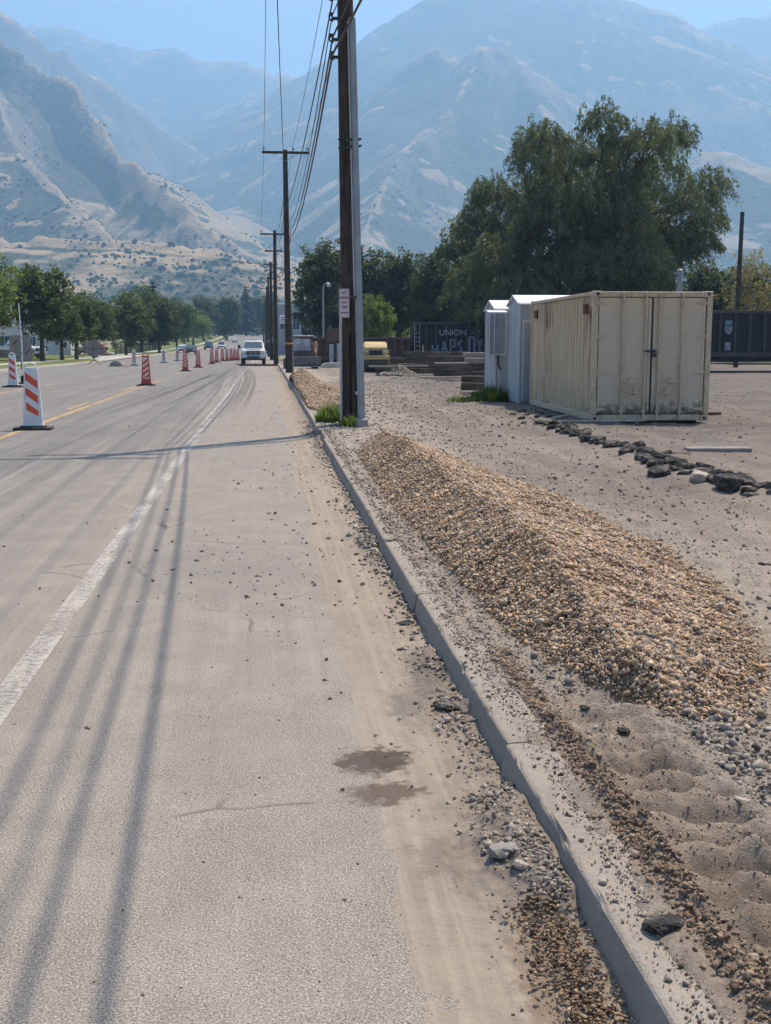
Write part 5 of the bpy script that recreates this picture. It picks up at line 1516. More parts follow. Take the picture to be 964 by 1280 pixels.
# railcars
M_track = paint('rail_steel', (0.13, 0.09, 0.07), .6, .5, .25)
def railcar(label, x, y, z, L, h0, h1, mat, ribm, nr, wheels=True, group='railcars standing on the yard track', lowsill=.35):
    e = empty('railcar', (x, y, z), 0, label, 'railcar', group)
    W = 2.9
    mb = MB(); mb.box(0, L, 0, .05, h0, h1); mb.box(0, L, W-.05, W, h0, h1); mb.build('side_wall', mat, e)
    mb = MB(); mb.box(.0, .05, .052, W-.052, h0, h1); mb.box(L-.05, L, .052, W-.052, h0, h1); mb.build('end_wall', mat, e)
    mb = MB(); mb.box(.06, L-.06, .06, W-.06, h0+.02, h0+.12); mb.build('floor', M_dkmetal, e)
    for i in range(nr+1):
        rx = .06+(L-.12)*i/nr
        mb = MB(); mb.prism([(rx-.10, .0), (rx-.06, -.11), (rx+.06, -.11), (rx+.10, 0)], h0+.02, h1-.1, 'z'); mb.build('rib', ribm, e)
    for (nm, za, zb, d) in (('top_chord', h1-.10, h1+.06, .13), ('side_sill', h0-.18, h0+.10, .14)):
        mb = MB(); mb.box(-.02, L+.02, -d, .06, za, zb); mb.build(nm, ribm, e, .01)
    mb = MB(); mb.box(.3, L-.3, W/2-.3, W/2+.3, h0-.40, h0-.05); mb.prism([(.6, h0-.1), (2.0, h0-.45), (L-2.0, h0-.45), (L-.6, h0-.1)], .3, W-.3, 'y'); mb.build('centre_sill', M_dkmetal, e)
    mb = MB()
    for k in range(6): mb.tube([(-.03, -.1+.02, h0+.1+k*.33), (.35, -.17, h0+.1+k*.33)], .014, 5)
    mb.tube([(-.03, -.12, h0-.2), (-.03, -.12, h1)], .016, 5); mb.tube([(.36, -.15, h0-.2), (.36, -.15, h1)], .016, 5); mb.build('ladder', M_whiteplastic if h1 > 2.5 else M_dkmetal, e)
    mb = MB(); mb.box(-.45, -.0, W/2-.15, W/2+.15, h0-.35, h0-.05); mb.box(L, L+.45, W/2-.15, W/2+.15, h0-.35, h0-.05); mb.build('coupler', M_dkmetal, e, .03)
    if wheels:
        for tx in (1.9, L-1.9):
            mb = MB(); mb.prism([(tx-1.25, .42), (tx-.9, .62), (tx-.35, .62), (tx-.25, .38), (tx+.25, .38), (tx+.35, .62), (tx+.9, .62), (tx+1.25, .42), (tx+1.1, .36), (tx+.6, .3), (tx-.6, .3), (tx-1.1, .36)], .38, .52, 'y')
            mb.box(tx-.3, tx+.3, .4, W-.4, .4, .7); t = mb.build('bogie', M_dkmetal, e)
            for wx in (-.85, .85):
                mb = MB()
                for yy in (.62, W-.62): mb.disc((tx+wx, yy, .42), .42, .13, 'y', 20); mb.disc((tx+wx, yy+(.07 if yy < 1 else -.07), .42), .46, .03, 'y', 20)
                mb.tube([(tx+wx, .6, .42), (tx+wx, W-.6, .42)], .08, 8); mb.build('wheelset', M_track, t, 0, True)
    return e
M_black = paint('railcar_black', (0.018, 0.017, 0.019), .75, 0, .25, 1.2, (0.10, 0.08, 0.07), .4)
M_blackrib = paint('railcar_rib_black', (0.055, 0.05, 0.05), .75, 0, .25, 1.2, (0.12, 0.1, 0.085), .5)
M_navy = paint('railcar_navy', (0.016, 0.016, 0.019), .75, 0, .25, 1.0, (0.07, 0.06, 0.055), .35)
M_navyrib = paint('railcar_navy_rib', (0.042, 0.041, 0.045), .75, 0, .25, 1.0, (0.09, 0.08, 0.07), .35)
M_brown = paint('railcar_brown', (0.075, 0.045, 0.036), .85, 0, .3, 1.0, (0.12, 0.09, 0.07), .4)
M_brownrib = paint('railcar_brown_rib', (0.10, 0.062, 0.05), .85, 0, .3, 1.0, (0.14, 0.11, 0.09), .4)
M_chalk = paint('chalky_white', (0.27, 0.285, 0.31), .8, 0, .3, 4, (0.04, .04, .05), .7)
M_graff = paint('graffiti_blue_grey', (0.17, 0.205, 0.25), .8, 0, .35, 4, (0.03, .03, .04), .75)
M_graffdark = paint('graffiti_outline', (0.12, 0.12, 0.14), .8, 0, .2)
M_yellowplate = paint('yellow_placard', (0.50, 0.36, 0.09), .6, 0, .15)

def lettering(s, parent, loc, size, mat, wide=1.0, bold=.0, name='lettering'):
    cu = bpy.data.curves.new(name, 'FONT'); cu.body = s; cu.size = size; cu.extrude = .004; cu.offset = bold
    o = link(bpy.data.objects.new(name, cu), parent); o.location = loc; o.rotation_euler = (R(90), 0, 0); o.scale = (wide, 1, 1)
    return text_mesh(o, mat)
c1 = railcar('black ribbed railcar with a small shield emblem, at the right edge behind the cream container', 19.8, 62, .0, 15.5, .98, 3.28, M_black, M_blackrib, 18)
# emblem: a pale shield with a dark blue band of lettering above
em = MB(); em.add([(0, 0, .22), (0, 0, .0), (.07, 0, -.16), (.21, 0, -.24), (.35, 0, -.16), (.42, 0, 0), (.42, 0, .22)], [(0, 1, 2, 3, 4, 5, 6)])
em.add([(0, -.003, .54), (.0, -.003, .27), (.42, -.003, .27), (.42, -.003, .54)], [(0, 1, 2, 3)], 1)
eo = em.build('emblem', [M_chalk, paint('emblem_blue', (0.10, 0.17, 0.30), .7)], c1); eo.location = (5.42, -.125, 2.28)
em = MB()
for k in range(3): em.box(.09+k*.09, .13+k*.09, -.004, -.001, -.12, .2)
eb = em.build('stripe', M_graffdark, eo)
em = MB()
for k in range(2): em.box(.04, .38, -.008, -.0045, .33+k*.1, .38+k*.1)
em.build('bar', M_chalk, eo)
def outline_letters(parent, x, z):
    mb = MB()
    def st(pts, w=.022):
        for a, b_ in zip(pts[:-1], pts[1:]): mb.tube([(a[0], 0, a[1]), (b_[0], 0, b_[1])], w, 4)
    for dx in (0, .05):
        st([(.5+dx, .82), (.0+dx, .8), (.04+dx, .45), (.42+dx, .42), (.4+dx, .05), (-.05+dx, .0)])            # S
        st([(.8+dx, .0), (.75+dx, .8), (1.2+dx, .75), (1.15+dx, .4), (.8+dx, .4), (1.25+dx, .0)])            # R
        st([(1.5+dx, .05), (1.45+dx, .8), (1.95+dx, .75), (1.9+dx, .05), (1.5+dx, .05)])                      # O
        st([(2.2+dx, .0), (2.2+dx, .8)]); st([(2.7+dx, .85), (2.25+dx, .4), (2.75+dx, .0)])                   # K
    o = mb.build('graffiti', M_graffdark, parent); o.location = (x, -.125, z); return o
outline_letters(c1, 1.2, 1.15)
lettering('W', c1, (3.95, -.13, 1.2), .55, M_chalk, .9, .02); 
mb = MB(); mb.box(0, .34, 0, .004, 0, .44); pl = mb.build('placard', M_chalk, c1); pl.location = (5.45, -.128, 1.18)
lettering('51', pl, (.05, -.003, .12), .24, M_graffdark, .8, .006)

c2 = railcar('dark navy railcar with chalky white graffiti, under the big drooping tree', 11.35, 88, -.08, 13.5, .62, 3.1, M_navy, M_navyrib, 17)
lettering('UNION', c2, (1.85, -.128, 2.2), .62, M_chalk, 1.02, .008)
def graffiti_word(parent, x, z):
    mb = MB()
    def blk(px, h, pts, w=.085):
        for a, b_ in pts: mb.tube([(px+a[0], 0, a[1]*h), (px+b_[0], 0, b_[1]*h)], w, 4)
    blk(0, .75, [((0, 0), (0, 1)), ((0, .5), (.4, .5)), ((.4, 0), (.4, 1))])
    blk(.7, 1.05, [((0, 0), (.2, 1)), ((.2, 1), (.45, 0)), ((.1, .4), (.35, .4))])
    blk(1.4, 1.15, [((0, 0), (0, 1)), ((0, 1), (.35, .95)), ((.35, .95), (.3, .5)), ((.3, .5), (0, .5))])
    blk(1.95, 1.1, [((.35, 1), (0, .75)), ((0, .75), (.35, .4)), ((.35, .4), (0, 0))])
    blk(2.85, 1.3, [((0, 0), (0, 1)), ((0, 1), (.4, 1)), ((.4, 1), (.4, 0)), ((.4, 0), (0, 0))], .11)
    blk(3.5, 1.2, [((0, 1), (.15, .5)), ((.35, 1), (.15, .5)), ((.15, .5), (.15, 0))])
    blk(4.1, 1.3, [((0, 1), (.42, 1)), ((.42, 1), (0, 0)), ((0, 0), (.45, 0))])
    o = mb.build('graffiti', M_graff, parent); o.location = (x, -.13, z); return o
graffiti_word(c2, 1.35, .72)
for xx in (.55, 6.05):
    mb = MB(); mb.box(0, .13, 0, .004, 0, .62); p = mb.build('placard', M_yellowplate, c2); p.location = (xx, -.132, .85)
c3 = railcar('low brown railcar coupled to the left of the navy railcar', 3.4, 88.2, -.08, 7.6, .55, 1.98, M_brown, M_brownrib, 13)
for k in range(2):
    mb = MB(); mb.box(-2, 45, 88.0+k*1.5+.62, 88.0+k*1.5+.70, -.20, -.075); kind(mb.build('rail', M_track), 'structure')
    mb = MB(); mb.box(8, 45, 62.0+k*1.5+.62, 62.0+k*1.5+.70, -.12, -.003); kind(mb.build('rail', M_track), 'structure')

def boxed(label, x, y, z, col, rz=0):
    e = empty('freight_container', (x, y, z), rz, label, 'container', 'grey freight containers beyond the railcars')
    m = paint('grey_box_'+label.split()[0], col, .6, .1, .1, 2, (0.2, .19, .18), .3)
    mb = MB(); mb.box(0, 2.44, 0, 6, 0, 2.6); mb.build('body', m, e, .02)
    for s in (0, 1):
        mb = MB(); mb.box(.1+s*1.13, 1.2+s*1.13, -.04, -.004, .12, 2.45); d = mb.build('door', m, e, .01)
        for k in (0, 1):
            mb = MB(); mb.tube([(.4+k*.45+s*1.13, -.06, .1), (.4+k*.45+s*1.13, -.06, 2.5)], .03, 6); mb.build('locking_bar', M_galv, d)
    mb = MB(); mb.box(-.03, 2.47, -.03, 6.03, 2.6, 2.66); mb.build('roof', M_shedw, e, .01)
    return e
boxed('light grey freight container seen end on, above the yellow roller', 13.0, 150, .28, (0.36, 0.37, 0.38))
boxed('pale grey freight container seen end on, above the brown railcar', 15.6, 152, .22, (0.42, 0.43, 0.44))

def brown_board():
    e = empty('notice_board', (4.25, 80, zr(80)+.05), 0, 'brown board on posts with grey cabinets below, left of the nearest utility pole', 'sign board')
    mb = MB(); mb.box(0, 1.25, 0, .08, 1.78, 2.62); mb.build('board', paint('board_brown', (0.13, 0.07, 0.045), .8, 0, .2), e, .01)
    mb = MB()
    for (a, b_, c_, d) in ((-.06, 1.31, 2.6, 2.68), (-.06, 1.31, 1.72, 1.8)): mb.box(a, b_, -.03, .11, c_, d)
    for a in (-.06, 1.25): mb.box(a, a+.06, -.03, .11, 1.8, 2.6)
    mb.build('frame', M_timber, e)
    for a in (.1, 1.05):
        mb = MB(); mb.box(a, a+.1, .085, .18, 0, 2.5); mb.build('post', M_timber, e)
brown_board()
def cabinet(label, x, y, w, h):
    e = empty('metal_cabinet', (x, y, zr(y)+.08), 0, label, 'cabinet', 'grey cabinets below the brown board')
    mb = MB(); mb.box(0, w, 0, .5, 0, h); mb.build('body', M_galv, e, .02)
    mb = MB(); mb.box(.04, w-.04, -.02, -.003, .1, h-.08); d = mb.build('door', M_shed, e, .01)
    mb = MB(); mb.cbox((w-.1, -.04, h*.5), (.03, .04, .15)); mb.build('handle', M_dkmetal, d)
cabinet('slim grey metal cabinet under the brown board, left of its neighbour', 4.35, 79.3, .28, 1.55)
cabinet('wider grey metal cabinet under the brown board', 4.85, 79.2, .38, 1.6)
def low_ramp():
    mb = MB(); mb.box(0, 1.6, 0, 1.2, 0, .18); mb.prism([(0, .18), (1.6, .18), (1.3, .32), (.2, .32)], .1, .9, 'y')
    o = mb.build('concrete_block', M_walk, None, .02); o.location = (3.6, 74.5, zr(75)+.12); thing(o, 'low pale concrete block on the ground right of the skid steer bucket', 'concrete block')
low_ramp()

# old timbers stacked on the dirt
TB = [ # centre x,y,z, length, height, rz, pale?, label
 (7.6, 57.5, .40, 2.9, .26, 2, 0, 'dark squared timber on the ground at the back of the left timber stack'),
 (7.6, 57.2, .68, 2.7, .26, -1, 0, 'dark squared timber lying on the back of the left timber stack'),
 (7.4, 52.0, .30, 2.4, .24, 1, 0, 'lower squared timber at the middle of the left timber stack'),
 (7.4, 52.0, .53, 2.4, .09, 1, 1, 'pale board lying on the middle of the left timber stack'),
 (8.4, 55.0, .75, 3.4, .26, -2, 0, 'long dark timber on top of the timber stack below the navy railcar'),
 (8.6, 55.1, 1.02, 3.2, .24, -1, 0, 'topmost long dark timber below the navy railcar'),
 (8.35, 48.5, .26, 2.2, .28, -3, 0, 'short squared timber at the bottom of the middle timber stack'),
 (8.35, 48.5, .53, 2.2, .24, -2, 0, 'squared timber in the middle of the middle timber stack'),
 (8.4, 48.4, .72, 2.0, .07, -2, 1, 'pale plank on the front of the middle timber stack'),
 (8.4, 49.6, .90, 2.0, .24, -4, 0, 'short dark timber on top of the middle timber stack'),
 (6.2, 53.5, .30, 1.5, .26, -9, 0, 'short timber at the left end of the timbers near the dirt heap'),
 (6.2, 53.5, .48, 1.7, .08, -9, 1, 'pale plank lying on the left end of the timbers'),
 (6.9, 46.0, .19, 3.0, .08, 2, 1, 'long pale plank lying flat on the dirt before the timbers'),
 (8.2, 38.5, .22, 1.9, .26, -12, 0, 'dark timber at the bottom of the pile beside the small shed'),
 (8.3, 38.9, .50, 2.0, .28, -6, 0, 'dark timber in the middle of the pile beside the small shed'),
 (8.5, 39.2, .78, 2.1, .26, -3, 0, 'brown timber near the top of the pile beside the small shed'),
 (8.5, 39.4, 1.0, 2.1, .16, -2, 1, 'pale weathered timber on top of the pile beside the small shed'),
 (8.2, 40.5, 1.18, 1.3, .14, 2, 1, 'short pale plank on the pile beside the small shed'),
 (7.3, 36.0, .22, 1.5, .24, -18, 0, 'short dark timber on the ground in front of the pile by the small shed'),
 (7.4, 36.5, .45, 1.4, .2, -14, 0, 'short dark timber lying on another before the small shed'),
 (6.5, 34.0, .16, 1.2, .05, 8, 1, 'pale broken board on the dirt left of the weeds by the shed'),
 (7.1, 33.6, .17, .9, .05, -6, 1, 'short pale board on the dirt by the weeds of the shed')]
for (x, y, z, L, h, rz, pale, lab) in TB:
    beam('timber' if h > .1 else 'plank', lab, (x-.35+random.uniform(-.2, .2), y, z+.04), (L*random.uniform(.85, 1.15), .5 if h > .1 else .3, h), R(rz+random.uniform(-4, 4)), M_paletimber if pale else M_timber, 'timber', 'old timbers stacked in the rail yard')

# the row of broken asphalt along the haul track
def chunk_mesh(seed, flat):
    rr = np.random.default_rng(seed)
    mb = MB(); n = 9
    bm = bmesh.new(); bmesh.ops.create_icosphere(bm, subdivisions=2, radius=1.0)
    for v in bm.verts:
        p = v.co; q = max(-.62, min(.55, p.z))
        k = 1+.30*float(fbm(p.x*1.3+seed, p.y*1.3+p.z, 3, seed))
        v.co = Vector((p.x*k, p.y*k, q*flat*(1+.3*float(vnoise(p.x*2+seed, p.y*2, seed)))))
        v.co += Vector(rr.normal(size=3))*.035
    me = bpy.data.meshes.new('broken_asphalt'); bm.to_mesh(me); bm.free(); me.materials.append(M_asph_chunk); return me
def asph_chunk():
    b = NT('broken_asphalt_crust'); p = b.obj(); w = b.pos()
    n = b.noise(w, 9, 5, .7); v = b.voro(w, 60)
    nz = b.xyz(b.node('ShaderNodeNewGeometry').outputs['Normal'])[2]
    c = b.mix(b.range(n, .35, .65), (0.035, 0.032, 0.031), (0.085, 0.078, 0.072))
    c = b.mix(b.math('MULTIPLY', b.range(n, .45, .65), .55), c, (0.26, 0.225, 0.19))
    return b.finish(c, .95, 0, b.bump(b.math('ADD', n, b.math('MULTIPLY', v, .6)), 1.0, .03), .2)
M_asph_chunk = asph_chunk()
_chunks = [chunk_mesh(s, f) for s, f in ((1, .55), (2, .8), (3, .45), (4, .7), (5, .6), (6, .9))]
G_chunk = 'broken asphalt lumps in a row along the haul track'
def chunk(x, y, s, i, label=None, sz=1.0, mat=None):
    o = link(bpy.data.objects.new('asphalt_lump', _chunks[i % 6]))
    o.location = (x, y, float(ground_z(x, y))+s*.22*sz); o.scale = (s*random.uniform(.85, 1.3), s*random.uniform(.7, 1.0), s*sz)
    o.rotation_euler = (random.uniform(-.35, .35), random.uniform(-.35, .35), random.uniform(0, 6.28))
    return thing(o, label or 'dark lump of broken asphalt in the long row between the track and the container', 'asphalt lump', G_chunk)
random.seed(21)
for i in range(100):
    y = 10.7+9.6*(i/99.0)**1.05; xr = float(np.interp(y, [8, 11.3, 12.5, 15, 17, 19.4, 24], [5.6, 5.17, 4.86, 5.02, 5.03, 5.1, 5.4]))
    s = random.uniform(.055, .13)*(1.15 if y < 14 else 1.0)
    chunk(xr+random.gauss(0, .13), y, s, i, None, random.uniform(.7, 1.1))
for i in range(12):
    y = 19.5+i*.55; chunk(5.2+random.gauss(0, .2)+i*.05, y, random.uniform(.06, .13), i)
def lone(name, label, cat, x, y, s, i, mat, sz=1.0, group=None):
    me = _chunks[i % 6].copy(); me.materials.clear(); me.materials.append(mat)
    o = link(bpy.data.objects.new(name, me)); zz = float(ground_z(x, y)) if x > .93 else float(zr(y)+.004+gutter_heap(np.array(x), np.array(y)))
    o.location = (x, y, zz+s*.12*sz); o.scale = (s*1.1, s*.9, s*sz); o.rotation_euler = (.15, -.1, i*1.3)
    return thing(o, label, cat, group)
M_palerock = paint('pale_rock', (0.36, 0.30, 0.245), .9, 0, .15, 6, (0.2, .17, .14), .4, .3)
M_greyrock = paint('grey_rock', (0.23, 0.21, 0.19), .9, 0, .15, 6, (0.3, .26, .22), .4, .3)
lone('rock', 'round tan rock sitting among the black asphalt lumps', 'rock', 4.78, 12.25, .13, 1, M_palerock, 1.0)
lone('rock', 'dark lump lying alone on the right edge, beyond the gravel windrow', 'rock', 3.93, 7.05, .045, 4, M_asph_chunk)
lone('rock', 'flat dark lump in the dirt up from the lone lump at the right edge', 'rock', 3.55, 7.75, .06, 2, M_asph_chunk, .6)
beam('concrete_slab', 'long broken concrete slab lying flat in front of the cream container', (6.45, 15.9, .15), (.92, .26, .075), R(-4), M_greyrock, 'concrete slab', None, .014)
beam('scrap_board', 'small dark board lying on the dirt between the rubble row and the slab', (5.75, 15.5, .14), (.3, .12, .03), R(-20), M_timber, 'board', None)
beam('scrap_board', 'small brown box section on the yard ground right of the container', (10.0, 25.0, .08), (.34, .14, .07), R(5), M_timber, 'board', None)
# loose rocks near the camera, each big enough to point at
lone('rock', 'largest pale rock half buried in the gutter spoil', 'rock', .735, 3.44, .050, 3, M_greyrock, .9)
lone('rock', 'long pale stone in the gutter spoil beside the largest rock', 'rock', .775, 3.33, .030, 5, M_palerock, .7)
bpy.data.objects['rock.004'].rotation_euler = (.2, .1, 1.9)
lone('rock', 'dark clod lying in the gutter next to the curb joint', 'clod', .815, 6.65, .045, 0, M_asph_chunk, .8)
lone('rock', 'dark clod against the curb behind the damp stain', 'clod', .80, 5.0, .06, 2, M_asph_chunk, .8)
lone('rock', 'black crust of asphalt on top of the near end of the curb', 'clod', 1.03, 2.78, .055, 3, M_asph_chunk, .6)
for i, (x, y, s, m, lab) in enumerate([(1.72, 3.62, .034, M_asph_chunk, 'dark stone by a pale chip in the dirt behind the curb'), (1.80, 3.72, .02, M_palerock, 'small pale upright chip in the dirt beside the dark stone'),
        (1.58, 3.55, .026, M_palerock, 'flat pale stone on the edge of the track marks'), (1.92, 3.05, .032, M_greyrock, 'grey stone at the right edge below the track marks'),
        (1.86, 3.28, .03, M_greyrock, 'rounded grey stone right of the cleat marks'), (1.75, 4.05, .028, M_asph_chunk, 'dark stone in the spoil under the toe of the gravel windrow'),
        (1.42, 4.35, .03, M_asph_chunk, 'dark clod between the curb and the toe of the gravel windrow'), (1.33, 4.6, .022, M_asph_chunk, 'small dark clod near the curb, left of its larger twin'),
        (1.98, 2.75, .026, M_palerock, 'tan stone at the lower right edge of the photo'), (1.64, 4.5, .03, M_asph_chunk, 'dark clod directly under the near toe of the gravel windrow')]):
    lone('rock', lab, 'stone', x, y, s, i, m, .8, 'stones lying in the dirt behind the curb')
beam('wood_stick', 'short pale stick lying on the damp patch in the gutter', (.545, 3.47, .014), (.012, .065, .010), R(6), M_paletimber, 'stick', None, .002)

# ------------------------------------------------------------------ traffic control
M_panelwhite = paint('panel_white', (0.68, 0.68, 0.69), .4, 0, .07, 4, (0.32, 0.28, 0.24), .35)
M_refl_orange = paint('sheeting_red_orange', (0.62, 0.075, 0.03), .4, 0, .08, 5, (0.3, .2, .15), .15)
M_body_orange = paint('body_orange', (0.50, 0.07, 0.045), .5, 0, .1, 4, (0.3, .2, .17), .2)
M_pink = paint('sheeting_pale', (0.62, 0.56, 0.55), .45, 0, .06, 5, (0.4, .3, .27), .2)
def delineator(body, sheet, stripe, s, H=1.2, handle=True, nst=3):
    """vertical panel: rubber base, tapering hollow body, sheeting with slanted stripes, a carrying handle on top"""
    e = empty('vertical_panel')
    mb = MB(); mb.prism([(-.36, -.20), (-.28, -.24), (.28, -.24), (.36, -.20), (.36, .20), (.28, .24), (-.28, .24), (-.36, .20)], 0, .045, 'z'); mb.box(-.24, .24, -.14, .14, .045, .075)
    mb.build('base', M_rubberblk, e, .008)
    mb = MB(); w0, w1 = .19, .125
    mb.add([(-w0, -.06, .06), (w0, -.06, .06), (w0, .06, .06), (-w0, .06, .06), (-w1, -.035, H), (w1, -.035, H), (w1, .035, H), (-w1, .035, H)],
           [(0, 3, 2, 1), (4, 5, 6, 7), (0, 1, 5, 4), (1, 2, 6, 5), (2, 3, 7, 6), (3, 0, 4, 7)])
    mb.box(-w0-.012, w0+.012, -.075, .075, .05, .11)
    bd = mb.build('body', body, e, .012)
    yf = lambda z: -.0615+.025*(z-.06)/(H-.06)-.0
    z0, z1, w = .26, H-.07, .112
    mb = MB(); mb.add([(-w, yf(z0)-.003, z0), (w, yf(z0)-.003, z0), (w, yf(z1)-.003, z1), (-w, yf(z1)-.003, z1), (-w, yf(z0)+.004, z0), (w, yf(z0)+.004, z0), (w, yf(z1)+.004, z1), (-w, yf(z1)+.004, z1)],
                     [(0, 1, 2, 3), (0, 4, 5, 1), (1, 5, 6, 2), (2, 6, 7, 3), (3, 7, 4, 0)])
    sh = mb.build('sheeting', sheet, e)
    st = (z1-z0)/nst; hgt = st*.52; sl = .17
    for k in range(nst):
        zt = z1-.015-k*st; poly = [(-w, zt), (-w, zt-hgt), (w, zt-hgt-sl), (w, zt-sl)] if s > 0 else [(-w, zt-sl), (-w, zt-hgt-sl), (w, zt-hgt), (w, zt)]
        poly = [(x, min(z1, max(z0, z))) for x, z in poly]
        mb = MB(); mb.add([(x, yf(z)-.0055, z) for x, z in poly]+[(x, yf(z)-.002, z) for x, z in poly], [(0, 1, 2, 3), (0, 4, 5, 1), (1, 5, 6, 2), (2, 6, 7, 3), (3, 7, 4, 0)])
        mb.build('stripe', stripe, sh)
    if handle:
        mb = MB(); mb.tube([(-w1+.015, 0, H-.02)]+[(-(w1-.015)*math.cos(a), 0, H+.085*math.sin(a)) for a in [math.pi*k/8 for k in range(9)]]+[(w1-.015, 0, H-.02)], .017, 7); mb.build('handle', body, e, 0, True)
    return e
PA = delineator(M_panelwhite, M_panelwhite, M_refl_orange, 1, 1.19)
PB = delineator(M_body_orange, M_pink, M_refl_orange, -1, 1.16, True, 4)
PC = delineator(M_panelwhite, M_pink, M_body_orange, 1, 1.15, True, 4)
G_del = 'striped vertical panels closing the lane'
DL = [('A', -4.49, 22.8, .04, 'nearest white panel with three red orange stripes, standing on the yellow line at the left'),
      ('A', -9.50, 44.8, -.1, 'white panel with three orange stripes at the left edge, beside the thin white marker post'),
      ('B', -4.67, 45.95, .05, 'nearest of the red panels, standing alone at the end of the solid yellow line'),
      ('C', -10.38, 93.3, .1, 'pale panel with thin stripes, next to the grey sandbag on the road'),
      ('C', -9.29, 107.6, -.1, 'small pale panel standing alone before the iron fence'),
      ('C', -8.97, 119.8, .05, 'pale panel on the far lane, first of a close pair before the dense trees'),
      ('B', -8.35, 121.5, .0, 'red panel on the far lane, second of a close pair before the dense trees'),
      ('B', -4.90, 71.6, .05, 'second of the red panels along the closed lane'),
      ('B', -4.82, 83.85, -.05, 'third of the red panels along the closed lane, slimmer than the second'),
      ('B', -4.61, 100.5, .08, 'fourth of the red panels along the closed lane'),
      ('B', -4.57, 109.3, .0, 'fifth of the red panels along the closed lane'),
      ('B', -4.30, 116.6, .04, 'leftmost panel of the tight cluster left of the white pickup'),
      ('B', -3.92, 118.6, -.04, 'second panel of the tight cluster left of the white pickup'),
      ('B', -3.55, 120.2, .02, 'third panel of the tight cluster left of the white pickup'),
      ('B', -3.25, 122.0, -.02, 'fourth panel of the tight cluster left of the white pickup'),
      ('B', -2.95, 124.2, .03, 'rightmost red panel of the tight cluster left of the white pickup'),
      ('C', -2.35, 126.0, .0, 'pale panel closest to the mirror of the white pickup')]
seen = set()
for k, x, y, rz, lab in DL:
    src = {'A': PA, 'B': PB, 'C': PC}[k]
    o = src if k not in seen else copy_tree(src); seen.add(k)
    o.location = (x, y, zr(y)+.003); o.rotation_euler = (0, 0, rz); thing(o, lab, 'vertical panel', G_del)

def marker_post():
    e = empty('marker_post', (-9.87, 48.4, zr(48.4)), R(2), 'tall thin white marker post on a black foot, behind the panels at the left', 'post')
    mb = MB(); mb.tube([(0, 0, .1), (0.02, 0, 1.6), (-.03, 0, 3.25)], [.028, .026, .02], 8); mb.build('shaft', M_panelwhite, e, 0, True)
    mb = MB(); mb.cbox((0, 0, .03), (.55, .4, .06)); mb.box(-.08, .08, -.08, .08, .06, .34); mb.build('foot', M_rubberblk, e, .02)
    mb = MB(); mb.tube([(0.02, 0, 1.2), (.02, 0, 1.28)], .045, 8); mb.build('collar', M_galv, e)
marker_post()
M_signback = paint('sign_back_fabric', (0.24, 0.21, 0.185), .85, 0, .12, 3, (0.3, .27, .24), .25)
def stand(e, h):
    mb = MB()
    for s in (-1, 1):
        mb.tube([(0, 0, .35), (s*.55, -.5, .02)], .02, 6); mb.tube([(0, 0, .35), (s*.55, .5, .02)], .02, 6)
    mb.tube([(0, 0, .2), (0, 0, h)], .025, 6); mb.build('stand', M_dkmetal, e)
def square_sign():
    y = 66; x = -13.5
    e = empty('work_sign', (x, y, zr(y)), R(8), 'square temporary sign seen from behind, standing before the parked white truck', 'sign', 'temporary road work signs')
    stand(e, 1.0)
    mb = MB(); mb.box(-.58, .58, .0, .02, .72, 2.12); b = mb.build('panel', M_signback, e, .006)
    mb = MB()
    for (a, c) in (((-.45, 1.6), (-.15, 1.85)), ((.22, 1.08), (.5, 1.35))): mb.tube([(a[0], -.006, a[1]), (c[0], -.006, c[1])], .035, 4)
    mb.tube([(-.5, -.006, .92), (-.05, -.006, .92)], .02, 4); mb.build('tape', M_rust, b)
    mb = MB(); mb.box(-.03, .03, -.03, -.002, .75, 2.1); mb.build('brace', M_galv, e)
square_sign()
def diamond_sign():
    y = 101; x = -14.6
    e = empty('work_sign', (x, y, zr(y)), R(-5), 'diamond shaped temporary sign seen from behind, on a low stand by the far curb', 'sign', 'temporary road work signs')
    stand(e, .7)
    mb = MB(); r_ = 1.02; mb.prism([(0, .42), (r_, .42+r_*.86), (0, .42+2*r_*.86), (-r_, .42+r_*.86)], 0, .02, 'y'); mb.build('panel', M_signback, e)
    mb = MB(); mb.tube([(0, -.02, .45), (0, -.02, .4+2*r_*.86)], .022, 5); mb.tube([(-r_+.04, -.02, .42+r_*.86), (r_-.04, -.02, .42+r_*.86)], .022, 5); mb.build('cross_rib', M_dkmetal, e)
diamond_sign()
def sandbag():
    y = 89.8
    e = empty('sandbag', (-11.37, y, zr(y)), R(10), 'grey sandbag on a flat dark stand lying in the far lane', 'sandbag')
    mb = MB(); mb.prism([(-.48, 0), (.48, 0), (.44, .16), (.25, .36), (-.05, .42), (-.3, .34), (-.44, .18)], -.3, .3, 'y'); mb.build('bag', paint('sack_grey', (0.26, 0.245, 0.22), .9, 0, .2), e, .08, True, 2)
    mb = MB(); mb.box(-.65, .85, -.05, .05, .005, .05); mb.box(-.05, .05, -.5, .5, .052, .09); mb.build('stand', M_dkmetal, e)
sandbag()

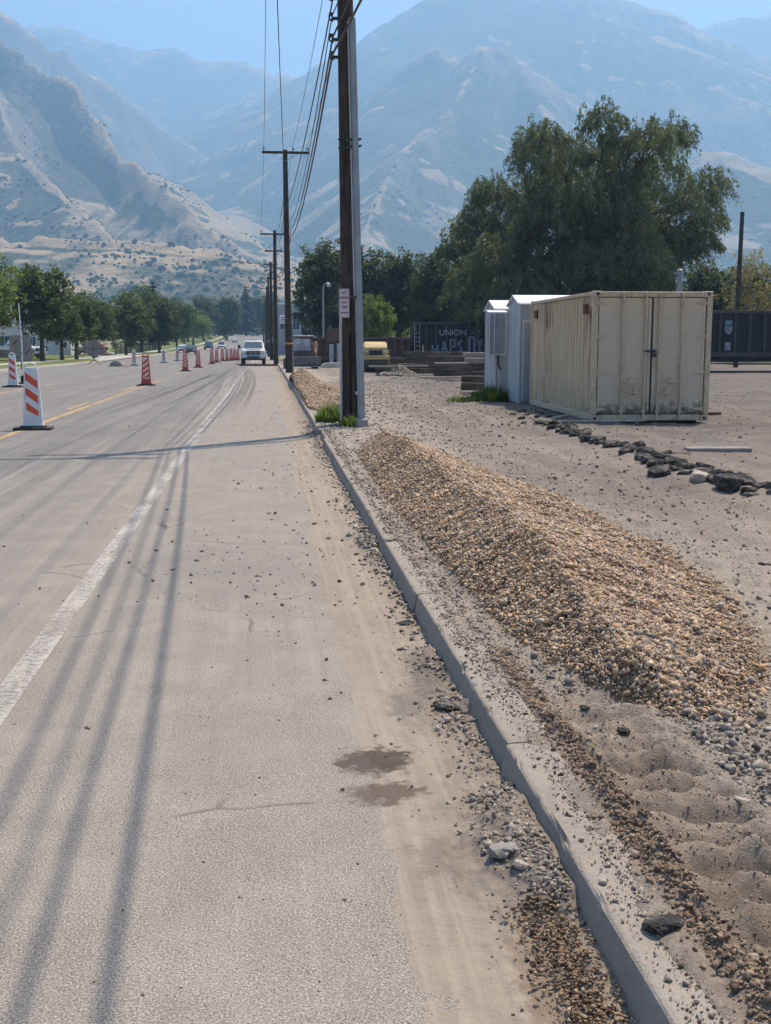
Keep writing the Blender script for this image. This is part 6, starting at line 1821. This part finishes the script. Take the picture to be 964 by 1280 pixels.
# ------------------------------------------------------------------ vehicles
M_carwhite = paint('car_white', (0.62, 0.63, 0.64), .25, 0, .04, 1, (0.35, .32, .28), .12, 0, .5)
M_silver = paint('car_silver', (0.40, 0.43, 0.46), .25, .3, .06, 1, (0.35, .32, .28), .1, 0, .5)
M_cardark = paint('car_dark', (0.05, 0.055, 0.065), .25, .2, .08, 1, (0.3, .28, .25), .12, 0, .5)
M_chrome = paint('chrome', (0.5, 0.51, 0.53), .18, .9, .05)
def glass_mat():
    b = NT('tinted_glass'); return b.finish((0.05, 0.075, 0.10), .06, 0, None, .6)
M_glass = glass_mat()
M_lamp = paint('lamp_glass', (0.6, 0.6, 0.58), .15, 0, .05)
M_tyre = paint('tyre', (0.022, 0.021, 0.021), .85, 0, .2, 6, (0.14, .12, .1), .3)
def wheel(e, x, y, r, w):
    mb = MB(); mb.tube([(x-w/2, y, r), (x-w/2+.03, y, r), (x+w/2-.03, y, r), (x+w/2, y, r)], [r*.9, r, r, r*.9], 18); wl_ = mb.build('wheel', M_tyre, e, 0, True)
    mb = MB(); mb.tube([(x-w/2-.012, y, r), (x+w/2+.012, y, r)], r*.58, 12); mb.build('rim', M_silver, wl_, 0, True)
def pickup(body, label, loc, rz, group):
    """full size pickup, nose along -Y"""
    e = empty('pickup_truck', loc, rz, label, 'pickup truck', group)
    W = 2.03
    def sec(y, hw0, hw1, z0, z1):
        return [(-hw0, y, z0), (hw0, y, z0), (hw0, y, (z0*.35+z1*.65)), (hw1, y, z1), (-hw1, y, z1), (-hw0, y, (z0*.35+z1*.65))]
    def loft(name, mat, S, bev=.03, parent=e):
        mb = MB(); V = [p for s in S for p in s]; k = len(S[0]); F = []
        for i in range(len(S)-1):
            for j in range(k): F.append((i*k+j, i*k+(j+1)%k, (i+1)*k+(j+1)%k, (i+1)*k+j))
        F += [tuple(range(k)), tuple((len(S)-1)*k+j for j in range(k))[::-1]]
        mb.add(V, F); return mb.build(name, mat, parent, bev, True, 2)
    b = loft('body', body, [sec(.12, .93, .86, .62, 1.16), sec(.5, .98, .9, .55, 1.24), sec(1.6, 1.0, .94, .5, 1.32), sec(2.0, 1.0, .95, .48, 1.34), sec(3.6, 1.0, .96, .48, 1.34), sec(5.75, .98, .96, .55, 1.34)])
    mb = MB(); mb.prism([(-.62, 1.235), (.62, 1.235), (.55, 1.30), (-.55, 1.30)], .45, 1.75, 'y'); mb.build('hood_bulge', body, b, .02)
    loft('cab', body, [sec(1.75, .90, .80, 1.28, 1.36), sec(2.45, .88, .72, 1.28, 1.92), sec(2.8, .88, .74, 1.28, 1.97), sec(3.6, .88, .74, 1.28, 1.96), sec(3.95, .88, .78, 1.28, 1.4)], .03)
    mb = MB(); mb.add([(-.80, 1.72, 1.39), (.80, 1.72, 1.39), (.70, 2.36, 1.88), (-.70, 2.36, 1.88)], [(0, 1, 2, 3)]); o = mb.build('windshield', M_glass, e)
    for s in (-1, 1):
        mb = MB(); mb.add([(s*.905, 2.2, 1.40), (s*.905, 3.7, 1.40), (s*.80, 3.55, 1.86), (s*.80, 2.55, 1.86)], [(0, 1, 2, 3)]); mb.build('side_window', M_glass, e)
        mb = MB(); mb.tube([(s*.92, 2.1, 1.38), (s*1.10, 2.05, 1.42)], .025, 6); mb.cbox((s*1.18, 2.03, 1.47), (.2, .1, .30)); mb.build('mirror', M_rubberblk, e, .02)
        mb = MB(); mb.cbox((s*.76, .12, 1.02), (.34, .12, .22)); mb.build('headlight', M_lamp, e, .03)
        mb = MB(); mb.cbox((s*.66, .005, .58), (.16, .05, .10)); mb.build('fog_lamp', M_lamp, e, .02)
        for y in (1.0, 4.75):
            wheel(e, s*.86, y, .42, .29)
        for y in (1.0, 4.75):
            mb = MB(); mb.prism([(y-.58, .45), (y-.52, .75), (y-.3, .98), (y+.3, .98), (y+.52, .75), (y+.58, .45), (y+.47, .45), (y+.42, .7), (y+.25, .88), (y-.25, .88), (y-.42, .7), (y-.47, .45)], s*.99-.02, s*.99+.035, 'x'); mb.build('wheel_arch', M_rubberblk, b)
    mb = MB(); mb.box(-.56, .56, .03, .16, .82, 1.16); g = mb.build('grille', M_rubberblk, e, .03)
    mb = MB()
    for z in (.87, .99, 1.11): mb.box(-.52, .52, .0, .035, z-.012, z+.012)
    for x in (-.2, .2): mb.box(x-.02, x+.02, .004, .036, .84, 1.14)
    mb.build('grille_bar', M_silver, g)
    mb = MB(); mb.prism([(-.05, .52), (-.1, .6), (-.06, .76), (.2, .78), (.2, .52)], -.98, .98, 'x'); bp = mb.build('bumper', M_chrome, e, .025)
    mb = MB(); mb.box(-.5, .5, -.105, -.07, .58, .70); mb.build('intake', M_rubberblk, bp)
    mb = MB(); mb.box(-.85, .85, .12, .2, .38, .52); mb.build('valance', M_rubberblk, e, .02)
    mb = MB(); mb.box(-.9, .9, 3.98, 5.70, 1.20, 1.26); mb.build('bed', M_rubberblk, e)
    mb = MB(); mb.tube([(-.16, 2.9, 1.97), (-.16, 2.9, 2.03), (.16, 2.9, 2.03), (.16, 2.9, 1.97)], .02, 6); mb.build('roof_lamp', M_rust, e)
    return e
G_veh = 'cars and trucks on the road'
pk = pickup(M_carwhite, 'white pickup truck with black mirrors driving towards the camera along the curb', (-1.02, 95.9, zr(96)), R(0), G_veh)
def parked(label, x, y, z, rz):
    c = copy_tree(pk); c.location = (x, y, z); c.rotation_euler = (0, 0, rz); c['label'] = label; return c
parked('white work truck parked under the street trees behind the square sign', -22.9, 121.5, zr(121)+.15, R(58))

def car(body, label, loc, rz, suv=False):
    e = empty('car', loc, rz, label, 'car', G_veh)
    h = 1.72 if suv else 1.45
    mb = MB(); mb.prism([(0, .35), (-.03, .62), (.05, .78), (1.1, .92), (4.1, .95), (4.4, .85), (4.45, .4)], -.9, .9, 'x'); b = mb.build('body', body, e, .07, True, 2)
    mb = MB(); y1 = 4.2 if suv else 3.8
    mb.add([(-.84, .95, .9), (.84, .95, .9), (.84, y1, .92), (-.84, y1, .92), (-.66, 1.75, h), (.66, 1.75, h), (.66, y1-.55, h), (-.66, y1-.55, h)],
           [(0, 3, 2, 1), (4, 5, 6, 7), (0, 1, 5, 4), (1, 2, 6, 5), (2, 3, 7, 6), (3, 0, 4, 7)]); mb.build('cabin', body, e, .05, True, 2)
    mb = MB(); mb.add([(-.76, .99, .95), (.76, .99, .95), (.62, 1.68, h-.07), (-.62, 1.68, h-.07)], [(0, 1, 2, 3)]); mb.build('windshield', M_glass, e)
    for s in (-1, 1):
        mb = MB(); mb.add([(s*.825, 1.3, .98), (s*.825, y1-.25, .98), (s*.70, y1-.7, h-.1), (s*.70, 1.85, h-.1)], [(0, 1, 2, 3)]); mb.build('side_window', M_glass, e)
        mb = MB(); mb.cbox((s*.64, .0, .68), (.3, .1, .15)); mb.build('headlight', M_lamp, e, .03)
        mb = MB(); mb.cbox((s*.98, 1.4, 1.0), (.18, .1, .14)); mb.build('mirror', body, e, .02)
        for y in (.85, 3.5): wheel(e, s*.80, y, .33, .22)
    mb = MB(); mb.box(-.45, .45, -.05, .03, .42, .64); mb.build('grille', M_rubberblk, e, .02)
    return e
def carat(body, label, x, y, suv=False, rz=0): return car(body, label, (x, y, zr(y)), rz, suv)
carat(M_silver, 'small silver car coming down the far hill in the right lane', -10.3, 392)
carat(M_carwhite, 'white sport utility car behind the cluster of panels', -9.9, 262, True)
carat(M_cardark, 'dark sport utility car left of the white one, behind the panels', -12.2, 250, True)
carat(M_cardark, 'dark car low behind the red panels, left of the other cars', -11.6, 180)
carat(M_silver, 'silver car further left behind the red panels, in the outer lane', -13.9, 196)
carat(M_cardark, 'tiny dark car at the crest of the hill', -6.0, 566, True)

# ------------------------------------------------------------------ machines
M_mach_red = paint('machine_dull_red', (0.10, 0.05, 0.045), .6, 0, .2, 3, (0.2, .17, .14), .4)
M_mach_white = paint('machine_white', (0.52, 0.50, 0.47), .5, 0, .1, 3, (0.3, .26, .22), .35)
M_mach_yel = paint('machine_yellow', (0.47, 0.34, 0.14), .5, 0, .1, 3, (0.3, .24, .18), .35)
M_steelworn = paint('worn_steel', (0.07, 0.068, 0.068), .55, .4, .25, 4, (0.2, .17, .14), .5)
M_orangeflag = paint('orange_tape', (0.55, 0.24, 0.06), .6, 0, .1)
def skid_steer():
    y = 70.5
    e = empty('skid_steer_loader', (2.30, y, zr(y)+.10), R(3), 'compact skid steer loader facing the camera with its wide dark bucket lowered', 'loader')
    mb = MB(); mb.prism([(-.05, .18), (-.1, .3), (.12, .78), (.2, .78), (.55, .74), (.55, .30), (.3, .14)], -1.0, 1.05, 'x')
    bk = mb.build('bucket', M_steelworn, e, .015)
    mb = MB(); mb.box(-1.02, 1.07, -.13, .02, .16, .21); mb.build('cutting_edge', M_galv, bk)
    mb = MB(); mb.box(-.75, .75, .75, 2.6, .35, 1.0); mb.box(-.7, .7, 2.3, 2.75, .5, 1.5); mb.build('chassis', M_mach_red, e, .05)
    mb = MB()
    for (a, b_) in ((-.72, -.62), (.52, .62)): mb.box(a, b_, .8, .9, .95, 1.88); mb.box(a, b_, 1.9, 2.0, .95, 1.88)
    mb.box(-.76, .66, .72, 2.1, 1.88, 2.0); mb.box(-.62, .52, .8, .88, .95, 1.12); cb = mb.build('cab', M_mach_red, e, .03); mb = MB(); mb.box(-.78, .68, .70, 2.12, 2.002, 2.06); mb.build('cab_roof', M_mach_white, e, .02)
    mb = MB(); mb.box(-.6, .5, .83, .85, 1.14, 1.86); mb.box(-.67, -.65, .92, 1.88, 1.1, 1.84); mb.box(.55, .57, .92, 1.88, 1.1, 1.84)
    pane = bpy.data.materials.new('clear_glass'); pane.use_nodes = True
    pn = pane.node_tree.nodes['Principled BSDF']; pn.inputs['Base Color'].default_value = (.75, .8, .85, 1); pn.inputs['Roughness'].default_value = .05; pn.inputs['Alpha'].default_value = .22
    mb.build('cab_glass', pane, e)
    mb = MB(); mb.box(-.6, .5, 1.86, 1.88, 1.1, 1.86); mb.build('rear_window', pane, e)
    mb = MB(); mb.box(-.58, .48, .86, .9, .5, .98); mb.build('foot_guard', M_rubberblk, e, .02)
    for s in (-1, 1):
        cx_ = .0-.05+s*.87
        mb = MB(); mb.prism([(.7, .25), (.95, .02), (2.4, .02), (2.7, .25), (2.65, .55), (2.35, .66), (1.0, .66), (.72, .5)], cx_-.16, cx_+.16, 'x'); mb.build('track', M_rubberblk, e, .03)
        mb = MB(); mb.tube([(cx_-s*.05, 2.5, 1.55), (cx_-s*.05, 1.6, 1.45), (cx_-s*.05, .75, 1.0), (cx_-s*.05, .5, .6)], [.1, .11, .1, .08], 6); mb.build('lift_arm', M_mach_red, e)
        mb = MB(); mb.tube([(cx_-s*.05, 2.2, .9), (cx_-s*.05, 1.2, 1.15)], [.05, .035], 7); mb.build('hydraulic_ram', M_chrome, e)
    mb = MB(); mb.tube([(.82, 1.3, .9), (.84, 1.3, 1.55), (.82, 1.32, 1.7)], [.12, .13, .09], 9); mb.build('filter_housing', paint('pinkish_cap', (0.42, .25, .2), .6), e, 0, True)
    mb = MB(); mb.box(-.3, .2, 1.3, 1.42, .95, 1.5); mb.box(-.3, .2, .98, 1.42, .92, 1.0); mb.build('seat', M_rubberblk, e, .04)
    return e
skid_steer()

def operator():
    """the driver: one continuous skinned body, seated, hands forward on the levers"""
    me = bpy.data.meshes.new('person')
    J = [((0, 0, 0), .13), ((0, -.02, .18), .13), ((0, 0, .38), .16), ((0, -.01, .52), .065), ((0, -.02, .60), .075), ((0, -.03, .70), .095), ((0, -.02, .80), .07),
         ((-.19, 0, .44), .07), ((-.25, -.10, .22), .05), ((-.2, -.34, .16), .04), ((-.2, -.42, .17), .045),
         ((.19, 0, .44), .07), ((.25, -.10, .22), .05), ((.2, -.34, .16), .04), ((.2, -.42, .17), .045),
         ((-.11, -.08, -.02), .09), ((-.15, -.42, .02), .075), ((-.15, -.46, -.36), .055), ((-.15, -.58, -.42), .045),
         ((.11, -.08, -.02), .09), ((.15, -.42, .02), .075), ((.15, -.46, -.36), .055), ((.15, -.58, -.42), .045)]
    E = [(0, 1), (1, 2), (2, 3), (3, 4), (4, 5), (5, 6), (2, 7), (7, 8), (8, 9), (9, 10), (2, 11), (11, 12), (12, 13), (13, 14), (0, 15), (15, 16), (16, 17), (17, 18), (0, 19), (19, 20), (20, 21), (21, 22)]
    me.from_pydata([j[0] for j in J], E, []); o = bpy.data.objects.new('person', me); link(o)
    sk = o.modifiers.new('skin', 'SKIN'); o.modifiers.new('sub', 'SUBSURF').levels = 1
    for v, j in zip(me.skin_vertices[0].data, J): v.radius = (j[1], j[1])
    me.skin_vertices[0].data[0].use_root = True
    me.materials.append(paint('dark_work_clothes', (0.035, 0.035, 0.045), .9, 0, .2))
    o.location = (2.25, 71.75, zr(71)+.10+1.06); o.rotation_euler = (0, 0, R(3))
    thing(o, 'person in dark clothes sitting at the controls inside the skid steer cab', 'person')
    mb = MB(); mb.tube([(0, -.02, .80), (0, -.02, .86), (0, -.02, .90)], [.105, .1, .05], 10); mb.cbox((0, -.13, .81), (.16, .12, .015)); mb.build('cap', paint('cap_dark', (0.05, .05, .055), .9), o, 0, True)
    mb = MB()
    mb.disc((-.035, -.122, .72), .014, .01, 'y', 6); mb.disc((.035, -.122, .72), .014, .01, 'y', 6); mb.prism([(-.12, .71), (-.145, .665), (-.115, .665)], -.012, .012, 'x')
    mb.build('face', paint('skin', (0.3, .19, .14), .6), o)
operator()

def tape_on_pole():
    mb = MB(); n = 16
    mb.tube([(1.19+.205*math.cos(2*math.pi*k/n), 60.3+.205*math.sin(2*math.pi*k/n), zr(60)+1.65) for k in range(n+1)], .05, 5, 0, False)
    o = mb.build('warning_tape', M_orangeflag); thing(o, 'orange band tied round the second utility pole beside the bucket', 'tape')
tape_on_pole()

def roller():
    y = 61.0
    e = empty('road_roller', (5.78, y, zr(y)+.08), R(-3), 'yellow road roller with a grey drum, right of the nearest utility pole', 'road roller')
    mb = MB(); mb.disc((0, .62, .62), .62, 1.3, 'x', 28); mb.build('drum', M_steelworn, e, 0, True)
    mb = MB()
    for s in (-1, 1): mb.box(s*.70-.05, s*.70+.05, .3, 1.7, .55, .82)
    mb.box(-.75, .75, -.10, .05, .72, .95); mb.box(-.75, .75, 1.3, 1.6, .5, .85); mb.build('drum_frame', M_mach_yel, e, .03)
    mb = MB(); mb.prism([(.05, .9), (.0, 1.28), (.15, 1.48), (.7, 1.66), (2.2, 1.66), (2.4, 1.4), (2.4, .8)], -.62, .62, 'x'); h = mb.build('hood', M_mach_yel, e, .07, True, 2)
    mb = MB(); mb.box(-.34, .34, -.03, .03, .93, 1.22); g = mb.build('grille', M_rubberblk, h)
    mb = MB()
    for k in range(5): mb.box(-.33, .33, -.045, -.03, .96+k*.052, .972+k*.052)
    mb.build('grille_bar', M_steelworn, g)
    for s in (-1, 1):
        mb = MB(); mb.cbox((s*.50, .0, 1.14), (.12, .06, .10)); mb.build('headlight', M_lamp, e, .02)
        mb = MB(); mb.disc((s*.66, 2.6, .62), .62, .38, 'x', 22); w_ = mb.build('tyre', M_tyre, e, 0, True)
        mb = MB(); mb.disc((s*.66, 2.6, .62), .30, .42, 'x', 14); mb.build('rim', M_mach_yel, w_, 0, True)
    mb = MB(); mb.box(-.55, .55, 2.42, 2.9, .7, 1.15); mb.box(-.25, .25, 2.6, 2.75, 1.1, 1.6); mb.build('seat', M_rubberblk, e, .03)
roller()
# dirt and asphalt spoil heaped beside the roller
def spoil():
    n = 2600
    a = rng.uniform(0, 2*math.pi, n); r_ = np.sqrt(rng.random(n)); dx = r_*np.cos(a); dy = r_*np.sin(a)
    X = 6.0+dx*.85; Y = 52+dy*5.5; Z = ground_z(X, Y)+.40*(1-r_)*(.8+.4*np.sin(dx*6+1))
    kind(stones('spoil_heap', np.stack([X, Y, Z], 1), rng.uniform(.03, .11, n), palette(n, DARK+DARK+GREY[3:5]), True), 'stuff')
spoil()

# ------------------------------------------------------------------ the far side of the street
M_wallwhite = paint('white_render', (0.58, 0.57, 0.54), .8, 0, .08, 1.2, (0.4, .36, .3), .25)
M_wallblue = paint('grey_blue_siding', (0.30, 0.34, 0.38), .7, 0, .1, 1.2)
M_roofdark = paint('dark_shingle', (0.09, 0.085, 0.085), .9, 0, .2, 4)
def building(name, label, x0, x1, y0, y1, z, h, mat, wins, doors, roof='flat', group='buildings on the far side of the street'):
    e = empty(name, (x0, y0, z), 0, label, 'building', group)
    w, d = x1-x0, y1-y0
    mb = MB(); mb.box(0, w, 0, d, -.3, h); wl_ = mb.build('wall', mat, e)
    if roof == 'flat':
        mb = MB(); mb.box(-.15, w+.15, -.15, d+.15, h, h+.25); mb.build('roof', M_shedw, e, .03)
    else:
        mb = MB(); mb.prism([(-.5, h), (d+.5, h), (d/2, h+2.2)], -.5, w+.5, 'x'); mb.build('roof', M_roofdark, e)
    for (a, b_, c, f) in wins:
        mb = MB(); mb.box(a-.08, b_+.08, -.06, .02, c-.08, f+.08); fr = mb.build('window', M_panelwhite, e)
        mb = MB(); mb.box(a, (a+b_)/2-.03, -.075, -.061, c, f); mb.box((a+b_)/2+.03, b_, -.075, -.061, c, f); mb.build('pane', M_glass, fr)
    for (a, b_, f) in doors:
        mb = MB(); mb.box(a, b_, -.06, .02, 0, f); dr = mb.build('door', M_dkmetal, e, .02)
        mb = MB(); mb.cbox((b_-.15, -.09, 1.0), (.04, .06, .16)); mb.build('handle', M_galv, dr)
    return e
b1 = building('white_building', 'long white building glimpsed between the street tree trunks', -34, -24.5, 150, 160, zr(150)+.25, 3.6, M_wallwhite, [(.8, 2.0, 1.1, 2.4), (4.4, 5.2, 1.4, 2.3), (7.6, 8.6, 1.3, 2.4)], [(2.7, 3.7, 2.2), (6.0, 6.6, 1.1)])
b2 = building('house', 'grey blue house glimpsed under the lime green tree at the left edge', -41.5, -30.8, 128, 138, zr(130)+.55, 3.0, M_wallblue, [(6.6, 8.4, 1.0, 2.1), (2, 4, 1.0, 2.1)], [(9.2, 10.1, 2.1)], 'gable')
b3 = building('flat_roofed_building', 'white flat roofed building beyond the rail yard, right of the cream container', 42.5, 52, 150, 160, zr(150), 9.6, M_wallwhite, [(1, 3, 6.5, 8), (5, 7, 6.5, 8)], [(3.8, 4.7, 2.2)])
b4 = building('roadside_building', 'pale building standing behind the far utility poles', 1.8, 9.5, 172, 182, zr(172)+.1, 7.2, M_wallblue, [(.4, 1.4, 3.6, 4.8), (2.2, 3.2, 3.6, 4.8), (4, 5, 3.6, 4.8)], [(1.6, 2.5, 2.2)])
def shop_sign():
    e = empty('shop_sign', (2.05, 168, zr(168)+.1), 0, 'white shop sign on a post between the utility poles', 'sign')
    mb = MB(); mb.box(0, 2.0, 0, .3, 4.4, 5.6); mb.build('sign_box', M_panelwhite, e, .05)
    mb = MB(); mb.tube([(1, .15, 0), (1, .15, 4.4)], .12, 8); mb.build('post', M_galv, e)
    mb = MB()
    for k in range(3): mb.box(.25, 1.75-.3*k, -.012, -.003, 5.25-k*.28, 5.36-k*.28)
    mb.build('lettering_bar', M_roofdark, e)
shop_sign()
# garden wall of brown block, courses of separate blocks
def garden_wall():
    e = empty('garden_wall', (-27.6, 118, zr(118)+.15), 0, 'low brown block wall with a hedge top under the lime green tree', 'wall')
    m = [paint('brown_block', (0.20, 0.145, 0.11), .9, 0, .15, 5), paint('tan_block', (0.26, 0.2, 0.155), .9, 0, .15, 5)]
    proto = []
    for q in range(2):
        mb = MB(); mb.box(0, .585, 0, .3, 0, .225); b = mb.build('block', m[q], e, .012); proto.append(b)
    for r_ in range(4):
        for c in range(9):
            o = proto[(r_*5+c*3) % 2]
            k = o if (r_, c) in ((0, 0), (0, 1)) else o.copy()
            if k is not o: COL.objects.link(k); k.parent = e
            k.location = (c*.6+(.3 if r_ % 2 else 0)-1.0, random.uniform(-.01, .01), r_*.24)
    pos = {}
    proto[0].location = (-1.0, 0, 0); 
    mb = MB(); mb.box(-1.1, 4.8, -.04, .34, .965, 1.04); mb.build('coping', M_walk, e, .02)
garden_wall()
# heap of stone slabs beyond the diamond sign
def slab_heap():
    e = empty('slab_heap', (-21.8, 150, zr(150)+.12), 0, 'heap of brown and grey stone slabs beyond the diamond sign', 'stone heap')
    ms = [paint('slab_brown', (0.26, 0.2, 0.16), .9, 0, .2, 3), paint('slab_grey', (0.33, 0.31, 0.285), .9, 0, .2, 3), paint('slab_red', (0.24, 0.14, 0.11), .9, 0, .2, 3)]
    rr = random.Random(4)
    for i in range(34):
        t = i/34; z = .1+2.1*t
        x = rr.uniform(-1, 1)*(2.1*(1-t)+.3); y = rr.uniform(-1, 1)*(1.3*(1-t)+.3)
        mb = MB(); mb.cbox((x, y, z), (rr.uniform(.7, 1.5), rr.uniform(.5, 1.0), rr.uniform(.14, .4)), rr.uniform(-.6, .6), 0, rr.uniform(-.3, .3), rr.uniform(-.35, .35))
        mb.build('slab', ms[i % 3], e, .04)
slab_heap()
def iron_fence():
    e = empty('iron_fence', (-20.9, 165, zr(165)+.14), 0, 'dark iron fence along the far sidewalk below the dense trees', 'fence')
    for k in range(13):
        y = k*6.0; mb = MB(); mb.box(-.05, .05, y-.05, y+.05, -.3, 1.6+float(zr(165+y)-zr(165))); mb.build('post', M_dkmetal, e)
    mb = MB()
    for k in range(12):
        for z in (.25, 1.4):
            za = float(zr(165+k*6)-zr(165)); mb.box(-.02, .02, k*6+.05, k*6+5.95, za+z, za+z+.05)
    mb.build('rail', M_dkmetal, e)
    mb = MB()
    for k in range(12*18):
        y = .3+k*(72/216); za = float(zr(165+y)-zr(165)); mb.box(-.012, .012, y, y+.024, za+.1, za+1.5)
    kind(mb.build('picket', M_dkmetal, e), 'stuff')
iron_fence()

haze()
